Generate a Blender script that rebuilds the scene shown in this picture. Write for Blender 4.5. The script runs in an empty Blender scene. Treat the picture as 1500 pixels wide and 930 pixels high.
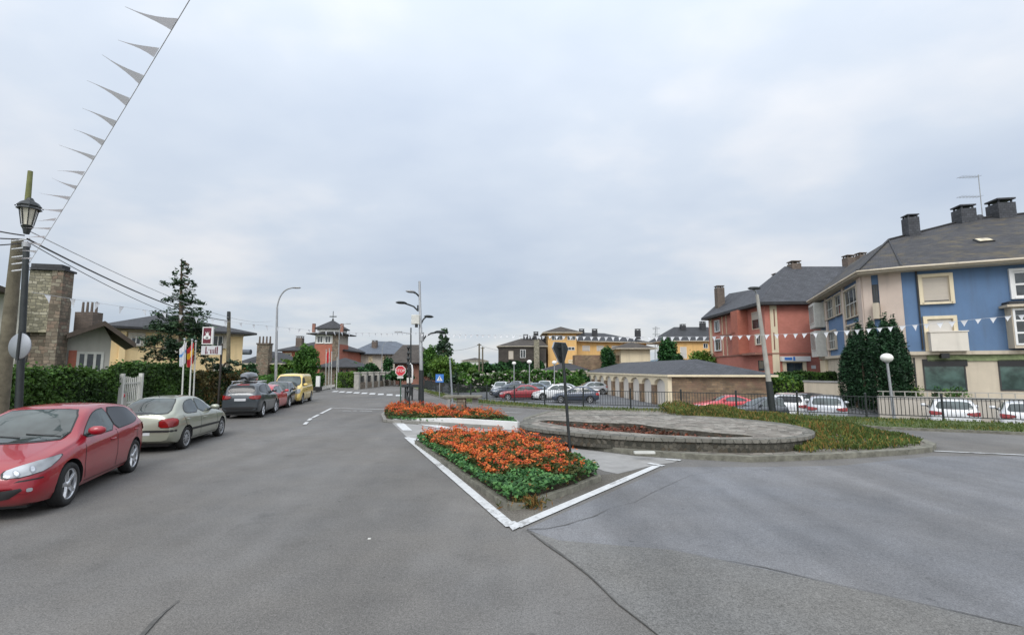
import bpy, bmesh, math, random
import numpy as np
from mathutils import Vector, Matrix
from mathutils.bvhtree import BVHTree
from mathutils.geometry import delaunay_2d_cdt
R = math.radians
PI = math.pi
sc = bpy.context.scene
COL = sc.collection
random.seed(7)

# ------------------------------------------------------------------ camera
FPX, HOR, CH = 700.0, 540.0, 2.2          # focal length in photo pixels, horizon row, eye height
PITCH = math.atan((HOR-465.0)/FPX)
cam = bpy.data.cameras.new('camera'); camo = bpy.data.objects.new('camera', cam); COL.objects.link(camo)
cam.sensor_width = 36; cam.lens = 36*FPX/1500; cam.clip_end = 6000; cam.clip_start = .05
camo.location = (0, 0, CH); camo.rotation_euler = (PI/2+PITCH, 0, 0)
sc.camera = camo
CR = camo.rotation_euler.to_matrix()

# ------------------------------------------------------------------ light, sky, exposure
SUN_EL, SUN_ROT = R(44), R(190)
world = bpy.data.worlds.new('World'); sc.world = world; world.use_nodes = True
def build_world():
    nt = world.node_tree; nt.nodes.clear(); N = nt.nodes.new; L = nt.links.new
    out = N('ShaderNodeOutputWorld'); bg = N('ShaderNodeBackground'); bg.inputs['Strength'].default_value = .1
    sky = N('ShaderNodeTexSky'); sky.sky_type = 'NISHITA'; sky.sun_disc = False
    sky.sun_elevation = SUN_EL; sky.sun_rotation = SUN_ROT
    tc = N('ShaderNodeTexCoord'); sep = N('ShaderNodeSeparateXYZ'); L(tc.outputs['Generated'], sep.inputs[0])
    def math_(op, a, b=None):
        m = N('ShaderNodeMath'); m.operation = op
        for i, v in enumerate((a, b)):
            if v is None: continue
            if isinstance(v, (int, float)): m.inputs[i].default_value = v
            else: L(v, m.inputs[i])
        return m.outputs[0]
    zc = math_('MAXIMUM', sep.outputs[2], 0.0)
    den = math_('ADD', zc, .22)
    u = math_('DIVIDE', sep.outputs[0], den); v = math_('DIVIDE', sep.outputs[1], den)
    cmb = N('ShaderNodeCombineXYZ'); L(u, cmb.inputs[0]); L(v, cmb.inputs[1])
    def noise(scale, detail, w, off):
        mp = N('ShaderNodeMapping'); mp.inputs['Location'].default_value = off; L(cmb.outputs[0], mp.inputs[0])
        mp.inputs['Scale'].default_value = (1, 1.15, 1)
        n = N('ShaderNodeTexNoise'); n.inputs['Scale'].default_value = scale; n.inputs['Detail'].default_value = detail
        n.inputs['Roughness'].default_value = w; L(mp.outputs[0], n.inputs['Vector']); return n.outputs[0]
    n1 = noise(.85, 4, .5, (3.1, 1.4, 0)); n2 = noise(2.6, 5, .55, (7.3, 2.2, 0))
    mixn = math_('ADD', math_('MULTIPLY', n1, .8), math_('MULTIPLY', n2, .2))
    cr = N('ShaderNodeValToRGB'); L(mixn, cr.inputs[0])
    e = cr.color_ramp.elements
    e[0].position = .33; e[0].color = (.50, .57, .68, 1)
    e[1].position = .64; e[1].color = (.79, .795, .815, 1)
    m_ = cr.color_ramp.elements.new(.5); m_.color = (.60, .66, .745, 1)
    # an overcast sky brightens from the horizon to the zenith
    g = math_('ADD', math_('MULTIPLY', math_('POWER', zc, 1.35), 1.15), .93)
    vm = N('ShaderNodeVectorMath'); vm.operation = 'SCALE'; L(cr.outputs[0], vm.inputs[0]); L(math_('MULTIPLY', g, 9.1), vm.inputs['Scale'])
    vs = N('ShaderNodeVectorMath'); vs.operation = 'SCALE'; L(sky.outputs[0], vs.inputs[0]); vs.inputs['Scale'].default_value = .14
    va = N('ShaderNodeVectorMath'); va.operation = 'ADD'; L(vm.outputs[0], va.inputs[0]); L(vs.outputs[0], va.inputs[1])
    # broad glow round the sun direction, behind the camera, added to brighten facing walls
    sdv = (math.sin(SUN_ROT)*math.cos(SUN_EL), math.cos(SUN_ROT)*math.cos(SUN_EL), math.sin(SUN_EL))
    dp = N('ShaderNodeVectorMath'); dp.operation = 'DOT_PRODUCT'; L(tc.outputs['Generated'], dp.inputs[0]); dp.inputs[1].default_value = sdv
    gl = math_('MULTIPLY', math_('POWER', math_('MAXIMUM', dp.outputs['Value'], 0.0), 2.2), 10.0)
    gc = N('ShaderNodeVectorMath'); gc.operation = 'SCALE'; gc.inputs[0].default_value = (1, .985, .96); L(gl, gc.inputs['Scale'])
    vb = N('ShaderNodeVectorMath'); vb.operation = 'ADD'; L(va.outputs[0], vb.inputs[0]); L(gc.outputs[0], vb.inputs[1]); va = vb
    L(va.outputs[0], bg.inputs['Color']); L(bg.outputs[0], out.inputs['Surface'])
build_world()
sun = bpy.data.lights.new('sun', 'SUN'); suno = bpy.data.objects.new('sun', sun); COL.objects.link(suno)
sun.energy = 1.35; sun.angle = R(25); sun.color = (1, .97, .93)
_sd = Vector((math.sin(SUN_ROT)*math.cos(SUN_EL), math.cos(SUN_ROT)*math.cos(SUN_EL), math.sin(SUN_EL)))
suno.rotation_euler = _sd.to_track_quat('Z', 'Y').to_euler(); suno.location = (0, 0, 60)
sc.view_settings.view_transform = 'Standard'; sc.view_settings.look = 'None'
sc.view_settings.exposure = 0.0; sc.view_settings.gamma = 1.0; sc.view_settings.use_curve_mapping = False
sc.cycles.use_denoising = True
sc.cycles.max_bounces = 6; sc.cycles.diffuse_bounces = 3; sc.cycles.glossy_bounces = 3
sc.cycles.transparent_max_bounces = 6

# ------------------------------------------------------------------ placing
def ray(px, py):
    return CR @ Vector(((px-750)/FPX, -(py-465)/FPX, -1))
def G(px, py, z=0.0):
    d = ray(px, py); t = (z-CH)/d.z; return Vector((d.x*t, d.y*t, z))
def P(px, py, Y):
    d = ray(px, py); t = Y/d.y; return Vector((d.x*t, Y, CH+d.z*t))
def X(px, Y): return P(px, HOR, Y).x
def Z(py, Y, px=750): return P(px, py, Y).z

# ------------------------------------------------------------------ things
def tag(o, label=None, cat=None, group=None, kind=None):
    if label: o['label'] = label
    if cat: o['category'] = cat
    if group: o['group'] = group
    if kind: o['kind'] = kind
    return o
def thing(name, label, cat, loc=(0, 0, 0), rz=0, group=None):
    o = bpy.data.objects.new(name, None); COL.objects.link(o); o.empty_display_size = .3
    o.location = loc; o.rotation_euler = (0, 0, rz)
    return tag(o, label, cat, group)
def root_of(o):
    while o.parent: o = o.parent
    return o
def copy_tree(o, parent=None):
    c = o.copy(); COL.objects.link(c)
    if parent: c.parent = parent
    for ch in list(o.children): copy_tree(ch, c)
    return c

class MB:
    """collects faces, links them as ONE mesh object"""
    def __init__(s): s.v = []; s.f = []; s.m = []; s.sm = []
    def add(s, vs, fs, mi=0, smooth=False):
        b = len(s.v); s.v += [tuple(v) for v in vs]
        for f in fs: s.f.append(tuple(b+i for i in f)); s.m.append(mi); s.sm.append(smooth)
        return s
    def quad(s, a, b, c, d, mi=0): return s.add([a, b, c, d], [(0, 1, 2, 3)], mi)
    def box(s, x0, x1, y0, y1, z0, z1, mi=0, M=None):
        vs = [Vector((x, y, z)) for z in (z0, z1) for y in (y0, y1) for x in (x0, x1)]
        if M is not None: vs = [M @ v for v in vs]
        return s.add(vs, [(0, 2, 3, 1), (4, 5, 7, 6), (0, 1, 5, 4), (2, 6, 7, 3), (0, 4, 6, 2), (1, 3, 7, 5)], mi)
    def prism(s, pts, z0, z1, mi=0, mtop=None):
        n = len(pts)
        if sum(pts[i][0]*pts[(i+1) % n][1]-pts[(i+1) % n][0]*pts[i][1] for i in range(n)) < 0: pts = pts[::-1]
        vs = [(p[0], p[1], z0) for p in pts]+[(p[0], p[1], z1) for p in pts]
        s.add(vs, [tuple(range(n))[::-1]]+[(i, (i+1) % n, n+(i+1) % n, n+i) for i in range(n)], mi)
        return s.add([(p[0], p[1], z1) for p in pts], [tuple(range(n))], mi if mtop is None else mtop) if True else s
    def sheet(s, pts, z, mi=0):
        n = len(pts)
        if sum(pts[i][0]*pts[(i+1) % n][1]-pts[(i+1) % n][0]*pts[i][1] for i in range(n)) < 0: pts = pts[::-1]
        return s.add([(p[0], p[1], z) for p in pts], [tuple(range(n))], mi)
    def cyl(s, a, b, r0, r1=None, n=10, mi=0, cap=True):
        return s.tube([a, b], [r0, r0 if r1 is None else r1], n, mi, cap)
    def tube(s, path, rad, n=8, mi=0, cap=True):
        path = [Vector(p) for p in path]
        if not hasattr(rad, '__len__'): rad = [rad]*len(path)
        vs = []; up = None
        for i, p in enumerate(path):
            d = (path[min(i+1, len(path)-1)]-path[max(i-1, 0)]).normalized()
            if up is None: up = d.orthogonal().normalized()
            else:
                up = (up-d*up.dot(d)); up = up.normalized() if up.length > 1e-5 else d.orthogonal().normalized()
            w = d.cross(up)
            for k in range(n):
                a = 2*PI*k/n; vs.append(p+(up*math.cos(a)+w*math.sin(a))*rad[i])
        fs = [(i*n+k, i*n+(k+1) % n, (i+1)*n+(k+1) % n, (i+1)*n+k) for i in range(len(path)-1) for k in range(n)]
        s.add(vs, fs, mi, True)
        if cap:
            s.add(vs[:n], [tuple(range(n))[::-1]], mi); s.add(vs[-n:], [tuple(range(n))], mi)
        return s
    def lathe(s, prof, c=(0, 0, 0), n=20, mi=0, M=None, smooth=True):
        c = Vector(c); vs = []
        for r, z in prof:
            for k in range(n):
                a = 2*PI*k/n; v = Vector((r*math.cos(a), r*math.sin(a), z)); vs.append((M @ v if M is not None else v)+c)
        fs = [(i*n+k, i*n+(k+1) % n, (i+1)*n+(k+1) % n, (i+1)*n+k) for i in range(len(prof)-1) for k in range(n)]
        return s.add(vs, fs, mi, smooth)
    def ball(s, c, r, n=12, mi=0, sz=1.0):
        pr = [(r*math.cos(t)*1.0+1e-4, r*sz*math.sin(t)) for t in [(-.5+i/(n//2+2))*PI for i in range(n//2+3)]]
        return s.lathe(pr, c, n, mi)
    def build(s, name, mats, parent=None, world=True, bevel=0):
        me = bpy.data.meshes.new(name)
        vs = s.v
        if parent is not None and world:
            r = root_of(parent); a = r.rotation_euler.z; lx, ly, lz = r.location
            ca, sa = math.cos(-a), math.sin(-a)
            if a or lx or ly or lz:
                vs = [((x-lx)*ca-(y-ly)*sa, (x-lx)*sa+(y-ly)*ca, z-lz) for x, y, z in vs]
        me.from_pydata(vs, [], s.f)
        if not isinstance(mats, (list, tuple)): mats = [mats]
        for m in mats: me.materials.append(m)
        me.polygons.foreach_set('material_index', s.m); me.polygons.foreach_set('use_smooth', s.sm)
        uvl = me.uv_layers.new(name='UVMap'); uv = []
        for p in me.polygons:                      # metric planar mapping per face
            n = p.normal
            if abs(n.z) > .95: u, w = Vector((1, 0, 0)), Vector((0, 1, 0))
            else:
                u = Vector((-n.y, n.x, 0)).normalized(); w = n.cross(u)
            for vi in p.vertices:
                co = me.vertices[vi].co; uv += (co.dot(u), co.dot(w))
        uvl.data.foreach_set('uv', uv)
        me.update()
        o = bpy.data.objects.new(name, me); COL.objects.link(o)
        if parent is not None: o.parent = parent
        if bevel:
            b = o.modifiers.new('bevel', 'BEVEL'); b.width = bevel; b.segments = 2; b.limit_method = 'ANGLE'
        return o
def single(mb, name, mats, label, cat, loc, group=None, kind=None, bevel=0):
    """a thing that is one mesh, its origin at its base"""
    mb.v = [(x-loc[0], y-loc[1], z-loc[2]) for x, y, z in mb.v]
    o = mb.build(name, mats, None, bevel=bevel); o.location = loc
    return tag(o, label, cat, group, kind)
def struct(mb, name, mats):
    o = mb.build(name, mats); o['kind'] = 'structure'; return o

# ------------------------------------------------------------------ materials
def newmat(name):
    m = bpy.data.materials.new(name); m.use_nodes = True
    nt = m.node_tree; b = nt.nodes['Principled BSDF']; return m, nt, b
def c4(c): return (c[0], c[1], c[2], 1)
def mul(c, k): return tuple(min(1, x*k) for x in c)
def plain(name, col, rough=.7, var=.12, scale=3., metal=0, spec=.5, bump=.0, bscale=60, dirt=0.0):
    m, nt, b = newmat(name); N = nt.nodes.new; L = nt.links.new
    b.inputs['Roughness'].default_value = rough; b.inputs['Metallic'].default_value = metal
    b.inputs['Specular IOR Level'].default_value = spec
    tc = N('ShaderNodeTexCoord')
    n = N('ShaderNodeTexNoise'); n.inputs['Scale'].default_value = scale; n.inputs['Detail'].default_value = 6; n.inputs['Roughness'].default_value = .65
    L(tc.outputs['Object'], n.inputs['Vector'])
    cr = N('ShaderNodeValToRGB'); L(n.outputs[0], cr.inputs[0])
    cr.color_ramp.elements[0].position = .3; cr.color_ramp.elements[0].color = c4(mul(col, 1-var))
    cr.color_ramp.elements[1].position = .7; cr.color_ramp.elements[1].color = c4(mul(col, 1+var))
    col_out = cr.outputs[0]
    if dirt:
        mp = N('ShaderNodeMapping'); mp.inputs['Scale'].default_value = (2.2, 2.2, .22); L(tc.outputs['Object'], mp.inputs[0])
        n3 = N('ShaderNodeTexNoise'); n3.inputs['Scale'].default_value = 1.3; n3.inputs['Detail'].default_value = 5; L(mp.outputs[0], n3.inputs['Vector'])
        r3 = N('ShaderNodeMapRange'); r3.inputs[1].default_value = .5; r3.inputs[2].default_value = .75; r3.inputs[4].default_value = dirt; L(n3.outputs[0], r3.inputs[0])
        mx = N('ShaderNodeMix'); mx.data_type = 'RGBA'; L(r3.outputs[0], mx.inputs[0]); L(col_out, mx.inputs[6]); mx.inputs[7].default_value = (.09, .085, .07, 1)
        col_out = mx.outputs[2]
    L(col_out, b.inputs['Base Color'])
    if bump:
        n2 = N('ShaderNodeTexNoise'); n2.inputs['Scale'].default_value = bscale; n2.inputs['Detail'].default_value = 3; L(tc.outputs['Object'], n2.inputs['Vector'])
        bp = N('ShaderNodeBump'); bp.inputs['Strength'].default_value = bump; bp.inputs['Distance'].default_value = .02
        L(n2.outputs[0], bp.inputs['Height']); L(bp.outputs[0], b.inputs['Normal'])
    return m
def brick(name, c1, c2, mortar, w=.24, h=.075, mort=.012, off=.5, rough=.85, var=.3, bump=.4, patch=None):
    m, nt, b = newmat(name); N = nt.nodes.new; L = nt.links.new
    b.inputs['Roughness'].default_value = rough
    uv = N('ShaderNodeTexCoord')
    br = N('ShaderNodeTexBrick'); L(uv.outputs['UV'], br.inputs['Vector'])
    br.inputs['Scale'].default_value = 1; br.inputs['Brick Width'].default_value = w; br.inputs['Row Height'].default_value = h
    br.inputs['Mortar Size'].default_value = mort; br.inputs['Mortar Smooth'].default_value = .3
    br.offset = off
    br.inputs['Color1'].default_value = c4(c1); br.inputs['Color2'].default_value = c4(c2); br.inputs['Mortar'].default_value = c4(mortar)
    n = N('ShaderNodeTexNoise'); n.inputs['Scale'].default_value = .9; n.inputs['Detail'].default_value = 8; n.inputs['Roughness'].default_value = .7
    L(uv.outputs['UV'], n.inputs['Vector'])
    mr = N('ShaderNodeMapRange'); mr.inputs[1].default_value = .3; mr.inputs[2].default_value = .7
    mr.inputs[3].default_value = 1-var; mr.inputs[4].default_value = 1+var; L(n.outputs[0], mr.inputs[0])
    vm = N('ShaderNodeVectorMath'); vm.operation = 'SCALE'; L(br.outputs[0], vm.inputs[0]); L(mr.outputs[0], vm.inputs['Scale'])
    o = vm.outputs[0]
    if patch:
        n3 = N('ShaderNodeTexNoise'); n3.inputs['Scale'].default_value = .55; n3.inputs['Detail'].default_value = 7; n3.inputs['Roughness'].default_value = .7
        mp = N('ShaderNodeMapping'); mp.inputs['Location'].default_value = (3.3, 8.1, 0); L(uv.outputs['UV'], mp.inputs[0]); L(mp.outputs[0], n3.inputs['Vector'])
        r3 = N('ShaderNodeMapRange'); r3.inputs[1].default_value = .5; r3.inputs[2].default_value = .66; L(n3.outputs[0], r3.inputs[0])
        mx = N('ShaderNodeMix'); mx.data_type = 'RGBA'; L(r3.outputs[0], mx.inputs[0]); L(o, mx.inputs[6]); mx.inputs[7].default_value = c4(patch); o = mx.outputs[2]
    L(o, b.inputs['Base Color'])
    bp = N('ShaderNodeBump'); bp.inputs['Strength'].default_value = bump; bp.inputs['Distance'].default_value = .015; bp.invert = True
    L(br.outputs['Fac'], bp.inputs['Height']); L(bp.outputs[0], b.inputs['Normal'])
    return m
def rubble(name, cols, mortar, scale=4.0, rough=.9, edge=.06, rnd=.8):
    m, nt, b = newmat(name); N = nt.nodes.new; L = nt.links.new
    b.inputs['Roughness'].default_value = rough
    uv = N('ShaderNodeTexCoord')
    v = N('ShaderNodeTexVoronoi'); v.voronoi_dimensions = '2D'; v.inputs['Scale'].default_value = scale; v.inputs['Randomness'].default_value = rnd
    v.distance = 'CHEBYCHEV'
    v2 = N('ShaderNodeTexVoronoi'); v2.voronoi_dimensions = '2D'; v2.feature = 'DISTANCE_TO_EDGE'; v2.inputs['Scale'].default_value = scale; v2.inputs['Randomness'].default_value = rnd
    L(uv.outputs['UV'], v.inputs['Vector']); L(uv.outputs['UV'], v2.inputs['Vector'])
    sp = N('ShaderNodeSeparateColor'); L(v.outputs['Color'], sp.inputs[0])
    cr = N('ShaderNodeValToRGB'); L(sp.outputs[0], cr.inputs[0]); cr.color_ramp.interpolation = 'LINEAR'
    for i, c in enumerate(cols):
        if i < 2: e = cr.color_ramp.elements[i]; e.position = i/(len(cols)-1)
        else: e = cr.color_ramp.elements.new(1.0)
    for i, c in enumerate(cols):
        cr.color_ramp.elements[i].position = i/(len(cols)-1); cr.color_ramp.elements[i].color = c4(c)
    n = N('ShaderNodeTexNoise'); n.inputs['Scale'].default_value = 2.2; n.inputs['Detail'].default_value = 8; n.inputs['Roughness'].default_value = .75; L(uv.outputs['UV'], n.inputs['Vector'])
    mr = N('ShaderNodeMapRange'); mr.inputs[1].default_value = .3; mr.inputs[2].default_value = .7; mr.inputs[3].default_value = .6; mr.inputs[4].default_value = 1.35; L(n.outputs[0], mr.inputs[0])
    vm = N('ShaderNodeVectorMath'); vm.operation = 'SCALE'; L(cr.outputs[0], vm.inputs[0]); L(mr.outputs[0], vm.inputs['Scale'])
    er = N('ShaderNodeMapRange'); er.inputs[1].default_value = 0; er.inputs[2].default_value = edge; L(v2.outputs['Distance'], er.inputs[0])
    mx = N('ShaderNodeMix'); mx.data_type = 'RGBA'; L(er.outputs[0], mx.inputs[0]); mx.inputs[6].default_value = c4(mortar); L(vm.outputs[0], mx.inputs[7])
    L(mx.outputs[2], b.inputs['Base Color'])
    bp = N('ShaderNodeBump'); bp.inputs['Strength'].default_value = .6; bp.inputs['Distance'].default_value = .03; L(er.outputs[0], bp.inputs['Height']); L(bp.outputs[0], b.inputs['Normal'])
    return m
def blocks(name, cols, mortar, w, h):
    m, nt, b = newmat(name); N = nt.nodes.new; L = nt.links.new
    b.inputs['Roughness'].default_value = .92
    uv = N('ShaderNodeTexCoord'); nz = N('ShaderNodeTexNoise'); nz.inputs['Scale'].default_value = 3.5; nz.inputs['Detail'].default_value = 3; L(uv.outputs['UV'], nz.inputs['Vector'])
    sb = N('ShaderNodeVectorMath'); sb.operation = 'SUBTRACT'; L(nz.outputs['Color'], sb.inputs[0]); sb.inputs[1].default_value = (.5, .5, .5)
    sc_ = N('ShaderNodeVectorMath'); sc_.operation = 'SCALE'; L(sb.outputs[0], sc_.inputs[0]); sc_.inputs['Scale'].default_value = .16
    ad = N('ShaderNodeVectorMath'); ad.operation = 'ADD'; L(uv.outputs['UV'], ad.inputs[0]); L(sc_.outputs[0], ad.inputs[1])
    br = N('ShaderNodeTexBrick'); L(ad.outputs[0], br.inputs['Vector']); br.inputs['Scale'].default_value = 1; br.inputs['Brick Width'].default_value = w; br.inputs['Row Height'].default_value = h
    br.inputs['Mortar Size'].default_value = .012; br.inputs['Mortar Smooth'].default_value = .4; br.squash = 1.6; br.squash_frequency = 3; br.offset = .37
    br.inputs['Color1'].default_value = (0, 0, 0, 1); br.inputs['Color2'].default_value = (1, 1, 1, 1); br.inputs['Mortar'].default_value = (.5, .5, .5, 1)
    cr = N('ShaderNodeValToRGB'); L(br.outputs['Color'], cr.inputs[0])
    while len(cr.color_ramp.elements) < len(cols): cr.color_ramp.elements.new(.5)
    for i, c in enumerate(cols): cr.color_ramp.elements[i].position = i/(len(cols)-1)
    for i, c in enumerate(cols): cr.color_ramp.elements[i].color = c4(c)
    n = N('ShaderNodeTexNoise'); n.inputs['Scale'].default_value = 1.1; n.inputs['Detail'].default_value = 9; n.inputs['Roughness'].default_value = .75; L(uv.outputs['UV'], n.inputs['Vector'])
    mr = N('ShaderNodeMapRange'); mr.inputs[1].default_value = .3; mr.inputs[2].default_value = .7; mr.inputs[3].default_value = .55; mr.inputs[4].default_value = 1.35; L(n.outputs[0], mr.inputs[0])
    vm = N('ShaderNodeVectorMath'); vm.operation = 'SCALE'; L(cr.outputs[0], vm.inputs[0]); L(mr.outputs[0], vm.inputs['Scale'])
    mx = N('ShaderNodeMix'); mx.data_type = 'RGBA'; L(br.outputs['Fac'], mx.inputs[0]); L(vm.outputs[0], mx.inputs[6]); mx.inputs[7].default_value = c4(mortar)
    L(mx.outputs[2], b.inputs['Base Color'])
    bp = N('ShaderNodeBump'); bp.inputs['Strength'].default_value = .6; bp.inputs['Distance'].default_value = .03; bp.invert = True; L(br.outputs['Fac'], bp.inputs['Height']); L(bp.outputs[0], b.inputs['Normal'])
    return m
def asphalt(name, base, warm=(1, 1, 1), speck=.35, blotch=.14, rough=.85, streak=0.0):
    m, nt, b = newmat(name); N = nt.nodes.new; L = nt.links.new
    b.inputs['Specular IOR Level'].default_value = .35
    tc = N('ShaderNodeTexCoord')
    def noise(s, d, r=.6, vec=None):
        n = N('ShaderNodeTexNoise'); n.inputs['Scale'].default_value = s; n.inputs['Detail'].default_value = d; n.inputs['Roughness'].default_value = r
        L(vec or tc.outputs['Object'], n.inputs['Vector']); return n.outputs[0]
    def mr(x, a, b_, c, d):
        q = N('ShaderNodeMapRange'); q.inputs[1].default_value = a; q.inputs[2].default_value = b_; q.inputs[3].default_value = c; q.inputs[4].default_value = d; L(x, q.inputs[0]); return q.outputs[0]
    def mm(a, b_):
        q = N('ShaderNodeMath'); q.operation = 'MULTIPLY'; L(a, q.inputs[0]); L(b_, q.inputs[1]); return q.outputs[0]
    k = mm(mr(noise(.22, 5), .3, .7, 1-blotch, 1+blotch), mr(noise(1.7, 6, .7), .3, .7, 1-blotch*.6, 1+blotch*.6))
    k = mm(k, mr(noise(75, 2, .8), .3, .7, 1-speck, 1+speck))
    k = mm(k, mr(noise(26, 3, .8), .3, .7, 1-speck*.45, 1+speck*.45))
    mp = N('ShaderNodeMapping'); mp.inputs['Rotation'].default_value = (0, 0, R(13)); mp.inputs['Scale'].default_value = (1, .06, 1); L(tc.outputs['Object'], mp.inputs[0])
    k = mm(k, mr(noise(1.1, 3, .6, mp.outputs[0]), .3, .7, 1-.07-streak, 1+.07+streak))
    vo = N('ShaderNodeTexVoronoi'); vo.inputs['Scale'].default_value = 3.2; L(tc.outputs['Object'], vo.inputs['Vector'])
    k = mm(k, mr(vo.outputs['Distance'], .02, .045, 1.22, 1.0))
    mpl = N('ShaderNodeMapping'); mpl.inputs['Rotation'].default_value = (0, 0, R(14)); mpl.inputs['Scale'].default_value = (1, .05, 1); mpl.inputs['Location'].default_value = (5, 3, 0); L(tc.outputs['Object'], mpl.inputs[0])
    k = mm(k, mr(noise(.42, 2, .5, mpl.outputs[0]), .35, .65, .90, 1.08))          # polished wheel lanes
    k = mm(k, mr(noise(1.15, 5, .62), .60, .72, 1.0, .82))                            # old stains
    mps = N('ShaderNodeMapping'); mps.inputs['Location'].default_value = (11, 7, 0); L(tc.outputs['Object'], mps.inputs[0])
    k = mm(k, mr(noise(4.5, 3, .55, mps.outputs[0]), .69, .74, 1.0, .72))             # oil drips
    vm = N('ShaderNodeVectorMath'); vm.operation = 'SCALE'; vm.inputs[0].default_value = tuple(base[i]*warm[i] for i in range(3)); L(k, vm.inputs['Scale'])
    hue = N('ShaderNodeMix'); hue.data_type = 'RGBA'; hue.blend_type = 'MULTIPLY'; hue.inputs[0].default_value = 1
    hr = N('ShaderNodeValToRGB'); L(noise(.35, 4), hr.inputs[0]); hr.color_ramp.elements[0].position = .35; hr.color_ramp.elements[1].position = .65
    hr.color_ramp.elements[0].color = (1.0, .985, .95, 1); hr.color_ramp.elements[1].color = (.965, .985, 1.0, 1)
    L(vm.outputs[0], hue.inputs[6]); L(hr.outputs[0], hue.inputs[7]); L(hue.outputs[2], b.inputs['Base Color'])
    L(mr(noise(.5, 4), .3, .7, rough-.1, rough+.08), b.inputs['Roughness'])
    bp = N('ShaderNodeBump'); bp.inputs['Strength'].default_value = .35; bp.inputs['Distance'].default_value = .006; L(noise(90, 2, .8), bp.inputs['Height']); L(bp.outputs[0], b.inputs['Normal'])
    return m
def leafmat(name, c1, c2, rough=.6, trans=.25, hue=None):
    m, nt, b = newmat(name); N = nt.nodes.new; L = nt.links.new
    b.inputs['Roughness'].default_value = rough; b.inputs['Specular IOR Level'].default_value = .3
    ge = N('ShaderNodeNewGeometry'); cr = N('ShaderNodeValToRGB'); L(ge.outputs['Random Per Island'], cr.inputs[0])
    cr.color_ramp.elements[0].color = c4(c1); cr.color_ramp.elements[1].color = c4(c2)
    tc = N('ShaderNodeTexCoord'); n = N('ShaderNodeTexNoise'); n.inputs['Scale'].default_value = .8; n.inputs['Detail'].default_value = 3; L(tc.outputs['Object'], n.inputs['Vector'])
    mr = N('ShaderNodeMapRange'); mr.inputs[1].default_value = .3; mr.inputs[2].default_value = .7; mr.inputs[3].default_value = .7; mr.inputs[4].default_value = 1.3; L(n.outputs[0], mr.inputs[0])
    vm = N('ShaderNodeVectorMath'); vm.operation = 'SCALE'; L(cr.outputs[0], vm.inputs[0]); L(mr.outputs[0], vm.inputs['Scale'])
    L(vm.outputs[0], b.inputs['Base Color'])
    tr = N('ShaderNodeBsdfTranslucent'); L(vm.outputs[0], tr.inputs[0]); ms = N('ShaderNodeMixShader'); ms.inputs[0].default_value = trans
    out = nt.nodes['Material Output']; L(b.outputs[0], ms.inputs[1]); L(tr.outputs[0], ms.inputs[2]); L(ms.outputs[0], out.inputs['Surface'])
    return m
def paint(name, col, rough=.28, metal=0.0, coat=1.0):
    m, nt, b = newmat(name); N = nt.nodes.new; L = nt.links.new
    b.inputs['Metallic'].default_value = metal; b.inputs['Coat Weight'].default_value = coat; b.inputs['Coat Roughness'].default_value = .015
    tc = N('ShaderNodeTexCoord'); n = N('ShaderNodeTexNoise'); n.inputs['Scale'].default_value = 2.5; n.inputs['Detail'].default_value = 6; L(tc.outputs['Object'], n.inputs['Vector'])
    cr = N('ShaderNodeValToRGB'); L(n.outputs[0], cr.inputs[0]); cr.color_ramp.elements[0].position = .3; cr.color_ramp.elements[1].position = .75
    cr.color_ramp.elements[0].color = c4(mul(col, .93)); cr.color_ramp.elements[1].color = c4(mul(col, 1.05))
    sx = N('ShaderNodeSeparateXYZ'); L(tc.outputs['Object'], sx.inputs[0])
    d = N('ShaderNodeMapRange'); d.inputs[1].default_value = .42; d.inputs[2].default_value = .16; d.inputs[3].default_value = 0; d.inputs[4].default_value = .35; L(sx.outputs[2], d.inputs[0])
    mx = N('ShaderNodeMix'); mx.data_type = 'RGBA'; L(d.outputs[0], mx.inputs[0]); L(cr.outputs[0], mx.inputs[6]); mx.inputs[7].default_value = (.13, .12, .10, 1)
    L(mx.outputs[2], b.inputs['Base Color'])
    b.inputs['Roughness'].default_value = rough
    return m
def glassy(name, col=(.02, .025, .028), rough=.04, ior=1.6):
    m, nt, b = newmat(name); N = nt.nodes.new; L = nt.links.new
    b.inputs['IOR'].default_value = ior; b.inputs['Roughness'].default_value = rough
    tc = N('ShaderNodeTexCoord'); n = N('ShaderNodeTexNoise'); n.inputs['Scale'].default_value = 1.7; n.inputs['Detail'].default_value = 3; L(tc.outputs['Object'], n.inputs['Vector'])
    cr = N('ShaderNodeValToRGB'); L(n.outputs[0], cr.inputs[0]); cr.color_ramp.elements[0].position = .35; cr.color_ramp.elements[1].position = .65
    cr.color_ramp.elements[0].color = c4(mul(col, .55)); cr.color_ramp.elements[1].color = c4(mul(col, 1.6)); L(cr.outputs[0], b.inputs['Base Color'])
    return m
M = {}
M['asphalt'] = asphalt('road_asphalt', (.143, .137, .130), speck=.5, blotch=.17)
M['asphalt2'] = asphalt('right_road_asphalt', (.158, .160, .168), speck=.38, blotch=.18, streak=.08)
M['asphalt_old'] = asphalt('old_coarse_asphalt', (.145, .143, .138), speck=.5, blotch=.16)
M['asphalt_park'] = asphalt('car_park_asphalt', (.135, .14, .15))
M['seam'] = plain('tar_seam', (.088, .086, .08), .9, .4, 9)
M['concrete'] = plain('pale_concrete', (.28, .275, .265), .9, .18, 1.4, bump=.3, dirt=.2)
M['pave'] = brick('paving_slabs', (.33, .31, .285), (.29, .27, .25), (.18, .17, .155), .4, .4, .012, 0, var=.2)
M['kerb'] = brick('kerb_stone', (.25, .24, .22), (.21, .205, .185), (.12, .12, .10), .9, 3, .02, .5, var=.3)
M['kerb_old'] = plain('mossy_kerb', (.16, .155, .125), .95, .45, 5, bump=.5, bscale=25)
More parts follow.
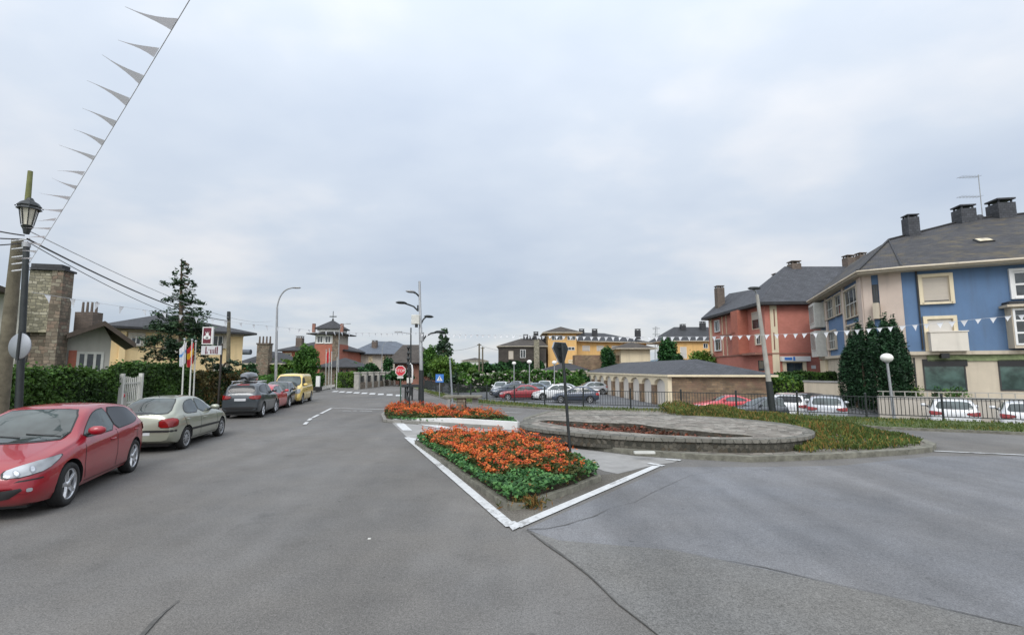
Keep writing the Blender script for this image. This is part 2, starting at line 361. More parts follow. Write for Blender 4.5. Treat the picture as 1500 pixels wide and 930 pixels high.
M['white_mark'] = plain('road_paint', (.54, .55, .55), .75, .14, 7, bump=.2)
def wear(m):
    nt = m.node_tree; N = nt.nodes.new; L = nt.links.new; b = nt.nodes['Principled BSDF']; src = b.inputs['Base Color'].links[0].from_socket
    tc = N('ShaderNodeTexCoord'); n = N('ShaderNodeTexNoise'); n.inputs['Scale'].default_value = 9; n.inputs['Detail'].default_value = 8; n.inputs['Roughness'].default_value = .8; L(tc.outputs['Object'], n.inputs['Vector'])
    n2 = N('ShaderNodeTexNoise'); n2.inputs['Scale'].default_value = .9; n2.inputs['Detail'].default_value = 2; L(tc.outputs['Object'], n2.inputs['Vector'])
    ad = N('ShaderNodeMath'); ad.operation = 'ADD'; L(n.outputs[0], ad.inputs[0]); L(n2.outputs[0], ad.inputs[1])
    r = N('ShaderNodeMapRange'); r.inputs[1].default_value = 1.08; r.inputs[2].default_value = 1.22; r.inputs[3].default_value = 0; r.inputs[4].default_value = .85; L(ad.outputs[0], r.inputs[0])
    mx = N('ShaderNodeMix'); mx.data_type = 'RGBA'; L(r.outputs[0], mx.inputs[0]); L(src, mx.inputs[6]); mx.inputs[7].default_value = (.19, .185, .175, 1); L(mx.outputs[2], b.inputs['Base Color'])
wear(M['white_mark'])
M['white_wall'] = plain('white_kerb_paint', (.62, .62, .61), .85, .1, 1.2)
M['grass'] = plain('grass_ground', (.075, .10, .03), .95, .45, 2.2, bump=.6, bscale=35)
M['soil'] = plain('soil', (.07, .055, .035), 1, .3, 3)
M['field'] = plain('field', (.07, .10, .04), 1, .4, .05)
M['hill'] = plain('far_hills', (.10, .15, .19), 1, .25, .01)  # blue of distant haze is put into the hill colour
M['slate'] = brick('slate_roof', (.065, .068, .078), (.04, .043, .05), (.02, .02, .022), .28, .2, .012, .5, .7, .35, .5)
M['slate_moss'] = brick('mossy_slate_roof', (.052, .05, .052), (.032, .032, .036), (.015, .015, .016), .3, .2, .012, .5, .75, .45, .5, patch=(.10, .08, .045))
M['slate_dark'] = brick('dark_slate', (.04, .042, .047), (.028, .029, .032), (.02, .02, .02), .3, .2, .012, .5, .7, .3, .5)
M['slate_brown'] = brick('brown_slate_roof', (.07, .06, .05), (.05, .042, .036), (.04, .034, .03), .5, .3, .02, .5, .85, .35, .4)
M['slate_blue'] = brick('blue_grey_roof', (.11, .13, .16), (.09, .105, .13), (.07, .08, .09), .6, .35, .02, .5, .7, .2, .3)
M['stone'] = blocks('squared_rubble_stone', [(.25, .23, .165), (.36, .33, .235), (.16, .15, .105), (.42, .39, .30), (.28, .255, .185)], (.14, .13, .10), .17, .12)
M['stone_red'] = blocks('reddish_stone_blocks', [(.20, .13, .095), (.25, .20, .15), (.12, .10, .075), (.28, .25, .19)], (.11, .09, .07), .2, .14)
M['ring_stone'] = rubble('ring_wall_stone', [(.055, .052, .042), (.11, .10, .08), (.035, .035, .027), (.08, .065, .045)], (.035, .036, .027), 9.5, edge=.05)
M['ring_top'] = rubble('ring_paving', [(.21, .195, .17), (.28, .26, .225), (.13, .12, .10), (.24, .21, .18)], (.09, .08, .065), 3.8, edge=.05)
M['ring_coping'] = rubble('ring_coping_stone', [(.12, .118, .10), (.19, .18, .155), (.085, .083, .068)], (.05, .05, .04), 4.5, edge=.06)
M['leaf_litter'] = rubble('red_brown_litter', [(.14, .045, .03), (.20, .075, .045), (.08, .035, .025), (.24, .12, .07)], (.05, .025, .018), 6)
M['brick_brown'] = brick('brown_stone_courses', (.27, .185, .11), (.15, .105, .07), (.17, .135, .095), .42, .17, .02, .5, .9, .4, .5, patch=(.20, .12, .085))
M['brick_red'] = brick('red_brick', (.43, .135, .085), (.37, .115, .075), (.34, .15, .11), .24, .075, .01, .5, .85, .15, .3)
M['brick_dull'] = brick('dull_red_brick', (.32, .14, .10), (.27, .12, .085), (.25, .15, .12), .25, .08, .012, .5, .9, .25, .3)
M['brick_chim'] = brick('chimney_brick', (.17, .13, .105), (.12, .095, .08), (.10, .085, .07), .25, .08, .012, .5, .9, .3, .4)
M['blue_wall'] = plain('blue_render', (.108, .185, .315), .85, .07, .7, bump=.1, dirt=.22)
M['cream'] = plain('cream_stone', (.54, .47, .365), .85, .08, .9, bump=.1, dirt=.28)
M['pinkish'] = plain('pinkish_stone', (.56, .46, .39), .85, .07, .9, dirt=.2)
M['cream_pale'] = plain('pale_cream', (.72, .62, .44), .85, .06, .6, dirt=.15)
M['yellow_wall'] = plain('yellow_render', (.80, .61, .34), .85, .06, .5, dirt=.22)
M['orange_wall'] = plain('ochre_render', (.74, .46, .18), .85, .06, .5, dirt=.2)
M['grey_wall'] = plain('pale_grey_render', (.42, .41, .37), .85, .08, .7, dirt=.3)
M['parapet'] = plain('balcony_parapet', (.66, .61, .53), .85, .06, .7, dirt=.2)
M['beige_wall'] = plain('beige_render', (.46, .42, .36), .85, .08, .7, dirt=.3)
M['garage'] = plain('garage_door', (.62, .58, .52), .6, .06, .8)
M['white'] = plain('white_paint', (.74, .74, .72), .5, .05, 2)
M['white_old'] = plain('weathered_white', (.56, .56, .52), .6, .12, 4, dirt=.3)
M['shutter'] = brick('roller_shutter', (.56, .50, .42), (.53, .47, .40), (.36, .32, .27), 5, .06, .008, 0, .6, .06, .5)
M['shutter_w'] = brick('white_roller_shutter', (.64, .61, .56), (.62, .59, .54), (.42, .40, .37), 5, .07, .008, 0, .6, .06, .5)
M['glass'] = glassy('window_glass', (.03, .04, .045))
M['glass_green'] = glassy('shop_glass', (.05, .085, .075), .08)
M['glass_lit'] = glassy('lit_look_glass', (.62, .52, .34), .2, 1.45)  # pale warm colour stands in for light in the panes
M['dark_frame'] = plain('dark_frame', (.035, .035, .035), .5, .1, 4)
M['dark_wood'] = plain('dark_timber', (.06, .045, .035), .8, .2, 4)
M['soffit'] = plain('pale_soffit', (.48, .43, .34), .85, .1, 1)
M['wood_pole'] = plain('weathered_timber', (.13, .115, .08), .9, .35, 5, bump=.4, bscale=30)
M['wood_green'] = plain('green_treated_timber', (.17, .18, .075), .9, .25, 4)
M['dirt'] = asphalt('dirty_edge_asphalt', (.115, .105, .09), speck=.6, blotch=.3)
M['conc_pole'] = plain('concrete_pole', (.36, .345, .31), .9, .18, 3, bump=.3, dirt=.35)
M['iron'] = plain('dark_iron', (.03, .035, .036), .5, .2, 8, metal=.3)
M['iron_brown'] = plain('dark_brown_iron', (.04, .035, .03), .55, .2, 8, metal=.2)
M['galv'] = plain('galvanised_steel', (.36, .37, .38), .5, .12, 6, metal=.5)
M['grey_metal'] = plain('grey_sign_back', (.30, .32, .35), .5, .1, 3, metal=.3)
M['cable'] = plain('black_cable', (.07, .07, .075), .7, .1, 3)
M['string'] = plain('pale_string', (.60, .61, .63), .9, .1, 3)
M['flag_white'] = plain('white_pennant', (.72, .73, .75), .8, .06, 3)
M['flag_grey'] = plain('grey_pennant', (.55, .55, .56), .85, .1, 3)
M['globe'] = plain('opal_globe', (.82, .81, .76), .25, .04, 2)
M['lamp_glass'] = glassy('lantern_glass', (.55, .53, .45), .1)
M['flag_blue'] = plain('flag_blue', (.12, .28, .55), .8, .05, 3)
M['flag_red'] = plain('flag_red', (.50, .025, .03), .8, .05, 3)
M['flag_yellow'] = plain('flag_yellow', (.70, .40, .03), .8, .05, 3)
M['maroon'] = plain('maroon_panel', (.13, .015, .03), .4, .05, 3)
M['sign_red'] = plain('sign_red', (.52, .03, .045), .4, .06, 3)
M['sign_blue'] = plain('sign_blue', (.05, .19, .55), .4, .06, 3)
M['black'] = plain('black_plastic', (.015, .015, .016), .5, .1, 5)
M['tyre'] = plain('tyre_rubber', (.018, .018, .018), .85, .2, 12, bump=.2)
M['alloy'] = plain('alloy_rim', (.55, .56, .58), .28, .05, 6, metal=.8)
M['hubcap'] = plain('plastic_hubcap', (.34, .35, .36), .45, .06, 6, metal=.4)
M['brake'] = plain('dark_hub', (.03, .03, .03), .7, .1, 9)
M['chrome'] = plain('chrome', (.65, .66, .68), .12, .02, 4, metal=1)
M['lens'] = glassy('headlight_lens', (.27, .285, .30), .04)
M['tail_lens'] = glassy('tail_light_lens', (.30, .015, .015), .1)
M['plate'] = plain('number_plate', (.60, .61, .63), .5, .03, 6)
M['car_glass'] = glassy('car_glass', (.05, .065, .065), .02, 1.6)
M['car_glass_dark'] = glassy('tinted_car_glass', (.012, .014, .016), .03, 1.42)
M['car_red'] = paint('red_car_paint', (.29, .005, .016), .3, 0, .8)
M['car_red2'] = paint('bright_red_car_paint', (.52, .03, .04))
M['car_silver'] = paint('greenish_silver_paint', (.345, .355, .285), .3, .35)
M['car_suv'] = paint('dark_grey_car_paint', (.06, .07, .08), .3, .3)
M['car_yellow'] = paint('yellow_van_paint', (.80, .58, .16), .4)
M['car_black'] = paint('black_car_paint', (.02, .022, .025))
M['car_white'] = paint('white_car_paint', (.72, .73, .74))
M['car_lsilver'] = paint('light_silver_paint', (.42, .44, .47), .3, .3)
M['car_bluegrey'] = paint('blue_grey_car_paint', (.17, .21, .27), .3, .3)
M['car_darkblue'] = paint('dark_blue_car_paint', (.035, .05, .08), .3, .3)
# leaves
LG = leafmat
M['hedge_l'] = LG('hedge_leaf_light', (.05, .115, .02), (.085, .17, .03)); M['hedge_d'] = LG('hedge_leaf_dark', (.018, .045, .010), (.033, .075, .016))
M['hedge_core'] = plain('hedge_inner_twigs', (.012, .02, .008), 1, .3, 5)
M['hedge_b'] = LG('hedge_leaf_brown', (.06, .06, .02), (.10, .085, .03))
M['con_l'] = LG('conifer_needle_light', (.055, .105, .05), (.075, .13, .06), trans=.15); M['con_d'] = LG('conifer_needle_dark', (.024, .052, .030), (.038, .075, .04), trans=.1)
M['cyp_l'] = LG('cypress_light', (.016, .055, .022), (.028, .08, .03), trans=.1); M['cyp_d'] = LG('cypress_dark', (.006, .022, .010), (.012, .036, .015), trans=.05)
M['tree_l'] = LG('tree_leaf_light', (.06, .15, .025), (.10, .21, .038)); M['tree_d'] = LG('tree_leaf_dark', (.03, .085, .018), (.05, .125, .025))
M['lime_l'] = LG('lime_leaf_light', (.10, .19, .03), (.15, .25, .042)); M['lime_d'] = LG('lime_leaf_dark', (.06, .13, .02), (.09, .17, .03))
M['deep_l'] = LG('deep_leaf_light', (.03, .10, .028), (.045, .14, .035)); M['deep_d'] = LG('deep_leaf_dark', (.012, .05, .018), (.022, .07, .024))
M['gc_l'] = LG('cover_leaf_light', (.075, .20, .06), (.12, .27, .08)); M['gc_d'] = LG('cover_leaf_dark', (.03, .095, .03), (.05, .14, .045))
M['fl_o'] = LG('orange_petal', (.60, .13, .03), (.72, .22, .055), trans=.3); M['fl_r'] = LG('red_orange_petal', (.46, .06, .03), (.58, .10, .04), trans=.3)
M['fl_g'] = LG('flower_foliage', (.05, .07, .018), (.09, .10, .025))
M['dry'] = LG('dry_leaf', (.20, .10, .03), (.26, .16, .05)); M['gr_l'] = LG('grass_blade_light', (.085, .13, .03), (.12, .16, .04)); M['gr_d'] = LG('grass_blade_dark', (.045, .08, .018), (.065, .10, .022))
M['gr_y'] = LG('grass_blade_yellow', (.19, .17, .04), (.26, .21, .055)); M['pennant'] = plain('sheer_pennant', (.66, .66, .68), .9, .03, 2)
def sheer(m, k):
    nt = m.node_tree; b = nt.nodes['Principled BSDF']; o = nt.nodes['Material Output']; t = nt.nodes.new('ShaderNodeBsdfTranslucent'); x = nt.nodes.new('ShaderNodeMixShader'); x.inputs[0].default_value = k
    t.inputs[0].default_value = (.85, .85, .87, 1); nt.links.new(b.outputs[0], x.inputs[1]); nt.links.new(t.outputs[0], x.inputs[2]); nt.links.new(x.outputs[0], o.inputs['Surface'])
sheer(M['pennant'], .17); sheer(M['flag_white'], .3)
M['hyd'] = LG('hydrangea_bloom', (.42, .38, .36), (.55, .50, .44))
M['bark'] = plain('bark', (.10, .075, .05), .95, .35, 6, bump=.6, bscale=30)

# ------------------------------------------------------------------ foliage
def leaf_arrays(pos, size, rng, flat=0.0, asp=1.6, normal_bias=None, up=0):
    n = len(pos)
    a = rng.normal(size=(n, 3)); 
    if flat: a[:, 2] = a[:, 2]+np.sign(a[:, 2])*flat*2
    if normal_bias is not None: a = a+normal_bias*1.2
    a /= np.linalg.norm(a, axis=1)[:, None]+1e-9
    if up: a[:, 2] *= .25; a /= np.linalg.norm(a, axis=1)[:, None]+1e-9
    t = rng.normal(size=(n, 3))+np.array([0, 0, up]); t -= a*(t*a).sum(1)[:, None]; t /= np.linalg.norm(t, axis=1)[:, None]+1e-9
    b = np.cross(a, t); s = (size*rng.uniform(.6, 1.35, n))[:, None]
    u = t*s*asp*.5; w = b*s*.5
    bend = a*s*.18
    V = np.empty((n, 4, 3)); V[:, 0] = pos-u; V[:, 1] = pos-w*1.0+bend; V[:, 2] = pos+u; V[:, 3] = pos+w*1.0+bend
    return V.reshape(-1, 3)
def leaf_object(name, V, mi, mats, parent=None, loc=None, core=None):
    n = len(V)//4; me = bpy.data.meshes.new(name)
    off = np.array([0, 0, 0.])
    if parent is not None: off = np.array(root_of(parent).location)
    elif loc is not None: off = np.array(loc)
    V = V-off
    cv, cf = (core if core else ([], []))
    nv = len(V)+len(cv); nf = n+len(cf)
    me.vertices.add(nv)
    allv = np.concatenate([V, (np.array(cv, float).reshape(-1, 3)-off)]) if len(cv) else V
    me.vertices.foreach_set('co', allv.ravel().astype(np.float32))
    loops = list(range(4*n)); starts = list(range(0, 4*n, 4)); tot = [4]*n; m = list(map(int, mi))
    for f in cf:
        starts.append(len(loops)); loops += [4*n+i for i in f]; tot.append(len(f)); m.append(len(mats)-1)
    me.loops.add(len(loops)); me.loops.foreach_set('vertex_index', loops)
    me.polygons.add(nf); me.polygons.foreach_set('loop_start', starts); me.polygons.foreach_set('loop_total', tot)
    me.polygons.foreach_set('material_index', m)
    for x in mats: me.materials.append(x)
    me.update(calc_edges=True); me.validate()
    o = bpy.data.objects.new(name, me); COL.objects.link(o)
    if parent is not None: o.parent = parent
    elif loc is not None: o.location = loc
    return o
def clump_points(clumps, dens, rng, shell=.55):
    """clumps: (x,y,z,rx,ry,rz,matidx); points favour the shell of every clump"""
    ps, ms, ns = [], [], []
    for c in clumps:
        n = max(8, int(dens*(c[3]*c[4]*c[5])**(2/3)*4))
        d = rng.normal(size=(n, 3)); d /= np.linalg.norm(d, axis=1)[:, None]
        r = shell+(1.08-shell)*rng.random(n)**.7; r = np.where(rng.random(n) < .09, r*1.22, r)
        r *= 1+.16*np.sin(d[:, 0]*5+c[0]*3)*np.cos(d[:, 2]*6+c[1]*3)
        ps.append(np.array(c[:3])+d*r[:, None]*np.array(c[3:6])); ns.append(d)
        k = rng.random(n); k2 = np.full(n, c[6] if len(c) > 6 else 0); k2 = np.where(k < .28, 1-np.minimum(k2, 1), k2); ms.append(k2)
    return np.concatenate(ps), np.concatenate(ms), np.concatenate(ns)
def tree(name, label, x, y, h, cw, crown_lo, mats, group=None, seed=1, z0=0., leaf=.12, dens=120, nclump=26, kind='round', trunk_r=.14, cat='tree'):
    rng = np.random.default_rng(seed); t = thing(name, label, cat, (x, y, z0), 0, group)
    tm = MB(); ch = h-crown_lo; cz = z0+crown_lo+ch/2
    top = z0+crown_lo+ch*.7
    lean = rng.uniform(-.04, .04, 2)*h
    tm.tube([(x, y, z0-.1), (x+lean[0]*.3, y+lean[1]*.3, z0+crown_lo*.6), (x+lean[0], y+lean[1], top)], [trunk_r*1.25, trunk_r, trunk_r*.3], 8)
    clumps = []
    for i in range(nclump):
        if kind == 'cone':
            f = (i+.5)/nclump; zz = z0+crown_lo+ch*f; rr = cw*.5*(1-f)**.8*.75; a = rng.uniform(0, 2*PI)
            cx, cy = x+rr*math.cos(a), y+rr*math.sin(a); s = cw*.5*(.22+.42*(1-f)); clumps.append((cx, cy, zz, s, s, s*.6, rng.random() < .45))
        else:
            d = rng.normal(size=3); d /= np.linalg.norm(d); r = rng.random()**.4*.72
            cx, cy, cc = x+lean[0]*.6+d[0]*r*cw*.5, y+lean[1]*.6+d[1]*r*cw*.5, cz+d[2]*r*ch*.5
            s = rng.uniform(.26, .42); clumps.append((cx, cy, cc, cw*.5*s*1.15, cw*.5*s*1.15, ch*.5*s, rng.random() < .42))
        if i % 3 == 0:
            c = clumps[-1]; b = (x+lean[0]*.5, y+lean[1]*.5, z0+crown_lo*.7+rng.random()*ch*.25)
            tm.tube([b, ((b[0]+c[0])/2, (b[1]+c[1])/2, (b[2]+c[2])/2+.05), c[:3]], [trunk_r*.4, trunk_r*.25, .015], 5)
    tm.build('trunk', M['bark'], t)
    p, mi, nb = clump_points(clumps, dens, rng)
    leaf_object('crown', leaf_arrays(p, leaf, rng, .2, 1.5, nb*.6), mi, mats, t)
    return t
def hedge(name, label, pts, th, h, mats, z0=0., dens=420, leaf=.075, seed=3, core=True, cat='hedge', rough=.07, group=None, hfun=None):
    """clipped hedge along a polyline: a dark twig core and leaves over its faces"""
    rng = np.random.default_rng(seed); P_, Nn = [], []; cv, cf = [], []
    for (a, b) in zip(pts[:-1], pts[1:]):
        a = np.array(a, float); b = np.array(b, float); d = b-a; L_ = np.linalg.norm(d); d /= L_; nrm = np.array([-d[1], d[0]])
        hz = (lambda s: h*(1+.03*np.sin(s*1.9+seed)+.02*np.sin(s*5.1))) if hfun is None else hfun
        for side, area in (('f', L_*h), ('b', L_*h*.6), ('t', L_*th*1.3), ('e', th*h), ('s', th*h)):
            n = int(area*dens); s = rng.random(n)*L_; 
            if side in 'fb':
                zz = rng.random(n)*hz(s); o = (-th/2 if side == 'f' else th/2)*np.ones(n); nb = np.array([nrm[0], nrm[1], 0])*(-1 if side == 'f' else 1)
            elif side == 't': zz = hz(s)+rng.exponential(.035, n); o = (rng.random(n)-.5)*th; nb = np.array([0, 0, 1.])
            else:
                s = (np.zeros(n) if side == 's' else np.full(n, L_)); zz = rng.random(n)*hz(s); o = (rng.random(n)-.5)*th; nb = np.array([d[0], d[1], 0])*(-1 if side == 's' else 1)
            q = np.stack([a[0]+d[0]*s+nrm[0]*o, a[1]+d[1]*s+nrm[1]*o, z0+zz], 1)
            # lumpy surface
            k = .5*np.sin(q[:, 0]*3.1+q[:, 2]*2.3)+.5*np.sin(q[:, 1]*2.7-q[:, 2]*3.7+1)
            q += nb*((k*rough)[:, None]+rng.normal(0, rough*.55, n)[:, None])
            P_.append(q); Nn.append(np.tile(nb, (n, 1)))
        if core:
            t2 = th/2-.1; b0 = len(cv)
            for (q, w) in ((a, -1), (b, -1), (b, 1), (a, 1)):
                for zz in (z0, z0+h*.95-.06): cv.append((q[0]+nrm[0]*t2*w, q[1]+nrm[1]*t2*w, zz))
            cf += [tuple(b0+i for i in f) for f in ((0, 2, 3, 1), (2, 4, 5, 3), (4, 6, 7, 5), (6, 0, 1, 7), (1, 3, 5, 7))]
    p = np.concatenate(P_); nb = np.concatenate(Nn); n = len(p)
    k = np.sin(p[:, 0]*2.1+p[:, 2]*1.7)+np.sin(p[:, 1]*1.7+p[:, 2]*2.9)+rng.normal(0, .9, n)
    mi = np.where(k > .1, 0, 1)
    if len(mats) > 2: mi = np.where((rng.random(n) < .12), 2, mi)
    loc = (pts[0][0], pts[0][1], z0)
    o = leaf_object(name, leaf_arrays(p, leaf, rng, 0, 1.5, nb*.9), mi, list(mats)+[M['hedge_core']], None, loc, (cv, cf) if core else None)
    return tag(o, label, cat, group)
def inpoly(px, py, poly):
    c = np.zeros(len(px), bool); j = len(poly)-1
    for i in range(len(poly)):
        xi, yi = poly[i][0], poly[i][1]; xj, yj = poly[j][0], poly[j][1]
        c ^= ((yi > py) != (yj > py)) & (px < (xj-xi)*(py-yi)/(yj-yi+1e-12)+xi); j = i
    return c
def scatter(poly, n, rng):
    xs = [p[0] for p in poly]; ys = [p[1] for p in poly]
    a = rng.uniform(min(xs), max(xs), n); b = rng.uniform(min(ys), max(ys), n); k = inpoly(a, b, poly); return a[k], b[k]
# ================================================================== THE GROUND
def xy(v): return (v[0], v[1])
KL = [(-4.5, -8), (-6.6, 0), (-9.0, 7.7), (-10.9, 13.4), (-13.1, 21.7), (-15.0, 30), (-18.4, 45), (-21.2, 60), (-22.6, 77), (-22.8, 110), (-19, 170)]   # left kerb
FN = [(-15.5, 110), (-12.6, 62), (-7.6, 46), (-4.6, 38), (-2.0, 32.8), (0, 30.8), (1.9, 28.8), (3.97, 27.2), (6.3, 26.3), (8.65, 25.2), (12.4, 23.2), (16.1, 21.1), (18.9, 19.7), (26, 15.6), (40, 6)]  # fence line
VG = [(-13.5, 62), (-8.6, 46), (-5.9, 38), (-3.6, 31.6), (-.9, 28.6), (3.6, 24.9), (8.2, 23.0), (11.4, 21.2), (13.6, 17.8), (17.3, 16.2), (24, 12.6), (38, 3)]          # front edge of the grass verge
PARK = -.8
m = MB(); m.sheet([(-2500, -1500), (2500, -1500), (2500, 3500), (-2500, 3500)], -.95); struct(m, 'ground', M['field'])
town = [(-300, -80), (60, -80), (60, 3)]+[(p[0]+.35, p[1]+.35) for p in FN[::-1]]+[(-14, 400), (-300, 400)]
m = MB(); m.prism(town, -1.0, -.02); struct(m, 'town_ground', M['grass'])
m = MB(); m.sheet([(-18, 34), (40, 7), (60, 25), (60, 130), (-18, 130)], PARK); struct(m, 'car_park', M['asphalt_park'])
road = [(60, -60), (60, -8), (38, 3.3)]+[p for p in VG[::-1][1:]]+[(-16, 77), (-17, 110), (-13, 170)]+KL[::-1]+[(-4.5, -60)]
m = MB(); m.sheet(road, 0); struct(m, 'road', M['asphalt'])
m = MB(); m.sheet([xy(G(*p)) for p in ((770, 775), (810, 790), (1500, 918), (1560, 935), (1900, 960), (1900, 705), (1500, 668), (1365, 668), (1230, 682), (1100, 684), (980, 684))], .004)
struct(m, 'side_road', M['asphalt2'])
m = MB(); m.sheet([xy(G(*p)) for p in ((772, 778), (806, 800), (862, 843), (905, 885), (965, 932), (1010, 975), (1700, 1010), (1600, 948), (1500, 921), (1345, 884), (1170, 845), (985, 806), (820, 792))], .008)
struct(m, 'old_road', M['asphalt_old'])
def strip(mb, pts, w, z, mi=0, jit=0., seed=1):
    rnd = random.Random(seed); pts = [Vector((p[0], p[1], 0)) for p in pts]; q = []
    for i, p in enumerate(pts):
        d = (pts[min(i+1, len(pts)-1)]-pts[max(i-1, 0)]).normalized(); n = Vector((-d.y, d.x, 0)); ww = (w[i] if hasattr(w, '__len__') else w)*(1+rnd.uniform(-jit, jit))
        q.append((p+n*ww/2, p-n*ww/2))
    for a, b in zip(q[:-1], q[1:]): mb.add([(a[1].x, a[1].y, z), (b[1].x, b[1].y, z), (b[0].x, b[0].y, z), (a[0].x, a[0].y, z)], [(0, 1, 2, 3)], mi)
def wob(a, b, n, amp, seed):
    rnd = random.Random(seed); a = Vector(a); b = Vector(b); d = (b-a); nn = Vector((-d.y, d.x, 0)).normalized()
    return [a+d*(i/n)+nn*rnd.uniform(-amp, amp) for i in range(n+1)]
m = MB()
c1 = [G(*p) for p in ((772, 776), (790, 790), (806, 801), (830, 818), (862, 843), (880, 860), (905, 885), (935, 908), (965, 932), (1010, 975))]
strip(m, c1, [.01, .022, .04, .035, .022, .018, .014, .012, .012, .012], .013, jit=.35)
c2 = [G(*p) for p in ((985, 806), (1060, 821), (1120, 832), (1150, 839), (1200, 851), (1260, 864), (1345, 884), (1430, 903), (1500, 920), (1600, 946))]
strip(m, c2, [.004, .008, .02, .022, .012, .007, .006, .014, .007, .006], .013, jit=.4, seed=4)
strip(m, [G(*p) for p in ((772, 776), (800, 775), (830, 769), (845, 764), (870, 757), (893, 745), (930, 736), (955, 722), (990, 706), (1010, 697), (1050, 690))], [.02, .012, .02, .008, .014, .006, .011, .006, .009, .006, .004], .013, jit=.5, seed=3)
strip(m, [G(*p) for p in ((205, 935), (225, 912), (240, 898), (262, 880))], [.05, .035, .02, .008], .013, jit=.3)
struct(m, 'road_seams', M['seam'])
# white paint
m = MB(); Zp = .018
def line(a, b, w, n=8, j=.04): strip(m, [G(*a).lerp(G(*b), i/n) for i in range(n+1)], w, Zp, jit=j, seed=int(a[0]))
line((596, 641), (749, 772), .17, 14); A_, B_, C_ = G(749, 772), G(758, 777), G(749, 779); line((756, 772), (962, 683), .17, 12); m.sheet([xy(G(*p)) for p in ((741, 767), (754, 764.5), (764, 772), (751, 778.5))], Zp+.002)
line((950, 679), (972, 683), .14, 2); line((975, 673), (997, 675), .14, 2)
m.sheet([xy(G(*p)) for p in ((576, 618), (589, 618), (604, 631), (590, 631))], Zp)
m.sheet([xy(G(*p)) for p in ((604, 620), (640, 622), (664, 628), (640, 627))], Zp)
m.sheet([xy(G(*p)) for p in ((597, 641), (622, 645), (600, 646))], Zp+.003)
line((1368, 661), (1500, 667), .11, 8); line((1500, 667), (1700, 678), .11, 3)
line((486, 598), (569, 600), .13, 6)
for a, b in (((486, 598), (470, 606)), ((467, 607.5), (458, 612)), ((456, 613), (451, 617)), ((450, 618.5), (446, 622))): line(a, b, .14, 2)
line((502, 602), (514, 602), .1, 2); line((517, 602), (523, 602), .1, 2); line((527, 602), (545, 602.5), .1, 2)
line((565, 600), (570, 612), .12, 3); line((740, 604), (764, 605), .1, 2)
line((1236, 624), (1258, 632), .5, 2)
dv = Vector((-.24, .97, 0)).normalized(); 
for i in range(9):
    c = G(491, 573.4).lerp(G(584, 579.2), i/8); n = Vector((-dv.y, dv.x, 0))
    m.sheet([xy(c+dv*1.1+n*.24), xy(c+dv*1.1-n*.24), xy(c-dv*1.1-n*.24), xy(c-dv*1.1+n*.24)], Zp)
struct(m, 'road_markings', M['white_mark'])

def offset_line(pts, d):
    out = []
    for i, p in enumerate(pts):
        a = Vector(pts[max(i-1, 0)]); b = Vector(pts[min(i+1, len(pts)-1)]); t = (b-a).normalized(); out.append((p[0]-t.y*d, p[1]+t.x*d))
    return out
# left pavement with its kerb
m = MB(); o = offset_line(KL, .16); o2 = offset_line(KL, 2.1)
for i in range(len(KL)-1): m.prism([o[i], o[i+1], o2[i+1], o2[i]], -.01, .12)
struct(m, 'pavement', M['pave'])
m = MB()
for i in range(len(KL)-1): m.prism([KL[i], KL[i+1], o[i+1], o[i]], -.01, .125)
struct(m, 'kerb', M['kerb'])
# verge: raised grass with a low kerb, then blades
m = MB(); o = offset_line(VG, .13)
for i in range(len(VG)-1): m.prism([VG[i], VG[i+1], o[i+1], o[i]], -.01, .09)
struct(m, 'verge_kerb', M['kerb_old'])
vpoly = VG+[(p[0], p[1]) for p in FN[::-1] if p[1] < 62.5]
m = MB(); m.sheet([(p[0], p[1]) for p in o]+[p for p in FN[::-1] if p[1] < 62.5], .07); struct(m, 'verge', M['grass'])
rng = np.random.default_rng(5)
def blades(name, label, poly, n, z, size, mats, wts, seed, hgt=.08, flat=0):
    rng = np.random.default_rng(seed); a, b = scatter(poly, n, rng)
    k = np.sin(a*1.3+b*.7)+np.sin(a*.5-b*1.9); zz = z+rng.random(len(a))*hgt*(1+.5*k)
    pos = np.stack([a, b, np.maximum(zz, z)], 1); r = rng.random(len(a))+.12*k; mi = np.digitize(r, np.cumsum(wts)[:-1])
    V = leaf_arrays(pos, size*.55, rng, flat, 4.2, None, 3.)
    ob = leaf_object(name, V, np.clip(mi, 0, len(mats)-1), mats, None, (poly[0][0], poly[0][1], z)); return tag(ob, label, 'grass', kind='stuff')
blades('verge_grass', 'short green grass of the verge along the car park fence', [p for p in VG+FN[::-1] if p[1] < 47 and p[0] < 30], 130000, .07, .055, [M['gr_l'], M['gr_d'], M['gr_y']], [.6, .3, .1], 5, .06)

# ================================================================== ISLANDS
# near planter
I1 = [(-2.85, 14.3), (-1.36, 10.75), (-.16, 7.88), (-.02, 7.72), (.2, 7.8), (1.05, 8.75), (1.76, 9.72), (1.68, 10.4), (1.2, 12.2), (.2, 14.4), (-2.2, 15.1)]
def inset(poly, d):
    n = len(poly); area = sum(poly[i][0]*poly[(i+1) % n][1]-poly[(i+1) % n][0]*poly[i][1] for i in range(n)); sg = 1 if area > 0 else -1; out = []
    for i in range(n):
        p = Vector(poly[i]); a = (p-Vector(poly[i-1])).normalized(); b = (Vector(poly[(i+1) % n])-p).normalized()
        na = Vector((-a.y, a.x))*sg; nb = Vector((-b.y, b.x))*sg; bis = (na+nb).normalized(); k = d/max(.4, bis.dot(na)); out.append((p.x+bis.x*k, p.y+bis.y*k))
    return out
def ring_mesh(mb, poly, d, z0, z1, mi=0):
    q = inset(poly, d); n = len(poly)
    for i in range(n):
        j = (i+1) % n; mb.prism([poly[i], poly[j], q[j], q[i]], z0, z1, mi)
m = MB(); ring_mesh(m, I1, .12, -.01, .10); struct(m, 'planter_kerb', M['kerb_old'])
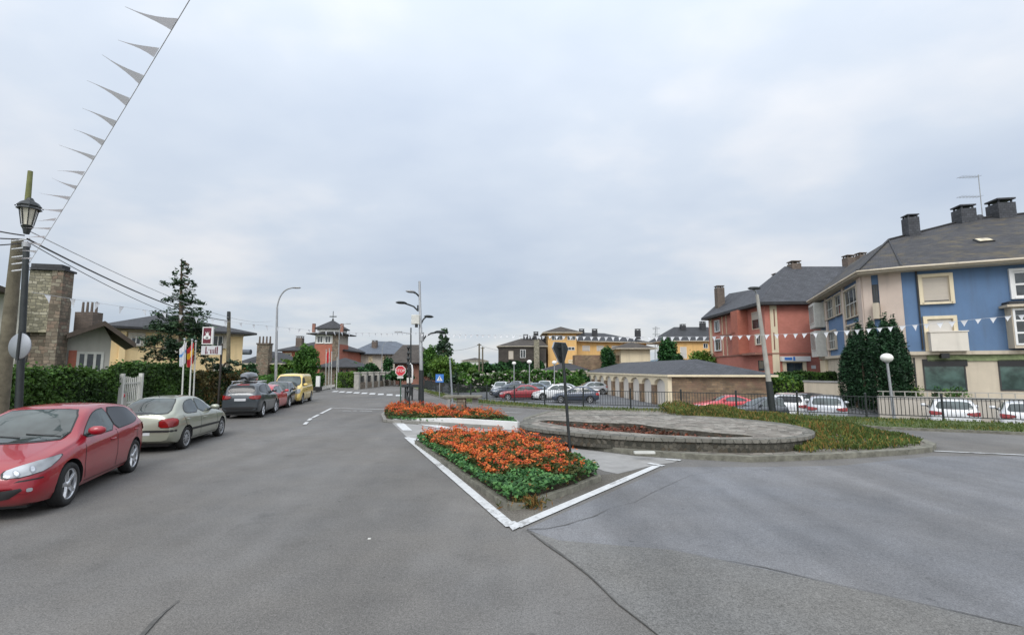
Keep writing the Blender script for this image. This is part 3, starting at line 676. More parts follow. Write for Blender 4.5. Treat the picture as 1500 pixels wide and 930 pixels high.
m = MB(); m.sheet(inset(I1, .1), .07); struct(m, 'planter_soil', M['soil'])
def bed(poly, n_green, n_flower, ffun, seed, z=.12, gleaf=.055, fleaf=.045, hg=.22, hf=.34, names=('ground_cover', 'orange_flowers'), labels=('', '')):
    rng = np.random.default_rng(seed); a, b = scatter(poly, n_green, rng)
    bump = .5+.5*np.sin(a*5.3+1)*np.cos(b*4.1)+.25*np.sin(a*11+b*9)
    f = ffun(a, b); h = np.where(f, hf*.8, hg)*(.55+.45*bump); zz = z+h*rng.random(len(a))**.4
    mi = np.where(f, 2, np.where(rng.random(len(a))+.3*np.sin(a*7)*np.sin(b*6) > .5, 0, 1)); mi = np.where((rng.random(len(a)) < .035), 3, mi)
    V = leaf_arrays(np.stack([a, b, zz], 1), gleaf, rng, .5, 1.4)
    g = leaf_object(names[0], V, mi, [M['gc_l'], M['gc_d'], M['fl_g'], M['dry']], None, (poly[0][0], poly[0][1], z)); tag(g, labels[0], 'ground cover', kind='stuff')
    # blossoms: little rosettes of petals grouped on heads
    a, b = scatter(poly, n_flower, rng); k = ffun(a, b) & (rng.random(len(a)) < .50+.5*np.sin(a*2.3+1.7)*np.cos(b*1.9)+.3); a, b = a[k], b[k]; nh = len(a)
    bump = .5+.5*np.sin(a*5.3+1)*np.cos(b*4.1)+.25*np.sin(a*11+b*9); zz = z+hf*(.55+.5*bump)+rng.normal(0, .035, nh)
    rep = 7; ph = np.repeat(np.stack([a, b, zz], 1), rep, 0); ph += rng.normal(0, fleaf*.75, ph.shape)*np.array([1, 1, .6])
    V = leaf_arrays(ph, fleaf, rng, .6, 1.1); mi = np.repeat((rng.random(nh) < .35).astype(int), rep)
    fo = leaf_object(names[1], V, mi, [M['fl_o'], M['fl_r']], None, (poly[0][0], poly[0][1], z)); tag(fo, labels[1], 'flowers', kind='stuff')
bed(inset(I1, .03), 42000, 2500, lambda a, b: (b > 9.25+.25*np.sin(a*4)) & ((a+2.95)*.92+(b-14.3)*.42 > .20) & (b < 14.9-.3*a) & (a*.8 < 1.02+.1*np.sin(b*5)), 11,
    labels=('low blue green ground cover at the tip of the near planter', 'orange flowers massed in the near triangular planter'))
rng = np.random.default_rng(31); th_ = rng.normal(0, 1, (260, 2))*np.array([.16, .07])+np.array([.22, 7.86])
wd = leaf_arrays(np.stack([th_[:, 0], th_[:, 1], .02+rng.random(260)*.16], 1), .022, rng, 0, 5.0, None, 1.2)
tag(leaf_object('dry_weeds', wd, rng.integers(0, 2, 260), [M['dry'], M['fl_g']], None, (.2, 7.85, .0)), 'brown dry weeds growing over the front corner kerb of the near planter', 'weeds', kind='stuff')
# pale pavement between the planter and the stone ring
m = MB(); m.sheet([xy(G(*p)) for p in ((752, 636), (775, 646), (836, 656), (930, 668), (1000, 673), (985, 678), (962, 680), (905, 694), (885, 690), (838, 672), (700, 655))], .006)
m.sheet([xy(G(*p)) for p in ((572, 617), (640, 617), (758, 632), (752, 640), (640, 650), (604, 648))], .005)
e_ = MB(); e_.sheet([xy(G(*p)) for p in ((601, 645), (612, 648), (733, 735), (745, 738), (880, 695), (905, 694), (955, 684), (752, 768))], .004); struct(e_, 'dirty_road_edge', M['dirt'])
struct(m, 'island_paving', M['concrete'])
# far planter
I2 = [(-5.35, 20.2), (-4.85, 19.85), (.15, 17.6), (.35, 18.0), (.2, 20.2), (-1.4, 22.6), (-4.3, 25.2), (-6.1, 26.6), (-6.5, 25.6), (-6.1, 22.6)]
m = MB(); ring_mesh(m, I2, .14, -.01, .12); struct(m, 'far_planter_kerb', M['kerb'])
m = MB(); m.sheet(inset(I2, .1), .09); struct(m, 'far_planter_soil', M['soil'])
m = MB(); A, B = G(575, 618), G(758, 630); n = Vector((A.y-B.y, B.x-A.x, 0)).normalized()*.16
for i in range(6):
    a = A.lerp(B, i/6); b = A.lerp(B, (i+1)/6); h0 = .13+.16*min(1, i/3); h1 = .13+.16*min(1, (i+1)/3)
    vs = [a, b, b+n, a+n]; vs = [(v.x, v.y, -.01) for v in vs]+[(a.x, a.y, h0), (b.x, b.y, h1), (b.x+n.x, b.y+n.y, h1), (a.x+n.x, a.y+n.y, h0)]
    m.add(vs, [(0, 1, 5, 4), (4, 5, 6, 7), (2, 3, 7, 6), (1, 2, 6, 5), (3, 0, 4, 7)])
single(m, 'low_white_wall', M['white_wall'], 'low pale wall along the front of the far flower planter', 'wall', tuple(A))
bed(inset(I2, .15), 26000, 2900, lambda a, b: (a+b*.0 < -.35+.2*np.sin(b*3)) & (b+.455*a > 18.1) & ((a < -1.7) | (b > 19.3)), 13, hg=.12, hf=.34, fleaf=.05, gleaf=.07,
    names=('ground_cover', 'orange_flowers'), labels=('green edging plants round the far flower planter', 'orange flowers massed in the far planter below the multi-armed lamp'))

# oval island with the dry stone ring
I3p = [(768, 638), (776, 646), (836, 654), (932, 667), (1020, 673), (1100, 677), (1160, 675), (1250, 671), (1330, 666), (1366, 662), (1372, 656), (1340, 645), (1290, 634), (1240, 625), (1180, 616), (1120, 611), (1040, 606), (940, 604), (860, 604), (800, 606), (768, 616), (762, 628)]
I3 = [xy(G(*p)) for p in I3p]
m = MB(); ring_mesh(m, I3, .22, -.01, .13); struct(m, 'island_kerb', M['kerb_old'])
m = MB(); m.sheet(inset(I3, .2), .11); struct(m, 'island_ground', M['ring_top'])
zt = .44; zb = .1
def interp_closed(pts, n):
    out = []; L_ = len(pts)
    for i in range(L_):
        p0, p1, p2, p3 = [Vector(pts[(i+k) % L_][:2]) for k in (-1, 0, 1, 2)]
        for s in range(n):
            t = s/n; out.append(.5*((2*p1)+(-p0+p2)*t+(2*p0-5*p1+4*p2-p3)*t*t+(-p0+3*p1-3*p2+p3)*t**3))
    return out
outer = interp_closed([G(px, py, zt) for px, py in ((764, 619), (772, 625), (836, 633), (932, 639.5), (1020, 642), (1092, 643.5), (1150, 642), (1186, 637), (1188, 630), (1160, 622), (1110, 615.5), (1040, 610), (960, 607.5), (880, 607), (810, 609), (776, 613))], 4)
inner = interp_closed([G(px, py, zt) for px, py in ((790, 617), (812, 621), (850, 627), (905, 632), (960, 636), (1010, 638.5), (1060, 640), (1100, 639.5), (1096, 637.5), (1060, 634.5), (1010, 630), (965, 625.5), (930, 620.5), (880, 619), (835, 617), (806, 615.5))], 4)
n = len(outer); ring = thing('stone_ring', 'dry oval stone basin with mossy wall and wide paved rim on the island', 'stone basin', (4.6, 14.8, .1))
m = MB(); mi_ = MB()
for i in range(n):
    j = (i+1) % n; a, b = outer[i], outer[j]
    m.add([(a.x, a.y, zb), (b.x, b.y, zb), (b.x, b.y, zt-.09), (a.x, a.y, zt-.09)], [(0, 1, 2, 3)])
    a, b = inner[i], inner[j]; mi_.add([(b.x, b.y, zb), (a.x, a.y, zb), (a.x, a.y, zt), (b.x, b.y, zt)], [(0, 1, 2, 3)])
m.build('outer_wall', M['ring_stone'], ring); mi_.build('inner_wall', M['ring_stone'], ring)
m = MB(); cen = Vector((4.6, 15, 0))
for i in range(n):
    j = (i+1) % n; a, b, c, d = outer[i], outer[j], inner[j], inner[i]
    def ex(p): v = (p-cen.xy).normalized()*.05; return p+v
    a2, b2 = ex(a), ex(b); dn = lambda p, q, w: p.lerp(q, min(1, w/max(.01, (q-p).length)))
    a3, b3 = dn(a, d, .42), dn(b, c, .42)
    m.add([(a2.x, a2.y, zt-.09), (b2.x, b2.y, zt-.09), (b2.x, b2.y, zt), (a2.x, a2.y, zt)], [(0, 1, 2, 3)], 0)
    m.add([(a2.x, a2.y, zt), (b2.x, b2.y, zt), (b3.x, b3.y, zt), (a3.x, a3.y, zt)], [(0, 1, 2, 3)], 0)
    m.add([(a3.x, a3.y, zt), (b3.x, b3.y, zt), (c.x, c.y, zt), (d.x, d.y, zt)], [(0, 1, 2, 3)], 1)
m.build('paved_rim', [M['ring_coping'], M['ring_top']], ring)
m = MB(); m.add([(p.x, p.y, .24) for p in inner], [tuple(range(n))]); m.build('basin_floor', M['leaf_litter'], ring)
rng = np.random.default_rng(3); ip = [(p.x, p.y) for p in inner]; a, b = scatter(ip, 2600, rng)
V = leaf_arrays(np.stack([a, b, .25+rng.random(len(a))*.14], 1), .09, rng, .7, 1.3)
M['litter1'] = LG('fallen_leaf_red', (.16, .04, .025), (.24, .08, .04)); M['litter2'] = LG('fallen_leaf_dark', (.06, .03, .02), (.10, .05, .03))
leaf_object('fallen_leaves', V, rng.integers(0, 2, len(a)), [M['litter1'], M['litter2']], ring)['kind'] = 'stuff'
# plants at the right end of the island
op = [(p.x, p.y) for p in outer]
ip3 = inset(I3, .3); rng = np.random.default_rng(8)
a, b = scatter(ip3, 90000, rng); k = ~inpoly(a, b, op) & (a > 7.2); a, b = a[k], b[k]
lump = .5+.5*np.sin(a*2.1+.4)*np.cos(b*1.7+.5)
hh = (.14+.34*lump)*np.clip((13.2-a)/4, .25, 1)*np.clip((b-12.2)/1.5, .45, 1.15); zz = .11+hh*rng.random(len(a))**.5
r = rng.random(len(a))-.3*np.clip((a-9)/4, 0, 1)+.25*(lump-.5); mi = np.where(r > .78, 2, np.where(r > .66, 3, np.where(r > .3, 0, 1)))
o_ = leaf_object('island_plants', leaf_arrays(np.stack([a, b, zz], 1), .034, rng, 0, 4.0, None, 2.), mi, [M['gr_l'], M['gr_d'], M['gr_y'], M['dry']], None, (9, 14, .1)); tag(o_, 'green and straw coloured ground plants at the right end of the oval island', 'ground cover', kind='stuff')
a, b = scatter(ip3, 20000, rng); k = ~inpoly(a, b, op) & (a < 7.2) & (b < 20); a, b = a[k], b[k]
# distant hills
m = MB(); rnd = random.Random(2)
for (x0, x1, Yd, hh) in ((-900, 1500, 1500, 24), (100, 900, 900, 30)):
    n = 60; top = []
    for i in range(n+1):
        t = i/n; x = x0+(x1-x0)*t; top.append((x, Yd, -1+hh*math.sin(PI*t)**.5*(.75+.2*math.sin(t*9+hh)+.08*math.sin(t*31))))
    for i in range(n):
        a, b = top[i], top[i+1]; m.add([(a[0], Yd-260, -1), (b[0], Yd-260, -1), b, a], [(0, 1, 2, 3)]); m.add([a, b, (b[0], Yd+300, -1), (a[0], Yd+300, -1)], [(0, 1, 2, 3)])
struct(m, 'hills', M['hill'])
# ================================================================== CARS
def pw(tab, s):
    """monotone smooth interpolation of (s, value) pairs"""
    if s <= tab[0][0]: return tab[0][1]
    if s >= tab[-1][0]: return tab[-1][1]
    for i in range(len(tab)-1):
        a, b = tab[i], tab[i+1]
        if a[0] <= s <= b[0]:
            t = (s-a[0])/(b[0]-a[0]); d = (b[1]-a[1])
            def slope(k):
                if k <= 0 or k >= len(tab)-1: return 0 if len(tab) < 2 else (tab[min(k+1, len(tab)-1)][1]-tab[max(k-1, 0)][1])/(tab[min(k+1, len(tab)-1)][0]-tab[max(k-1, 0)][0])
                s0 = (tab[k][1]-tab[k-1][1])/(tab[k][0]-tab[k-1][0]); s1 = (tab[k+1][1]-tab[k][1])/(tab[k+1][0]-tab[k][0])
                return 0 if s0*s1 <= 0 else 2*s0*s1/(s0+s1)
            h = b[0]-a[0]; m0, m1 = slope(i)*h, slope(i+1)*h
            return (2*t**3-3*t**2+1)*a[1]+(t**3-2*t**2+t)*m0+(-2*t**3+3*t**2)*b[1]+(t**3-t**2)*m1
SPEC = {
 'hatch': dict(L=4.25, W=1.80, wb=(.205, .823), r=.33, tum=.40,
   T=[(0, .56), (.012, .66), (.05, .75), (.13, .85), (.25, .955), (.285, .99), (.36, 1.17), (.45, 1.375), (.52, 1.45), (.62, 1.465), (.78, 1.43), (.885, 1.35), (.93, 1.21), (.965, 1.05), (.985, .95), (1, .80)],
   B=[(0, .5), (.05, .66), (.15, .78), (.28, .90), (.5, .95), (.8, 1.01), (.93, 1.03), (1, .75)],
   Wp=[(0, .66), (.012, .76), (.05, .89), (.12, .965), (.25, 1), (.75, 1), (.9, .97), (.965, .91), (1, .80)],
   zb=[(0, .34), (.02, .22), (.1, .17), (.9, .19), (.97, .26), (1, .36)],
   side=[[(.335, .985), (.40, 1.16), (.475, 1.325), (.53, 1.375), (.595, 1.385), (.60, .995), (.45, .985)], [(.615, .995), (.61, 1.385), (.72, 1.375), (.815, 1.335), (.865, 1.22), (.885, 1.10), (.83, 1.04), (.72, 1.01)]],
   ws=[(.64, 1.0), (.50, 1.39)], rw=[(.55, 1.06), (.48, 1.33)]),
 'fast': dict(L=4.15, W=1.70, wb=(.195, .815), r=.30, tum=.42,
   T=[(0, .52), (.012, .64), (.06, .73), (.15, .81), (.27, .90), (.31, .94), (.38, 1.12), (.46, 1.30), (.53, 1.39), (.64, 1.41), (.76, 1.37), (.84, 1.27), (.92, 1.08), (.955, 1.00), (.985, .98), (1, .84)],
   B=[(0, .5), (.08, .68), (.28, .86), (.6, .90), (.9, .95), (1, .76)],
   Wp=[(0, .70), (.012, .80), (.05, .91), (.12, .965), (.25, 1), (.75, 1), (.9, .97), (.975, .92), (1, .84)],
   zb=[(0, .32), (.02, .22), (.1, .18), (.9, .2), (.97, .26), (1, .32)],
   side=[[(.36, .93), (.43, 1.12), (.50, 1.27), (.55, 1.31), (.60, 1.32), (.605, .945)], [(.62, .95), (.615, 1.32), (.70, 1.31), (.76, 1.27), (.81, 1.15), (.83, 1.02), (.80, .97)]],
   ws=[(.62, .95), (.48, 1.33)], rw=[(.60, 1.02), (.47, 1.34)]),
 'suv': dict(L=4.4, W=1.84, wb=(.20, .80), r=.35, tum=.30,
   T=[(0, .62), (.012, .80), (.05, .90), (.15, 1.0), (.26, 1.07), (.29, 1.10), (.36, 1.30), (.43, 1.48), (.50, 1.57), (.62, 1.60), (.80, 1.57), (.91, 1.50), (.95, 1.36), (.975, 1.16), (.99, 1.08), (1, .90)],
   B=[(0, .6), (.05, .80), (.28, 1.0), (.6, 1.05), (.93, 1.12), (1, .85)],
   Wp=[(0, .74), (.012, .84), (.05, .93), (.12, .98), (.25, 1), (.78, 1), (.92, .97), (.98, .92), (1, .86)],
   zb=[(0, .36), (.02, .26), (.1, .22), (.9, .24), (.97, .30), (1, .38)],
   side=[[(.345, 1.08), (.40, 1.26), (.455, 1.42), (.52, 1.49), (.59, 1.505), (.595, 1.10)], [(.61, 1.10), (.605, 1.505), (.72, 1.50), (.83, 1.47), (.89, 1.40), (.915, 1.24), (.87, 1.17), (.75, 1.12)]],
   ws=[(.68, 1.12), (.56, 1.51)], rw=[(.64, 1.18), (.54, 1.46)]),
 'van': dict(L=4.6, W=1.85, wb=(.19, .82), r=.33, tum=.16,
   T=[(0, .60), (.012, .80), (.06, .98), (.14, 1.10), (.17, 1.14), (.24, 1.45), (.31, 1.74), (.36, 1.83), (.5, 1.87), (.85, 1.87), (.97, 1.84), (.99, 1.72), (1, 1.5)],
   B=[(0, .55), (.06, .85), (.2, 1.05), (.9, 1.08), (1, 1.05)],
   Wp=[(0, .78), (.012, .87), (.05, .95), (.12, .985), (.2, 1), (.9, 1), (.98, .97), (1, .92)],
   zb=[(0, .34), (.02, .24), (.1, .2), (.9, .22), (.98, .28), (1, .34)],
   side=[[(.20, 1.12), (.245, 1.36), (.305, 1.62), (.41, 1.66), (.415, 1.13)]],
   ws=[(.74, 1.18), (.62, 1.70)], rw=[(.66, 1.15), (.62, 1.66)]),
 'coupe': dict(L=4.2, W=1.74, wb=(.20, .80), r=.31, tum=.5,
   T=[(0, .50), (.012, .60), (.06, .68), (.2, .78), (.33, .88), (.36, .90), (.44, 1.08), (.52, 1.21), (.58, 1.25), (.68, 1.23), (.78, 1.12), (.88, .96), (.95, .93), (.985, .90), (1, .76)],
   B=[(0, .48), (.08, .62), (.3, .80), (.6, .84), (.9, .88), (1, .72)],
   Wp=[(0, .68), (.012, .78), (.05, .90), (.12, .965), (.25, 1), (.75, 1), (.9, .97), (.975, .92), (1, .84)],
   zb=[(0, .30), (.02, .2), (.1, .16), (.9, .18), (.97, .24), (1, .3)],
   side=[[(.41, .89), (.47, 1.04), (.54, 1.145), (.60, 1.165), (.66, 1.15), (.74, 1.06), (.79, .95), (.76, .90)]],
   ws=[(.60, .92), (.46, 1.17)], rw=[(.58, .96), (.45, 1.17)]),
}
def chaikin(p, k=2):
    for _ in range(k):
        q = []
        for i in range(len(p)):
            a, b = Vector(p[i]), Vector(p[(i+1) % len(p)]); q += [a*.78+b*.22, a*.22+b*.78]
        p = q
    return p
def body_mesh(S):
    L, W, T, B, Wp, zbt = S['L'], S['W'], S['T'], S['B'], S['Wp'], S['zb']
    ss = [0, .004, .012, .025, .04, .06, .09]+[.12+.025*i for i in range(34)]+[.965, .975, .985, .993, 1]
    ss = sorted(set(round(x, 4) for x in ss if x <= 1)); rings = []
    for s in ss:
        w = W/2*pw(Wp, s); t = pw(T, s); zb = pw(zbt, s); b = min(pw(B, s), t-.035); h = t-b
        ub = w*.935; tl = S['tum']*max(0, h-.05)+.015; yt = ub-tl; r = min(.13, h*.55); yt2 = yt
        pts = [(0, zb), (w*.78, zb), (w*.92, zb+.035), (w*.978, zb+.13), (w, zb+(b-zb)*.45), (w*.998, zb+(b-zb)*.62), (w*.978, b-.085), (w*.955, b-.02), (ub, b+.006),
               (ub+(yt-ub)*.33, b+(h-r)*.33+.004), (ub+(yt-ub)*.7, b+(h-r)*.7), (yt, t-r), (yt-r*.28, t-r*.42), (yt-r*.75, t-r*.12), (yt*.66-r*.3, t+.008), (yt*.33, t+.022), (0, t+.027)]
        x = L/2-s*L
        rings.append([(x, y, z) for y, z in pts]+[(x, -y, z) for y, z in pts[-2:0:-1]])
    k = len(rings[0]); vs = [v for r in rings for v in r]; fs = []
    for i in range(len(rings)-1):
        for j in range(k): fs.append((i*k+j, (i+1)*k+j, (i+1)*k+(j+1) % k, i*k+(j+1) % k))
    fs.append(tuple(range(k))); fs.append(tuple((len(rings)-1)*k+j for j in range(k))[::-1])
    return vs, fs
_bodies = {}
def car_body(kind):
    if kind in _bodies: return _bodies[kind]
    S = SPEC[kind]; vs, fs = body_mesh(S); me = bpy.data.meshes.new('body'); me.from_pydata(vs, [], fs); me.update()
    bm = bmesh.new(); bm.from_mesh(me); bmesh.ops.recalc_face_normals(bm, faces=bm.faces); bvh = BVHTree.FromBMesh(bm); bm.to_mesh(me); bm.free()
    o = bpy.data.objects.new('tmp', me); COL.objects.link(o); r = S['r']
    cut = MB(); L, W = S['L'], S['W']
    for s in S['wb']:
        x = L/2-s*L
        for sy in (1, -1):
            cut.tube([(x, sy*(W/2-.27), r+.005), (x, sy*(W/2+.2), r+.005)], r+.055, 28)
    c = cut.build('cut', M['black'])
    bm = bmesh.new(); bm.from_mesh(c.data); bmesh.ops.remove_doubles(bm, verts=bm.verts, dist=1e-5); bmesh.ops.recalc_face_normals(bm, faces=bm.faces); bm.to_mesh(c.data); bm.free()
    me.materials.append(M['car_white']); me.materials.append(M['black'])
    c.data.materials.clear(); c.data.materials.append(M['car_white']); c.data.materials.append(M['black'])
    for p in c.data.polygons: p.material_index = 1
    md = o.modifiers.new('b', 'BOOLEAN'); md.operation = 'DIFFERENCE'; md.object = c; md.solver = 'EXACT'
    dg = bpy.context.evaluated_depsgraph_get(); dg.update(); res = bpy.data.meshes.new_from_object(o.evaluated_get(dg))
    bpy.data.objects.remove(o); bpy.data.objects.remove(c)
    # lower trim: faces under the sill line turn black
    for p in res.polygons:
        p.use_smooth = True
    res.set_sharp_from_angle(angle=R(38))
    _bodies[kind] = (res, bvh); return _bodies[kind]
def patch(bvh, pts, d, off, mb, mi=0, n=9, smooth=1, thick=True):
    """outline of 3D points swept along d onto the body: a shell `off` above its surface"""
    d = Vector(d).normalized(); u = d.orthogonal().normalized()
    if abs(d.z) < .9: u = Vector((0, 0, 1)).cross(d).normalized()
    w = d.cross(u); poly = [Vector((Vector(p).dot(u), Vector(p).dot(w))) for p in pts]
    if smooth: poly = chaikin(poly, smooth)
    dense = []
    for i in range(len(poly)):
        a, b = poly[i], poly[(i+1) % len(poly)]; k = max(1, int((b-a).length/.06))
        dense += [a.lerp(b, j/k) for j in range(k)]
    xs = [p.x for p in dense]; ys = [p.y for p in dense]; inner_ = []
    st = max(.03, max(max(xs)-min(xs), max(ys)-min(ys))/(n*2))
    gx = np.arange(min(xs)+st/2, max(xs), st); gy = np.arange(min(ys)+st/2, max(ys), st)
    if len(gx) and len(gy):
        A, Bq = np.meshgrid(gx, gy); A = A.ravel(); Bq = Bq.ravel(); k = inpoly(A, Bq, [(p.x, p.y) for p in dense])
        inner_ = [Vector((a, b)) for a, b, q in zip(A, Bq, k) if q and min((Vector((a, b))-p).length for p in dense) > st*.35]
    nb = len(dense)
    vo, _, fo, *_r = delaunay_2d_cdt(dense+inner_, [(i, (i+1) % nb) for i in range(nb)], [list(range(nb))], 1, 1e-5)
    out = []; last = None
    for q in vo:
        org = u*q.x+w*q.y-d*6; loc, nor, idx, dist = bvh.ray_cast(org, d)
        if loc is None: out.append(None); continue
        out.append((loc, nor if nor.dot(d) < 0 else -nor)); last = out[-1]
    if last is None: return
    out = [o if o is not None else last for o in out]
    flip = None
    top = [l+nn*off for l, nn in out]
    fs = []
    for f in fo:
        a, b, c = top[f[0]], top[f[1]], top[f[2]]
        fs.append(f if (b-a).cross(c-a).dot(d) < 0 else list(reversed(f)))
    mb.add(top, fs, mi, True)
_wheels = {}
def wheel_meshes(kind, r):
    key = (kind, round(r, 2))
    if key in _wheels: return _wheels[key]
    t = MB(); w = .10; Mx = Matrix.Rotation(-PI/2, 4, 'X')      # axis along y, outside = +y
    rr = r*.72
    t.lathe([(rr, -w), (r*.93, -w), (r, -w*.7), (r, w*.7), (r*.95, w*.97), (rr*1.03, w), (rr, w*.85), (rr, -w)], n=36, M=Mx)
    to = t.build('tyre_t', M['tyre']); tm = to.data; bpy.data.objects.remove(to)
    q = MB(); q.lathe([(.001, w*.1), (rr*1.0, w*.1)], n=30, M=Mx, mi=1)
    q.lathe([(rr*1.01, w*.1), (rr*1.01, w*.9), (rr*.93, w*.93), (rr*.9, w*.75), (rr*.9, w*.1)], n=30, M=Mx, mi=0)
    if kind == 'alloy':
        for k in range(5):
            a = 2*PI*k/5+.3; Rm = Matrix.Rotation(a, 4, 'Y')
            for sg in (0,):
                vs = []
                for (x, hw, y) in ((.0, .04, .072), (rr*.5, .026, .082), (rr*.95, .034, .088)):
                    o_ = sg*(.012+x*.10)
                    vs += [Rm @ Vector((o_-hw, y-.03, x)), Rm @ Vector((o_+hw, y-.03, x)), Rm @ Vector((o_+hw*.6, y, x)), Rm @ Vector((o_-hw*.6, y, x))]
                q.add(vs, [(a_*4+i, a_*4+(i+1) % 4, a_*4+4+(i+1) % 4, a_*4+4+i) for a_ in (0, 1) for i in range(4)], 0)
        q.lathe([(.055, .04), (.052, .085), (.03, .095), (.001, .095)], n=16, M=Mx, mi=0)
    else:
        q.lathe([(.001, .085), (rr*.35, .088), (rr*.42, .075), (rr*.72, .078), (rr*.88, .088), (rr*.93, .07)], n=30, M=Mx, mi=2)
        for k in range(10):
            a = 2*PI*k/10; Rm = Matrix.Rotation(a, 4, 'Y'); q.box(-.018, .018, .079, .084, rr*.48, rr*.72, 1, Rm)
    ro = q.build('rim_t', [M['alloy'], M['brake'], M['hubcap']]); rm = ro.data; bpy.data.objects.remove(ro)
    _wheels[key] = (tm, rm); return _wheels[key]
def link(me, name, parent):
    o = bpy.data.objects.new(name, me); COL.objects.link(o); o.parent = parent; return o
def make_car(name, kind, paint_, label, cat, loc, heading, group, glass='car_glass', wheel='alloy', scale=1.0, extra=None, detail=True, trim=None, rear_dark=False):
    S = SPEC[kind]; L, W, r = S['L'], S['W'], S['r']; root = thing(name, label, cat, (0, 0, 0), 0, group)
    me, bvh = car_body(kind); me = me.copy(); me.materials[0] = paint_; link(me, 'body', root)
    def Xs(s): return L/2-s*L
    cy = Vector((0, 0, 0))
    # windscreen and rear window with black surround
    for nm, (lo, hi), sx in (('windscreen', S['ws'], 1), ('rear_window', S['rw'], -1)):
        g = MB(); poly = [(0, -lo[0], lo[1]), (0, -hi[0], hi[1]), (0, -hi[0]*.5, hi[1]+.022), (0, hi[0]*.5, hi[1]+.022), (0, hi[0], hi[1]), (0, lo[0], lo[1]), (0, lo[0]*.5, lo[1]-.02), (0, -lo[0]*.5, lo[1]-.02)]
        cz = sum(p[2] for p in poly)/8; big = [(p[0], p[1]*1.035, cz+(p[2]-cz)*1.07) for p in poly]
        patch(bvh, big, (-sx, 0, 0), .005, g, 1, 12); patch(bvh, poly, (-sx, 0, 0), .010, g, 0, 12); g.build(nm, [M[glass if sx > 0 else glass], M['black']], root, bevel=0)
    for sy in (1, -1):
        for sd in S['side']:
            g = MB(); poly = [(Xs(s), 0, z) for s, z in sd]; cx = sum(p[0] for p in poly)/len(poly); cz = sum(p[2] for p in poly)/len(poly)
            big = [(cx+(p[0]-cx)*1.05, 0, cz+(p[2]-cz)*1.09) for p in poly]
            patch(bvh, big, (0, -sy, 0), .003, g, 1, 9); patch(bvh, poly, (0, -sy, 0), .007, g, 0, 9); g.build('side_window', [M[glass if not (rear_dark and sd is S['side'][-1]) else 'car_glass_dark'], M['black']], root)
        # door seams
        g = MB(); belt = lambda s: pw(S['B'], s)
        def seam(pts, w=.0075):
            for (a, b) in zip(pts[:-1], pts[1:]):
                a = Vector((Xs(a[0]), 0, a[1])); b = Vector((Xs(b[0]), 0, b[1])); d = (b-a).normalized(); nn = Vector((-d.z, 0, d.x))*w
                patch(bvh, [a+nn, b+nn, b-nn, a-nn], (0, -sy, 0), .003, g, 0, 3, 0)
        if kind == 'van': seam([(.20, belt(.2)-.05), (.21, .45), (.25, .28), (.42, .28), (.425, 1.6)]); seam([(.46, .3), (.46, 1.68)]); seam([(.46, 1.0), (.98, 1.0)], .008)
        elif kind == 'coupe': seam([(.37, belt(.37)), (.36, .45), (.38, .27), (.64, .26), (.70, .45), (.71, belt(.7))])
        else:
            seam([(.315, belt(.3)), (.30, .55), (.32, .28), (.60, .27), (.607, belt(.6)+.02)]); seam([(.607, .28), (.74, .28), (.76, .5), (.83, .68), (.865, belt(.85))])
        g.build('door_seam', M['black'], root)
        if detail:
            for s in ((.55, .82) if kind not in ('van', 'coupe') else (.40,)):
                h = MB(); z = belt(s)-.12; loc_, nn, _, _ = bvh.ray_cast(Vector((Xs(s), sy*3, z)), Vector((0, -sy, 0)))
                h.tube([loc_+Vector((.09, sy*.005, 0)), loc_+Vector((.06, sy*.03, 0)), loc_+Vector((-.06, sy*.03, 0)), loc_+Vector((-.09, sy*.005, 0))], .014, 6); h.build('door_handle', paint_, root)
        # mirror
        s0 = S['side'][0][0][0]+.035; zm = S['side'][0][0][1]+.04
        loc_, nn, _, _ = bvh.ray_cast(Vector((Xs(s0), sy*3, zm)), Vector((0, -sy, 0)))
        h = MB(); h.lathe([(.001, -.12), (.05, -.115), (.085, -.06), (.09, .0), (.085, .06), (.05, .115), (.001, .12)], tuple(loc_+Vector((.01, sy*.15, .05))), 14, 0, Matrix.Diagonal((.75, 1, .85, 1)) @ Matrix.Rotation(PI/2, 4, 'X'))
        h.tube([loc_+Vector((.0, -sy*.01, -.01)), loc_+Vector((.01, sy*.1, .015))], .028, 8, 1)
        h.build('mirror', [paint_, M['black']], root)
    # wheels
    tm, rm = wheel_meshes(wheel, r)
    for s in S['wb']:
        for sy in (1, -1):
            o = link(tm, 'wheel', root); o.location = (Xs(s), sy*(W/2-.115), r); o.rotation_euler = (0, 0, 0 if sy > 0 else PI); link(rm, 'rim', o)
    # arch shadow gap liner & floor
    fl = MB(); fl.box(-L*.44, L*.44, -W*.36, W*.36, .15, .26); fl.build('underbody', M['black'], root)
    zf = pw(S['T'], .012)
    g = MB()   # lamps
    def lamps(nm, pts, d, mat, rim=None):
        for sy in (1, -1):
            g = MB(); pp = [(x, y*sy, z) for x, y, z in pts]; c = sum((Vector(p) for p in pp), Vector())/len(pp)
            patch(bvh, [c+(Vector(p)-c)*1.08 for p in pp], (d[0], d[1]*sy, d[2]), .007, g, 1, 10, 1); patch(bvh, pp, (d[0], d[1]*sy, d[2]), .016, g, 0, 10, 1); g.build(nm, [mat, M['black']], root)
    F = L/2; Rr = -L/2
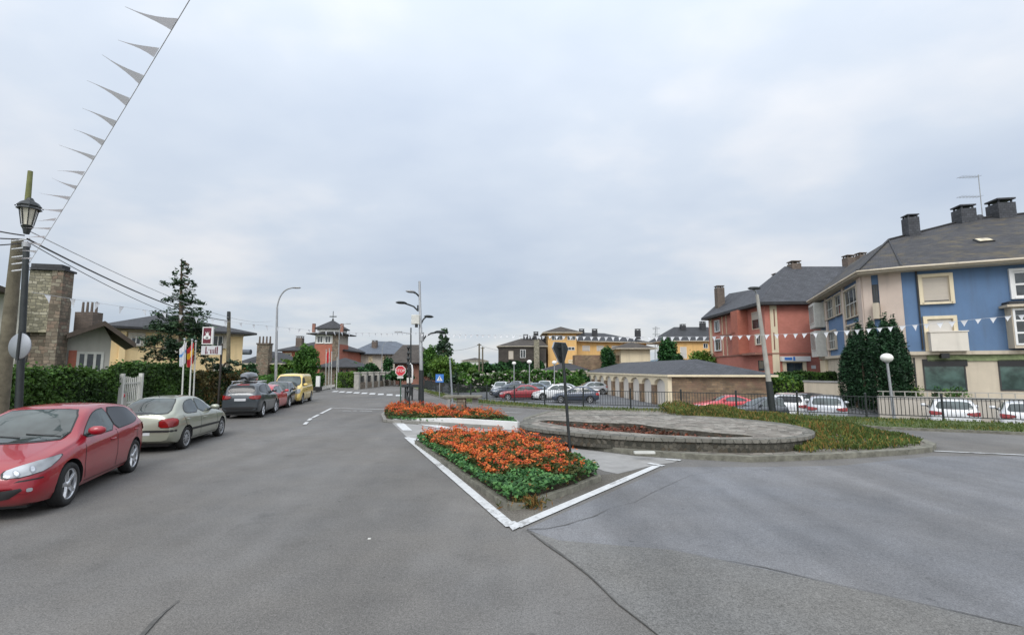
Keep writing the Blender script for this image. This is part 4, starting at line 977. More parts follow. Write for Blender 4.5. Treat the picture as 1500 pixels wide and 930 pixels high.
    if kind == 'hatch':
        lamps('headlight', [(F-.06, .43, .595), (F-.14, .62, .60), (F-.32, .80, .66), (F-.60, .88, .80), (F-.60, .87, .835), (F-.35, .76, .80), (F-.15, .55, .735), (F-.08, .43, .69)], (-.70, -.68, -.12), M['lens'])
        lamps('tail_light', [(Rr+.02, .52, .82), (Rr, .74, .80), (Rr+.2, .90, .84), (Rr+.3, .9, .97), (Rr+.1, .76, .98), (Rr+.04, .54, .95)], (.75, -.6, 0), M['tail_lens'])
        for sy in (1, -1):
            for (dx, dy, dz, r_) in ((.13, .52, .645, .045), (.22, .66, .685, .05)):
                g = MB(); q = [(F-dx, (dy+r_*math.cos(a))*sy, dz+r_*math.sin(a)) for a in [2*PI*i/10 for i in range(10)]]
                patch(bvh, q, (-.70, -.68*sy, -.12), .020, g, 1, 4, 0); q = [(F-dx, (dy+.7*r_*math.cos(a))*sy, dz+.7*r_*math.sin(a)) for a in [2*PI*i/10 for i in range(10)]]
                patch(bvh, q, (-.70, -.68*sy, -.12), .023, g, 0, 4, 0); g.build('lamp_reflector', [M['chrome'], M['grey_metal']], root)
    elif kind == 'fast':
        lamps('headlight', [(F-.05, .42, .52), (F-.2, .80, .56), (F-.35, .82, .68), (F-.1, .45, .66)], (-.8, -.55, 0), M['lens'])
        lamps('tail_light', [(Rr+.0, .46, .66), (Rr, .74, .66), (Rr+.12, .86, .69), (Rr+.12, .86, .86), (Rr, .74, .90), (Rr, .46, .86)], (.86, -.4, 0), M['tail_lens'])
    elif kind == 'suv':
        lamps('headlight', [(F-.04, .46, .76), (F-.2, .84, .80), (F-.35, .88, .92), (F-.1, .5, .90)], (-.8, -.55, 0), M['lens'])
        lamps('tail_light', [(Rr+.0, .42, .90), (Rr, .74, .86), (Rr+.2, .90, .88), (Rr+.3, .9, 1.03), (Rr, .72, 1.04), (Rr, .42, 1.00)], (.82, -.5, 0), M['tail_lens'])
    elif kind == 'van':
        lamps('headlight', [(F-.04, .56, .66), (F-.15, .86, .70), (F-.3, .90, .95), (F-.15, .70, .95)], (-.8, -.5, 0), M['lens'])
        lamps('tail_light', [(Rr, .84, .75), (Rr+.05, .92, .75), (Rr+.05, .92, 1.15), (Rr, .84, 1.15)], (.8, -.6, 0), M['tail_lens'])
    else:
        lamps('headlight', [(F-.05, .44, .52), (F-.2, .80, .56), (F-.35, .80, .64), (F-.1, .45, .62)], (-.8, -.5, 0), M['lens'])
        lamps('tail_light', [(Rr+.0, .40, .68), (Rr, .72, .68), (Rr+.1, .84, .70), (Rr+.1, .84, .80), (Rr, .40, .80)], (.86, -.4, 0), M['tail_lens'])
    # grille, intake, bumper strips, plates
    zg = {'hatch': .60, 'fast': .58, 'suv': .76, 'van': .72, 'coupe': .50}[kind]; gw = .36
    g = MB(); patch(bvh, [(F, -gw, zg+.07), (F, gw, zg+.07), (F, gw*.8, zg-.07), (F, -gw*.8, zg-.07)], (-1, 0, 0), .012, g, 0, 10); g.build('grille', M['black'], root)
    g = MB(); patch(bvh, [(F, -.58, .34), (F, .58, .34), (F, .48, .45), (F, -.48, .45)] if kind != 'hatch' else [(F, -.72, .47), (F, -.40, .44), (F, .40, .44), (F, .72, .47), (F, .50, .30), (F, -.50, .30)], (-1, 0, 0), .012, g, 0, 14); g.build('lower_intake', M['black'], root)
    g = MB(); patch(bvh, [(F, -.25, zg-.17+.05), (F, .25, zg-.12), (F, .25, zg-.21), (F, -.25, zg-.21)], (-1, 0, 0), .012, g, 0, 5, 0)
    g.build('number_plate', M['plate'], root)
    zp = {'hatch': .60, 'fast': .47, 'suv': .80, 'van': .62, 'coupe': .5}[kind]
    g = MB(); patch(bvh, [(Rr, -.26, zp), (Rr, .26, zp), (Rr, .26, zp+.11), (Rr, -.26, zp+.11)], (1, 0, 0), .008, g, 0, 5, 0); g.build('number_plate', M['plate'], root)
    zr = {'hatch': .30, 'fast': .36, 'suv': .42, 'van': .38, 'coupe': .3}[kind]
    if kind in ('suv', 'van'):
        g = MB(); patch(bvh, [(Rr, -.80, zr-.06), (Rr, .80, zr-.06), (Rr, .80, zr+.12), (Rr, -.80, zr+.12)], (1, 0, 0), .006, g, 0, 10); g.build('rear_bumper_trim', M['black'], root)
    if kind == 'hatch':
        for sy in (1, -1):
            g = MB(); patch(bvh, [(F-.2, .62*sy, .40), (F-.2, .70*sy, .40), (F-.2, .70*sy, .45), (F-.2, .62*sy, .45)], (-.8, -.5*sy, 0), .01, g, 0, 3); g.build('fog_lamp', M['lens'], root)
            g = MB(); patch(bvh, [(F-.15, .50*sy, .545), (F-.2, .84*sy, .555), (F-.2, .84*sy, .575), (F-.15, .55*sy, .565)], (-.8, -.5*sy, 0), .005, g, 0, 6, 0); g.build('bumper_slot', M['black'], root)
    if kind in ('fast',):
        g = MB(); patch(bvh, [(Rr, -.80, .545), (Rr, .80, .545), (Rr, .80, .60), (Rr, -.80, .60)], (1, 0, 0), .01, g, 0, 14, 0)
        for sy in (1, -1): patch(bvh, [(Xs(.27), 0, .47), (Xs(.75), 0, .49), (Xs(.75), 0, .55), (Xs(.27), 0, .53)], (0, -sy, 0), .012, g, 0, 14, 0)
        g.build('rubbing_strip', M['black'], root)
        g = MB(); g.tube([(Xs(.77), 0, 1.40), (Xs(.80), 0, 1.58)], .006, 5); g.build('aerial', M['black'], root)
    if detail and kind in ('hatch', 'van', 'fast', 'coupe', 'suv'):
        g = MB()
        for y0, y1 in ((.05, -.50), (.55, .08)):
            lo, hi = S['ws']; pts = []
            for i in range(5):
                y = y0+(y1-y0)*i/4; z = lo[1]+.015+.05*i/4; l_, nn, _, _ = bvh.ray_cast(Vector((4, y, z)), Vector((-1, 0, 0))); pts.append(l_+nn*.02 if l_ else Vector((0, y, z)))
            g.tube(pts, .01, 5)
        g.build('wiper', M['black'], root)
    if extra: extra(root, bvh, S, Xs)
    root.location = loc; root.rotation_euler = (0, 0, heading); root.scale = scale if isinstance(scale, tuple) else (scale,)*3
    return root
def place(front_px, rear_px, kind, scale=1.0, side=1, z=0.):
    """centre and heading from the photo's ground contact of two wheels of one side; side=+1: the car's left wheels"""
    a, b = G(*front_px, z), G(*rear_px, z); d = (a-b).normalized(); c = (a+b)/2; S = SPEC[kind]; L = S['L']
    n = Vector((-d.y, d.x, 0))*side; c = c-n*(S['W']/2-.02)*scale
    mid = (L/2-S['wb'][0]*L+L/2-S['wb'][1]*L)/2; c = c-d*mid*scale
    return (c.x, c.y, z), math.atan2(d.y, d.x)
# parked along the left kerb
GR = 'cars parked along the left kerb'
loc, hd = place((97, 741), (196, 690), 'hatch', 1.03, 1)
make_car('parked_car', 'hatch', M['car_red'], 'glossy red hatchback with alloy wheels, nearest car, facing the camera', 'car', loc, hd, GR, scale=1.03, rear_dark=True)
loc, hd = place((322, 639), (275, 656), 'fast', 1.0, -1)
make_car('parked_car', 'fast', M['car_silver'], 'greenish silver car seen from behind, parked right behind the near red hatchback', 'car', loc, hd, GR, wheel='cap')
def suv_extra(root, bvh, S, Xs):
    for sy in (1, -1):
        g = MB(); g.tube([(Xs(.45), sy*.60, 1.54), (Xs(.5), sy*.60, 1.64), (Xs(.82), sy*.60, 1.63), (Xs(.87), sy*.60, 1.55)], .016, 6); g.build('roof_rail', M['chrome'], root)
    g = MB(); 
    for s in (.55, .78): g.tube([(Xs(s), -.72, 1.66), (Xs(s), .72, 1.66)], .018, 6)
    g.build('roof_bar', M['galv'], root)
    g = MB(); ring = []
    for i in range(15):
        t = i/14; x = Xs(.38)-t*2.0; k = math.sin(PI*min(1, max(0, t*.94+.03)))**.35; hw = .36*k; zt_ = 1.72+.36*k
        ring.append([(x, .1+y*hw, 1.70+(zt_-1.70)*zz) for y, zz in ((-.85, 0), (-1, .25), (-.97, .6), (-.75, .9), (-.3, 1), (.3, 1), (.75, .9), (.97, .6), (1, .25), (.85, 0))])
    k = 10
    vs = [v for r_ in ring for v in r_]; fs = [(i*k+j, i*k+(j+1) % k, (i+1)*k+(j+1) % k, (i+1)*k+j) for i in range(14) for j in range(k)]+[tuple(range(k)), tuple(14*k+j for j in range(k))[::-1]]
    g.add(vs, fs, 0, True); g.build('roof_box', M['car_black'], root)
    g = MB(); patch(bvh, [(-3, -.30, 1.52), (-3, .30, 1.52), (-3, .30, 1.50), (-3, -.30, 1.50)], (1, 0, 0), .012, g, 0, 5, 0); g.build('brake_light', M['tail_lens'], root)
a = G(386, 611); dkr = Vector((-.225, .974, 0)).normalized(); Ls = SPEC['suv']
c = a+dkr*(Ls['L']/2-(1-Ls['wb'][1])*Ls['L'])-Vector((dkr.y, -dkr.x, 0))*(Ls['W']/2)
make_car('parked_car', 'suv', M['car_suv'], 'dark grey estate with a black roof box, parked ahead of the silver car', 'car', (c.x+.12, c.y-.1, 0), math.atan2(dkr.y, dkr.x), GR, glass='car_glass_dark', extra=suv_extra, scale=(.84, .88, .98))
def along(px, py, kind, facing, sc=1.0):
    """near right-hand wheel seen at the pixel; facing +1 heads away, -1 towards the camera"""
    a = G(px, py); S = SPEC[kind]; c = a-Vector((dkr.y, -dkr.x, 0))*(S['W']/2)*sc+dkr*S['L']*.3*sc
    return (c.x, c.y, 0), math.atan2(dkr.y*facing, dkr.x*facing)
l, h = along(407, 602, 'hatch', 1, .93); make_car('parked_car', 'hatch', M['car_red2'], 'small red car half hidden behind the dark estate with the roof box', 'car', l, h, GR, wheel='cap', scale=.93)
l, h = along(424, 596.5, 'hatch', -1, .95); make_car('parked_car', 'hatch', M['car_black'], 'black car facing the camera between the small red car and the yellow van', 'car', l, h, GR, scale=.98)
l, h = along(444, 591.5, 'van', -1); make_car('parked_van', 'van', M['car_yellow'], 'yellow panel van facing the camera at the far end of the parked row', 'van', l, h, GR, wheel='cap')
# the car park beyond the fence
GP = 'cars in the car park beyond the fence'
def park(px, Y, kind, mat, hd_deg, label, name='parked_car', z=PARK, sc=1.0, glass='car_glass', wheel='alloy', cat='car'):
    return make_car(name, kind, mat, label, cat, (X(px, Y), Y, z), R(hd_deg), GP, glass, wheel, sc, detail=False)
park(1058, 32.5, 'coupe', M['car_red2'], 176, 'low red coupe beside the brown stone wall of the arcade pavilion')
park(762, 47.5, 'fast', M['car_red'], 185, 'dark red car in the front row left of the yield sign')
park(747, 51.5, 'hatch', M['car_darkblue'], 200, 'dark blue car just behind the dark red one, at the left of the car park')
park(734, 55.5, 'suv', M['car_white'], 262, 'white car farthest left in the car park', sc=.95)
park(756, 59.5, 'hatch', M['car_lsilver'], 255, 'light silver car in the back row beside the farthest left white one', glass='car_glass_dark')
park(777, 55, 'fast', M['car_bluegrey'], 205, 'blue grey car behind the dark red one, left of the yield sign')
park(798, 57, 'suv', M['car_white'], 262, 'tall white car in the middle of the back row')
park(808, 47.5, 'hatch', M['car_white'], 196, 'pale car partly hidden behind the yield sign post')
park(818, 53, 'fast', M['car_lsilver'], 200, 'silver car behind the pale one near the yield sign post')
park(842, 43.5, 'fast', M['car_darkblue'], 172, 'dark teal car at the right end of the front row before the arcade', wheel='alloy')
park(846, 49.5, 'coupe', M['car_white'], 178, 'low white car behind the dark teal car')
park(1114, 27.6, 'fast', M['car_suv'], 176, 'dark grey car right of the utility pole, low behind the fence')
park(1152, 28.6, 'suv', M['car_white'], 61, 'white high-roofed car right of the utility pole', glass='car_glass_dark')
park(1168, 31.0, 'hatch', M['car_black'], 200, 'black car between the white high-roofed car and the silver people carrier')
park(1206, 26.6, 'suv', M['car_lsilver'], 58, 'silver people carrier behind the fence, left of the globe lamp', wheel='cap')
park(1386, 23.9, 'suv', M['car_white'], 52, 'white car parked before the wall right of the globe lamp')
park(1492, 22.2, 'suv', M['car_white'], 48, 'white car cut off by the right edge of the photo')
park(862, 57, 'hatch', M['car_lsilver'], 190, 'small silver car far behind the dark teal car')
# ================================================================== BUILDINGS
class Fac:
    """a vertical wall plane from A to B (left to right as seen), depth measured outwards"""
    def __init__(s, root, A, B):
        s.root = root; s.A = Vector((A[0], A[1])); s.B = Vector((B[0], B[1])); s.d = (s.B-s.A).normalized(); s.L = (s.B-s.A).length; s.n = Vector((s.d.y, -s.d.x))
    def pt(s, u, z, d=0): p = s.A+s.d*u+s.n*d; return Vector((p.x, p.y, z))
    def uz(s, px, py):
        r = ray(px, py); t = (s.A.x*s.n.x+s.A.y*s.n.y)/(r.x*s.n.x+r.y*s.n.y); q = Vector((r.x*t, r.y*t)); return (q-s.A).dot(s.d), CH+r.z*t
    def rect(s, x0, y0, x1, y1):
        a = s.uz(x0, y0); b = s.uz(x1, y1); return min(a[0], b[0]), max(a[0], b[0]), min(a[1], b[1]), max(a[1], b[1])
    def box(s, mb, u0, u1, z0, z1, d0, d1, mi=0):
        vs = [s.pt(u, z, d) for z in (z0, z1) for d in (d0, d1) for u in (u0, u1)]
        return mb.add(vs, [(0, 1, 3, 2), (4, 6, 7, 5), (0, 4, 5, 1), (2, 3, 7, 6), (0, 2, 6, 4), (1, 5, 7, 3)], mi)
    def window(s, u0, u1, z0, z1, frame='white', pane='glass', sur=None, sw=.12, nv=1, nh=0, fw=.06, kind='window', shut=0, shmat='shutter', sill=False, d=0.):
        if sur:
            g = MB(); w = sw; s.box(g, u0-w, u0, z0-w*.6, z1+w, d, d+.16); s.box(g, u1, u1+w, z0-w*.6, z1+w, d, d+.16); s.box(g, u0, u1, z1, z1+w, d, d+.16); s.box(g, u0, u1, z0-w*.6, z0, d, d+.19)
            g.build('surround', M[sur], s.root)
        g = MB(); f = fw; s.box(g, u0, u0+f, z0, z1, d, d+.045); s.box(g, u1-f, u1, z0, z1, d, d+.045); s.box(g, u0+f, u1-f, z0, z0+f, d, d+.045); s.box(g, u0+f, u1-f, z1-f, z1, d, d+.045)
        for i in range(nv): c = u0+(u1-u0)*(i+1)/(nv+1); s.box(g, c-f*.5, c+f*.5, z0+f, z1-f, d+.0, d+.042)
        for i in range(nh): c = z0+(z1-z0)*(i+1)/(nh+1); s.box(g, u0+f, u1-f, c-f*.5, c+f*.5, d+.0, d+.039)
        w = g.build(kind, M[frame], s.root)
        g = MB(); s.box(g, u0+f, u1-f, z0+f, z1-f, d, d+.015); g.build('pane', M[pane], w)
        if shut:
            g = MB(); s.box(g, u0+f, u1-f, z1-(z1-z0)*shut, z1-f, d+.016, d+.03); g.build('shutter', M[shmat], w)
        if sill:
            g = MB(); s.box(g, u0-.1, u1+.1, z0-.1, z0-.0, d, d+.16); g.build('sill', M[sur or 'cream'], w)
        return w
    def pwin(s, x0, y0, x1, y1, **k): return s.window(*s.rect(x0, y0, x1, y1), **k)
def walls(root, poly, z0, z1, mat, name='wall'):
    g = MB(); g.prism(poly, z0, z1); return g.build(name, mat, root)
def roof(root, eave, faces_pts, mat, th=.14, fascia='soffit', name='roof'):
    """eave: polygon of 3D points; faces: lists of 3D points of the slopes; a soffit closes it below"""
    g = MB()
    for f in faces_pts: g.add([Vector(p) for p in f], [tuple(range(len(f)))], 0)
    n = len(eave)
    for i in range(n):
        a, b = Vector(eave[i]), Vector(eave[(i+1) % n]); dz = Vector((0, 0, th)); g.add([a-dz, b-dz, b, a], [(0, 1, 2, 3)], 1)
    g.add([Vector(p)-Vector((0, 0, th)) for p in eave][::-1], [tuple(range(n))], 1)
    return g.build(name, [mat, M[fascia]], root)
def hip(root, A, B, depth, z_e, z_r, mat, over=.5, inset=None, back=None, fascia='soffit', th=.14, name='roof'):
    """hip roof over the rectangle whose front edge is A-B and which runs back by depth"""
    A = Vector(A); B = Vector(B); d = (B-A).normalized(); n = Vector((-d.y, d.x)); A2 = A-d*over-n*over; B2 = B+d*over-n*over; D = depth+2*over
    C2 = B2+n*D; E2 = A2+n*D; L_ = (B2-A2).length; ins = min(D/2, L_/2) if inset is None else inset
    if isinstance(ins, (int, float)): ins = (ins, ins)
    if L_ >= D or inset is not None: R1 = A2+n*D/2+d*ins[0]; R2 = B2+n*D/2-d*ins[1]
    else: R1 = A2+d*L_/2+n*L_/2; R2 = A2+d*L_/2+n*(D-L_/2)
    v = lambda p, z: (p.x, p.y, z)
    a, b, c, e, r1, r2 = v(A2, z_e), v(B2, z_e), v(C2, z_e), v(E2, z_e), v(R1, z_r), v(R2, z_r)
    if L_ >= D or inset is not None: fs = [[a, b, r2, r1], [b, c, r2], [c, e, r1, r2], [e, a, r1]]
    else: fs = [[a, b, r1], [b, c, r2, r1], [c, e, r2], [e, a, r1, r2]]
    return roof(root, [a, b, c, e], fs, mat, th, fascia, name)
def rect_poly(A, B, depth):
    A = Vector(A); B = Vector(B); d = (B-A).normalized(); n = Vector((-d.y, d.x)); return [tuple(A), tuple(B), tuple(B+n*depth), tuple(A+n*depth)]
def chimney(parent, x, y, z0, z1, w=.5, mat='brick_chim', pots=0, cap=True, rz=0., l=None):
    g = MB(); l = l or w; Mx = Matrix.Translation((x, y, 0)) @ Matrix.Rotation(rz, 4, 'Z')
    g.box(-l/2, l/2, -w/2, w/2, z0, z1, 0, Mx)
    if cap and not pots:
        for sx in (-1, 1):
            for sy in (-1, 1): g.box(sx*l*.36-.05, sx*l*.36+.05, sy*w*.36-.05, sy*w*.36+.05, z1, z1+w*.2, 0, Mx)
        g.box(-l*.52, l*.52, -w*.52, w*.52, z1+w*.2, z1+w*.3, 0, Mx)
    for i in range(pots):
        u = -l*.38+l*.76*i/max(1, pots-1); p = Mx @ Vector((u, 0, 0)); g.tube([(p.x, p.y, z1), (p.x, p.y, z1+w*.9)], [w*.10, w*.075], 8)
    return g.build('chimney', M[mat], parent)
def gutter_pipe(fac, px, y0, y1, mat='dark_frame'):
    g = MB(); u, z1 = fac.uz(px, y0); _, z0 = fac.uz(px, y1); g.tube([fac.pt(u, z0, .09), fac.pt(u, z1, .09)], .05, 6); g.build('downpipe', M[mat], fac.root)

# ---- blue apartment building, right
BB = thing('apartment_building', 'blue rendered apartment block with cream window surrounds and mossy slate roof', 'apartment block', (30, 34, 0))
Yb = 31.2; A = P(1322, 450, Yb); dB = Vector((P(1500, 450, 28.7).x-A.x, 28.7-Yb)).normalized(); Bq = A.xy+dB*26
# corner pier, chamfer and receding side
cA = (P(1266, 450, 32.6).x, 32.6); lA = (P(1200, 450, 46).x, 46)
nb = Vector((-dB.y, dB.x))
foot = [tuple(A.xy), tuple(Bq), tuple(Bq+nb*13), (lA[0]+6, lA[1]+6), lA, cA]
ze = 8.75
walls(BB, foot, -.2, ze, M['blue_wall'])
F1 = Fac(BB, A.xy, Bq); F2 = Fac(BB, cA, A.xy); F3 = Fac(BB, lA, cA)
zband = F1.uz(1340, 515)[1]
g = MB(); F1.box(g, -.1, F1.L, zband-.22, zband, 0, .35); F2.box(g, 0, F2.L+.1, zband-.22, zband, 0, .35); F3.box(g, 0, F3.L, zband-.22, zband, 0, .3); g.build('floor_band', M['cream'], BB)
g = MB(); F1.box(g, 0, F1.L, -.2, zband-.22, 0, .06); F2.box(g, 0, F2.L, -.2, zband-.22, 0, .06); F3.box(g, 0, F3.L, -.2, zband-.22, 0, .05); g.build('ground_floor_cladding', M['cream'], BB)
g = MB(); F1.box(g, 1.0, F1.L, zband-.62, zband-.24, .065, .14); g.build('green_fascia', plain('mossy_fascia', (.20, .24, .12), .9, .4, 3), BB)
g = MB(); F1.box(g, -.02, .0, zband, ze, 0, .08); F2.box(g, F2.L-1.15, F2.L+.06, zband, ze-.1, 0, .10); F2.box(g, 0, .5, zband, ze-.1, 0, .08); g.build('corner_pier', M['pinkish'], BB)
g = MB(); F1.box(g, 0, F1.L, ze-.22, ze-.02, 0, .12); F2.box(g, 0, F2.L, ze-.22, ze-.02, 0, .12); F3.box(g, 0, F3.L, ze-.22, ze-.02, 0, .12); g.build('cornice', M['cream'], BB)
# roof with a hip over the chamfered corner
e1 = F1.pt(0, ze, .9); e1b = F1.pt(F1.L, ze, .9); e2 = Vector((cA[0]-.85, cA[1]-.75, ze)); e3 = Vector((lA[0]-.9, lA[1]+.3, ze)); e4 = Vector((foot[3][0]-.5, foot[3][1]+.7, ze)); e5 = Vector((foot[2][0], foot[2][1]+.8, ze))
e1.x -= .1
zr = 13.1; r0 = P(1302, 352, 39.0); r1 = P(1420, 322, 38.6); r2 = r1+Vector((dB.x, dB.y, 0))*19; rr_ = Vector((lA[0]+3.2, lA[1]-.2, r0.z-.5))
mid = e1.lerp(e2, .5)
roof(BB, [e2, e1, e1b, e5, e4, e3], [[e2, e1, r0], [e1, e1b, r2, r1], [e1, r1, r0], [e3, e2, r0, rr_], [e4, e3, rr_], [e5, e4, rr_, r0, r1], [e5, r1, r2], [e1b, e5, r2]], M['slate_moss'], .2)
g = MB()
g.tube([e2+Vector((0, 0, .05)), r0+Vector((0, 0, .06)), r1+Vector((0, 0, .06)), r2+Vector((0, 0, .06))], .09, 6); g.tube([e1+Vector((0, 0, .04)), r0], .07, 6); g.build('ridge_tiles', M['slate_dark'], BB)
g = MB(); a, b = e2, e1
g.tube([e3+Vector((-.05, 0, -.05)), e2+Vector((-.05, -.05, -.05)), e1+Vector((0, -.07, -.05)), e1b+Vector((0, -.07, -.05))], .085, 6); g.build('gutter', M['cream'], BB)
# windows of the front
F1.pwin(1349, 407, 1392, 442, frame='cream', sur='cream_pale', sw=.2, shut=.92, nv=0, sill=True)
F1.pwin(1357, 468, 1399, 511, frame='cream', sur='cream_pale', sw=.2, shut=.6, shmat='shutter_w', nv=0)
u0, u1, z0, z1 = F1.rect(1357, 488, 1413, 512)
g = MB(); F1.box(g, u0, u1, zband+.0, z1, .10, .7); F1.box(g, u0-.05, u1+.05, z1, z1+.07, .08, .75); g.build('balcony_parapet', M['parapet'], BB)
F1.pwin(1481, 398, 1530, 434, frame='white', sur='white', sw=.16, nv=0, nh=1, fw=.12)
F1.window(*[q+0 for q in (F1.uz(1560, 400)[0], F1.uz(1640, 400)[0], F1.uz(1485, 434)[1], F1.uz(1485, 398)[1])], frame='white', sur='cream_pale', nv=1)
# glazed gallery
u0, u1, z0, z1 = F1.rect(1471, 452, 1600, 509)
g = MB(); F1.box(g, u0, u1, z0, z1, 0, .78); g.build('gallery_body', M['cream'], BB)
g = MB(); F1.box(g, u0-.25, u1+.25, z1, z1+.14, 0, 1.05, 0); F1.box(g, u0-.1, u1+.1, z1+.14, z1+.34, 0, .9, 1); g.build('gallery_roof', [M['cream'], M['slate_dark']], BB)
nwd = 5
for i in range(nwd):
    a = u0+(u1-u0)*i/nwd+.05; b = u0+(u1-u0)*(i+1)/nwd-.05; F1.window(a, b, z0+.18, z1-.1, frame='white', nv=0, nh=2, fw=.10, kind='gallery_window', d=.78)
# shop windows
for (x0, x1) in ((1350, 1417), (1460, 1524)):
    F1.pwin(x0, 526, x1, 573, frame='dark_frame', pane='glass_green', nv=0, nh=0, fw=.07, kind='shop_window', d=.06)
    u0, u1, z0, z1 = F1.rect(x0, 527, x1, 536); g = MB(); F1.box(g, u0+.02, u1-.02, z0, z1, .106, .14); g.build('awning_box', M['black'], BB)
F1.window(F1.uz(1600, 500)[0], F1.uz(1600, 500)[0]+2.6, .3, 2.7, frame='dark_frame', pane='glass_green', nv=0, kind='shop_window', d=.06)
gutter_pipe(F1, 1341, 398, 512); gutter_pipe(F1, 1338, 524, 575)
g = MB(); ul, zl = F1.uz(1380, 519); F1.box(g, ul-.2, ul+.2, zl-.25, zl+.05, .15, .55); g.build('wall_lamp', M['black'], BB)
# chamfer: loggia, and receding side with galleries
u0, u1, z0, z1 = F2.rect(1271, 418, 1302, 460); F2.window(max(.52, u0), min(u1, F2.L-1.2), z0, z1, frame='dark_frame', pane='glass', nv=1, kind='loggia')
g = MB(); F2.box(g, .52, F2.L-1.18, z0-.3, z0+.75, 0, .6); g.build('balcony_parapet', M['cream'], BB)
for (ua, ub, za, zb_, k) in ((.0, .16, 3.7, 8.2, 0), (.2, .42, 6.6, 8.2, 1), (.46, .62, 6.6, 8.2, 1), (.68, .92, 6.0, 8.1, 1), (.2, .42, 3.9, 5.4, 1), (.68, .92, 3.7, 5.4, 1)):
    if k: F3.window(F3.L*ua, F3.L*ub, za, zb_, frame='white_old', sur='cream', nv=2, nh=1)
g = MB(); F3.box(g, .1, F3.L*.18, 3.3, 5.7, 0, .9); F3.box(g, .1, F3.L*.18, 6.0, 8.3, 0, .9); g.build('side_gallery_body', M['white_old'], BB)
F3.window(.3, F3.L*.17, 3.9, 5.5, frame='white_old', nv=3, nh=0, kind='gallery_window', d=.9); F3.window(.3, F3.L*.17, 6.4, 8.1, frame='white_old', nv=3, kind='gallery_window', d=.9)
g = MB(); F3.box(g, F3.L*.2, F3.L*.24, zband, ze-.2, 0, .12); F3.box(g, F3.L*.93, F3.L, zband, ze-.2, 0, .12); F3.box(g, F3.L*.63, F3.L*.67, zband, ze-.2, 0, .12); g.build('side_pilasters', M['pinkish'], BB)
g = MB(); F3.box(g, .0, F3.L*.16, -.2, 3.0, .05, .25); g.build('side_door_pier', M['cream_pale'], BB); F3.window(F3.L*.01, F3.L*.03, .2, 2.5, frame='cream', nv=0, kind='side_door')
# roof light, chimneys, aerial
a = P(1442, 353, 34.2); sl = (r1.z-ze)/6.2
nrm = (e1b-e1).cross(r1-e1).normalized(); nrm = nrm if nrm.z > 0 else -nrm; q = r1-(r1-e1).dot(nrm)*nrm*0
def on_roof(px, py):
    rr = ray(px, py); o = Vector((0, 0, CH)); t = (e1-o).dot(nrm)/rr.dot(nrm); return o+rr*t
c = on_roof(1441, 353); ud = Vector((dB.x, dB.y, 0)); vd = nrm.cross(ud).normalized()
g = MB(); 
for (hu, hv, h, mi) in ((.42, .5, .1, 0), (.33, .41, .12, 1)):
    vs = [c+ud*su*hu+vd*sv*hv+nrm*hh for hh in (-.05, h) for sv in (-1, 1) for su in (-1, 1)]; g.add(vs, [(4, 5, 7, 6), (0, 1, 5, 4), (2, 6, 7, 3), (0, 4, 6, 2), (1, 3, 7, 5)], mi)
g.build('roof_light', [M['dark_frame'], M['glass_lit']], BB)
for (px, yt, Yc, w) in ((1333, 320, 38.7, .85), (1411, 308, 38.4, 1.1), (1465, 300, 37.8, 1.25)):
    p = P(px, yt, Yc); chimney(BB, p.x, p.y, r1.z-1.6, p.z, w, 'slate', rz=-.15)
p = P(1434, 318, 38.5); g = MB(); g.lathe([(.3, 0), (.34, .5), (.2, .75), (.05, .8)], (p.x, p.y, p.z-.6), 12); g.build('roof_vent', M['slate'], BB)
an = thing('television_aerial', 'thin metal television aerial on the ridge of the blue apartment block', 'aerial', tuple(P(1437, 318, 38.5)))
t = P(1433, 256, 38.5); b = P(1440, 325, 38.5); g = MB(); g.tube([b, t], .035, 5); g.build('mast', M['galv'], an)
for yy, L_ in ((259, 1.7), (288, 1.9)):
    c = P(1434+(yy-256)*.1, yy, 38.5); g = MB(); g.tube([c, c+Vector((-L_, .1, -.04))], .02, 4)
    for k in range(7): q = c+Vector((-L_*(k+.5)/7, 0, -.02)); g.tube([q+Vector((0, -.35, 0)), q+Vector((0, .35, 0))], .012, 4)
    g.build('aerial_arm', M['galv'], an)
# people's terrace: retaining wall behind the parked cars on the right
m = MB(); tw = [xy(P(1243, 0, 33.0)), xy(P(1240, 0, 27.2)), xy(P(1345, 0, 25.9)), xy(P(1500, 0, 23.6)), (34, 19.5), (60, 8), (60, 60), (34, 66), (27, 66)]
tw = [(tw[0][0], tw[0][1])]+tw[1:]
m.prism(tw, -.95, .05); struct(m, 'terrace', M['concrete'])
wt = thing('garden_wall', 'low grey wall topped by a pale rail behind the parked cars at the right', 'wall', (tw[1][0], tw[1][1], -.8))
for a, b in zip(tw[1:5], tw[2:6]):
    F = Fac(wt, a, b); g = MB(); F.box(g, 0, F.L, -.8, .55, -.25, .02); g.build('wall_section', M['beige_wall'], wt)
    g = MB(); F.box(g, 0, F.L, .55, .68, -.28, .06); nn = int(F.L/.5)
    g.build('coping', M['conc_pole'], wt)
    g = MB()
    for i in range(nn): F.box(g, (i+.5)*.5-.02, (i+.5)*.5+.02, .68, .92, -.14, -.10)
    F.box(g, 0, F.L, .92, .96, -.15, -.09); g.build('rail', M['conc_pole'], wt)

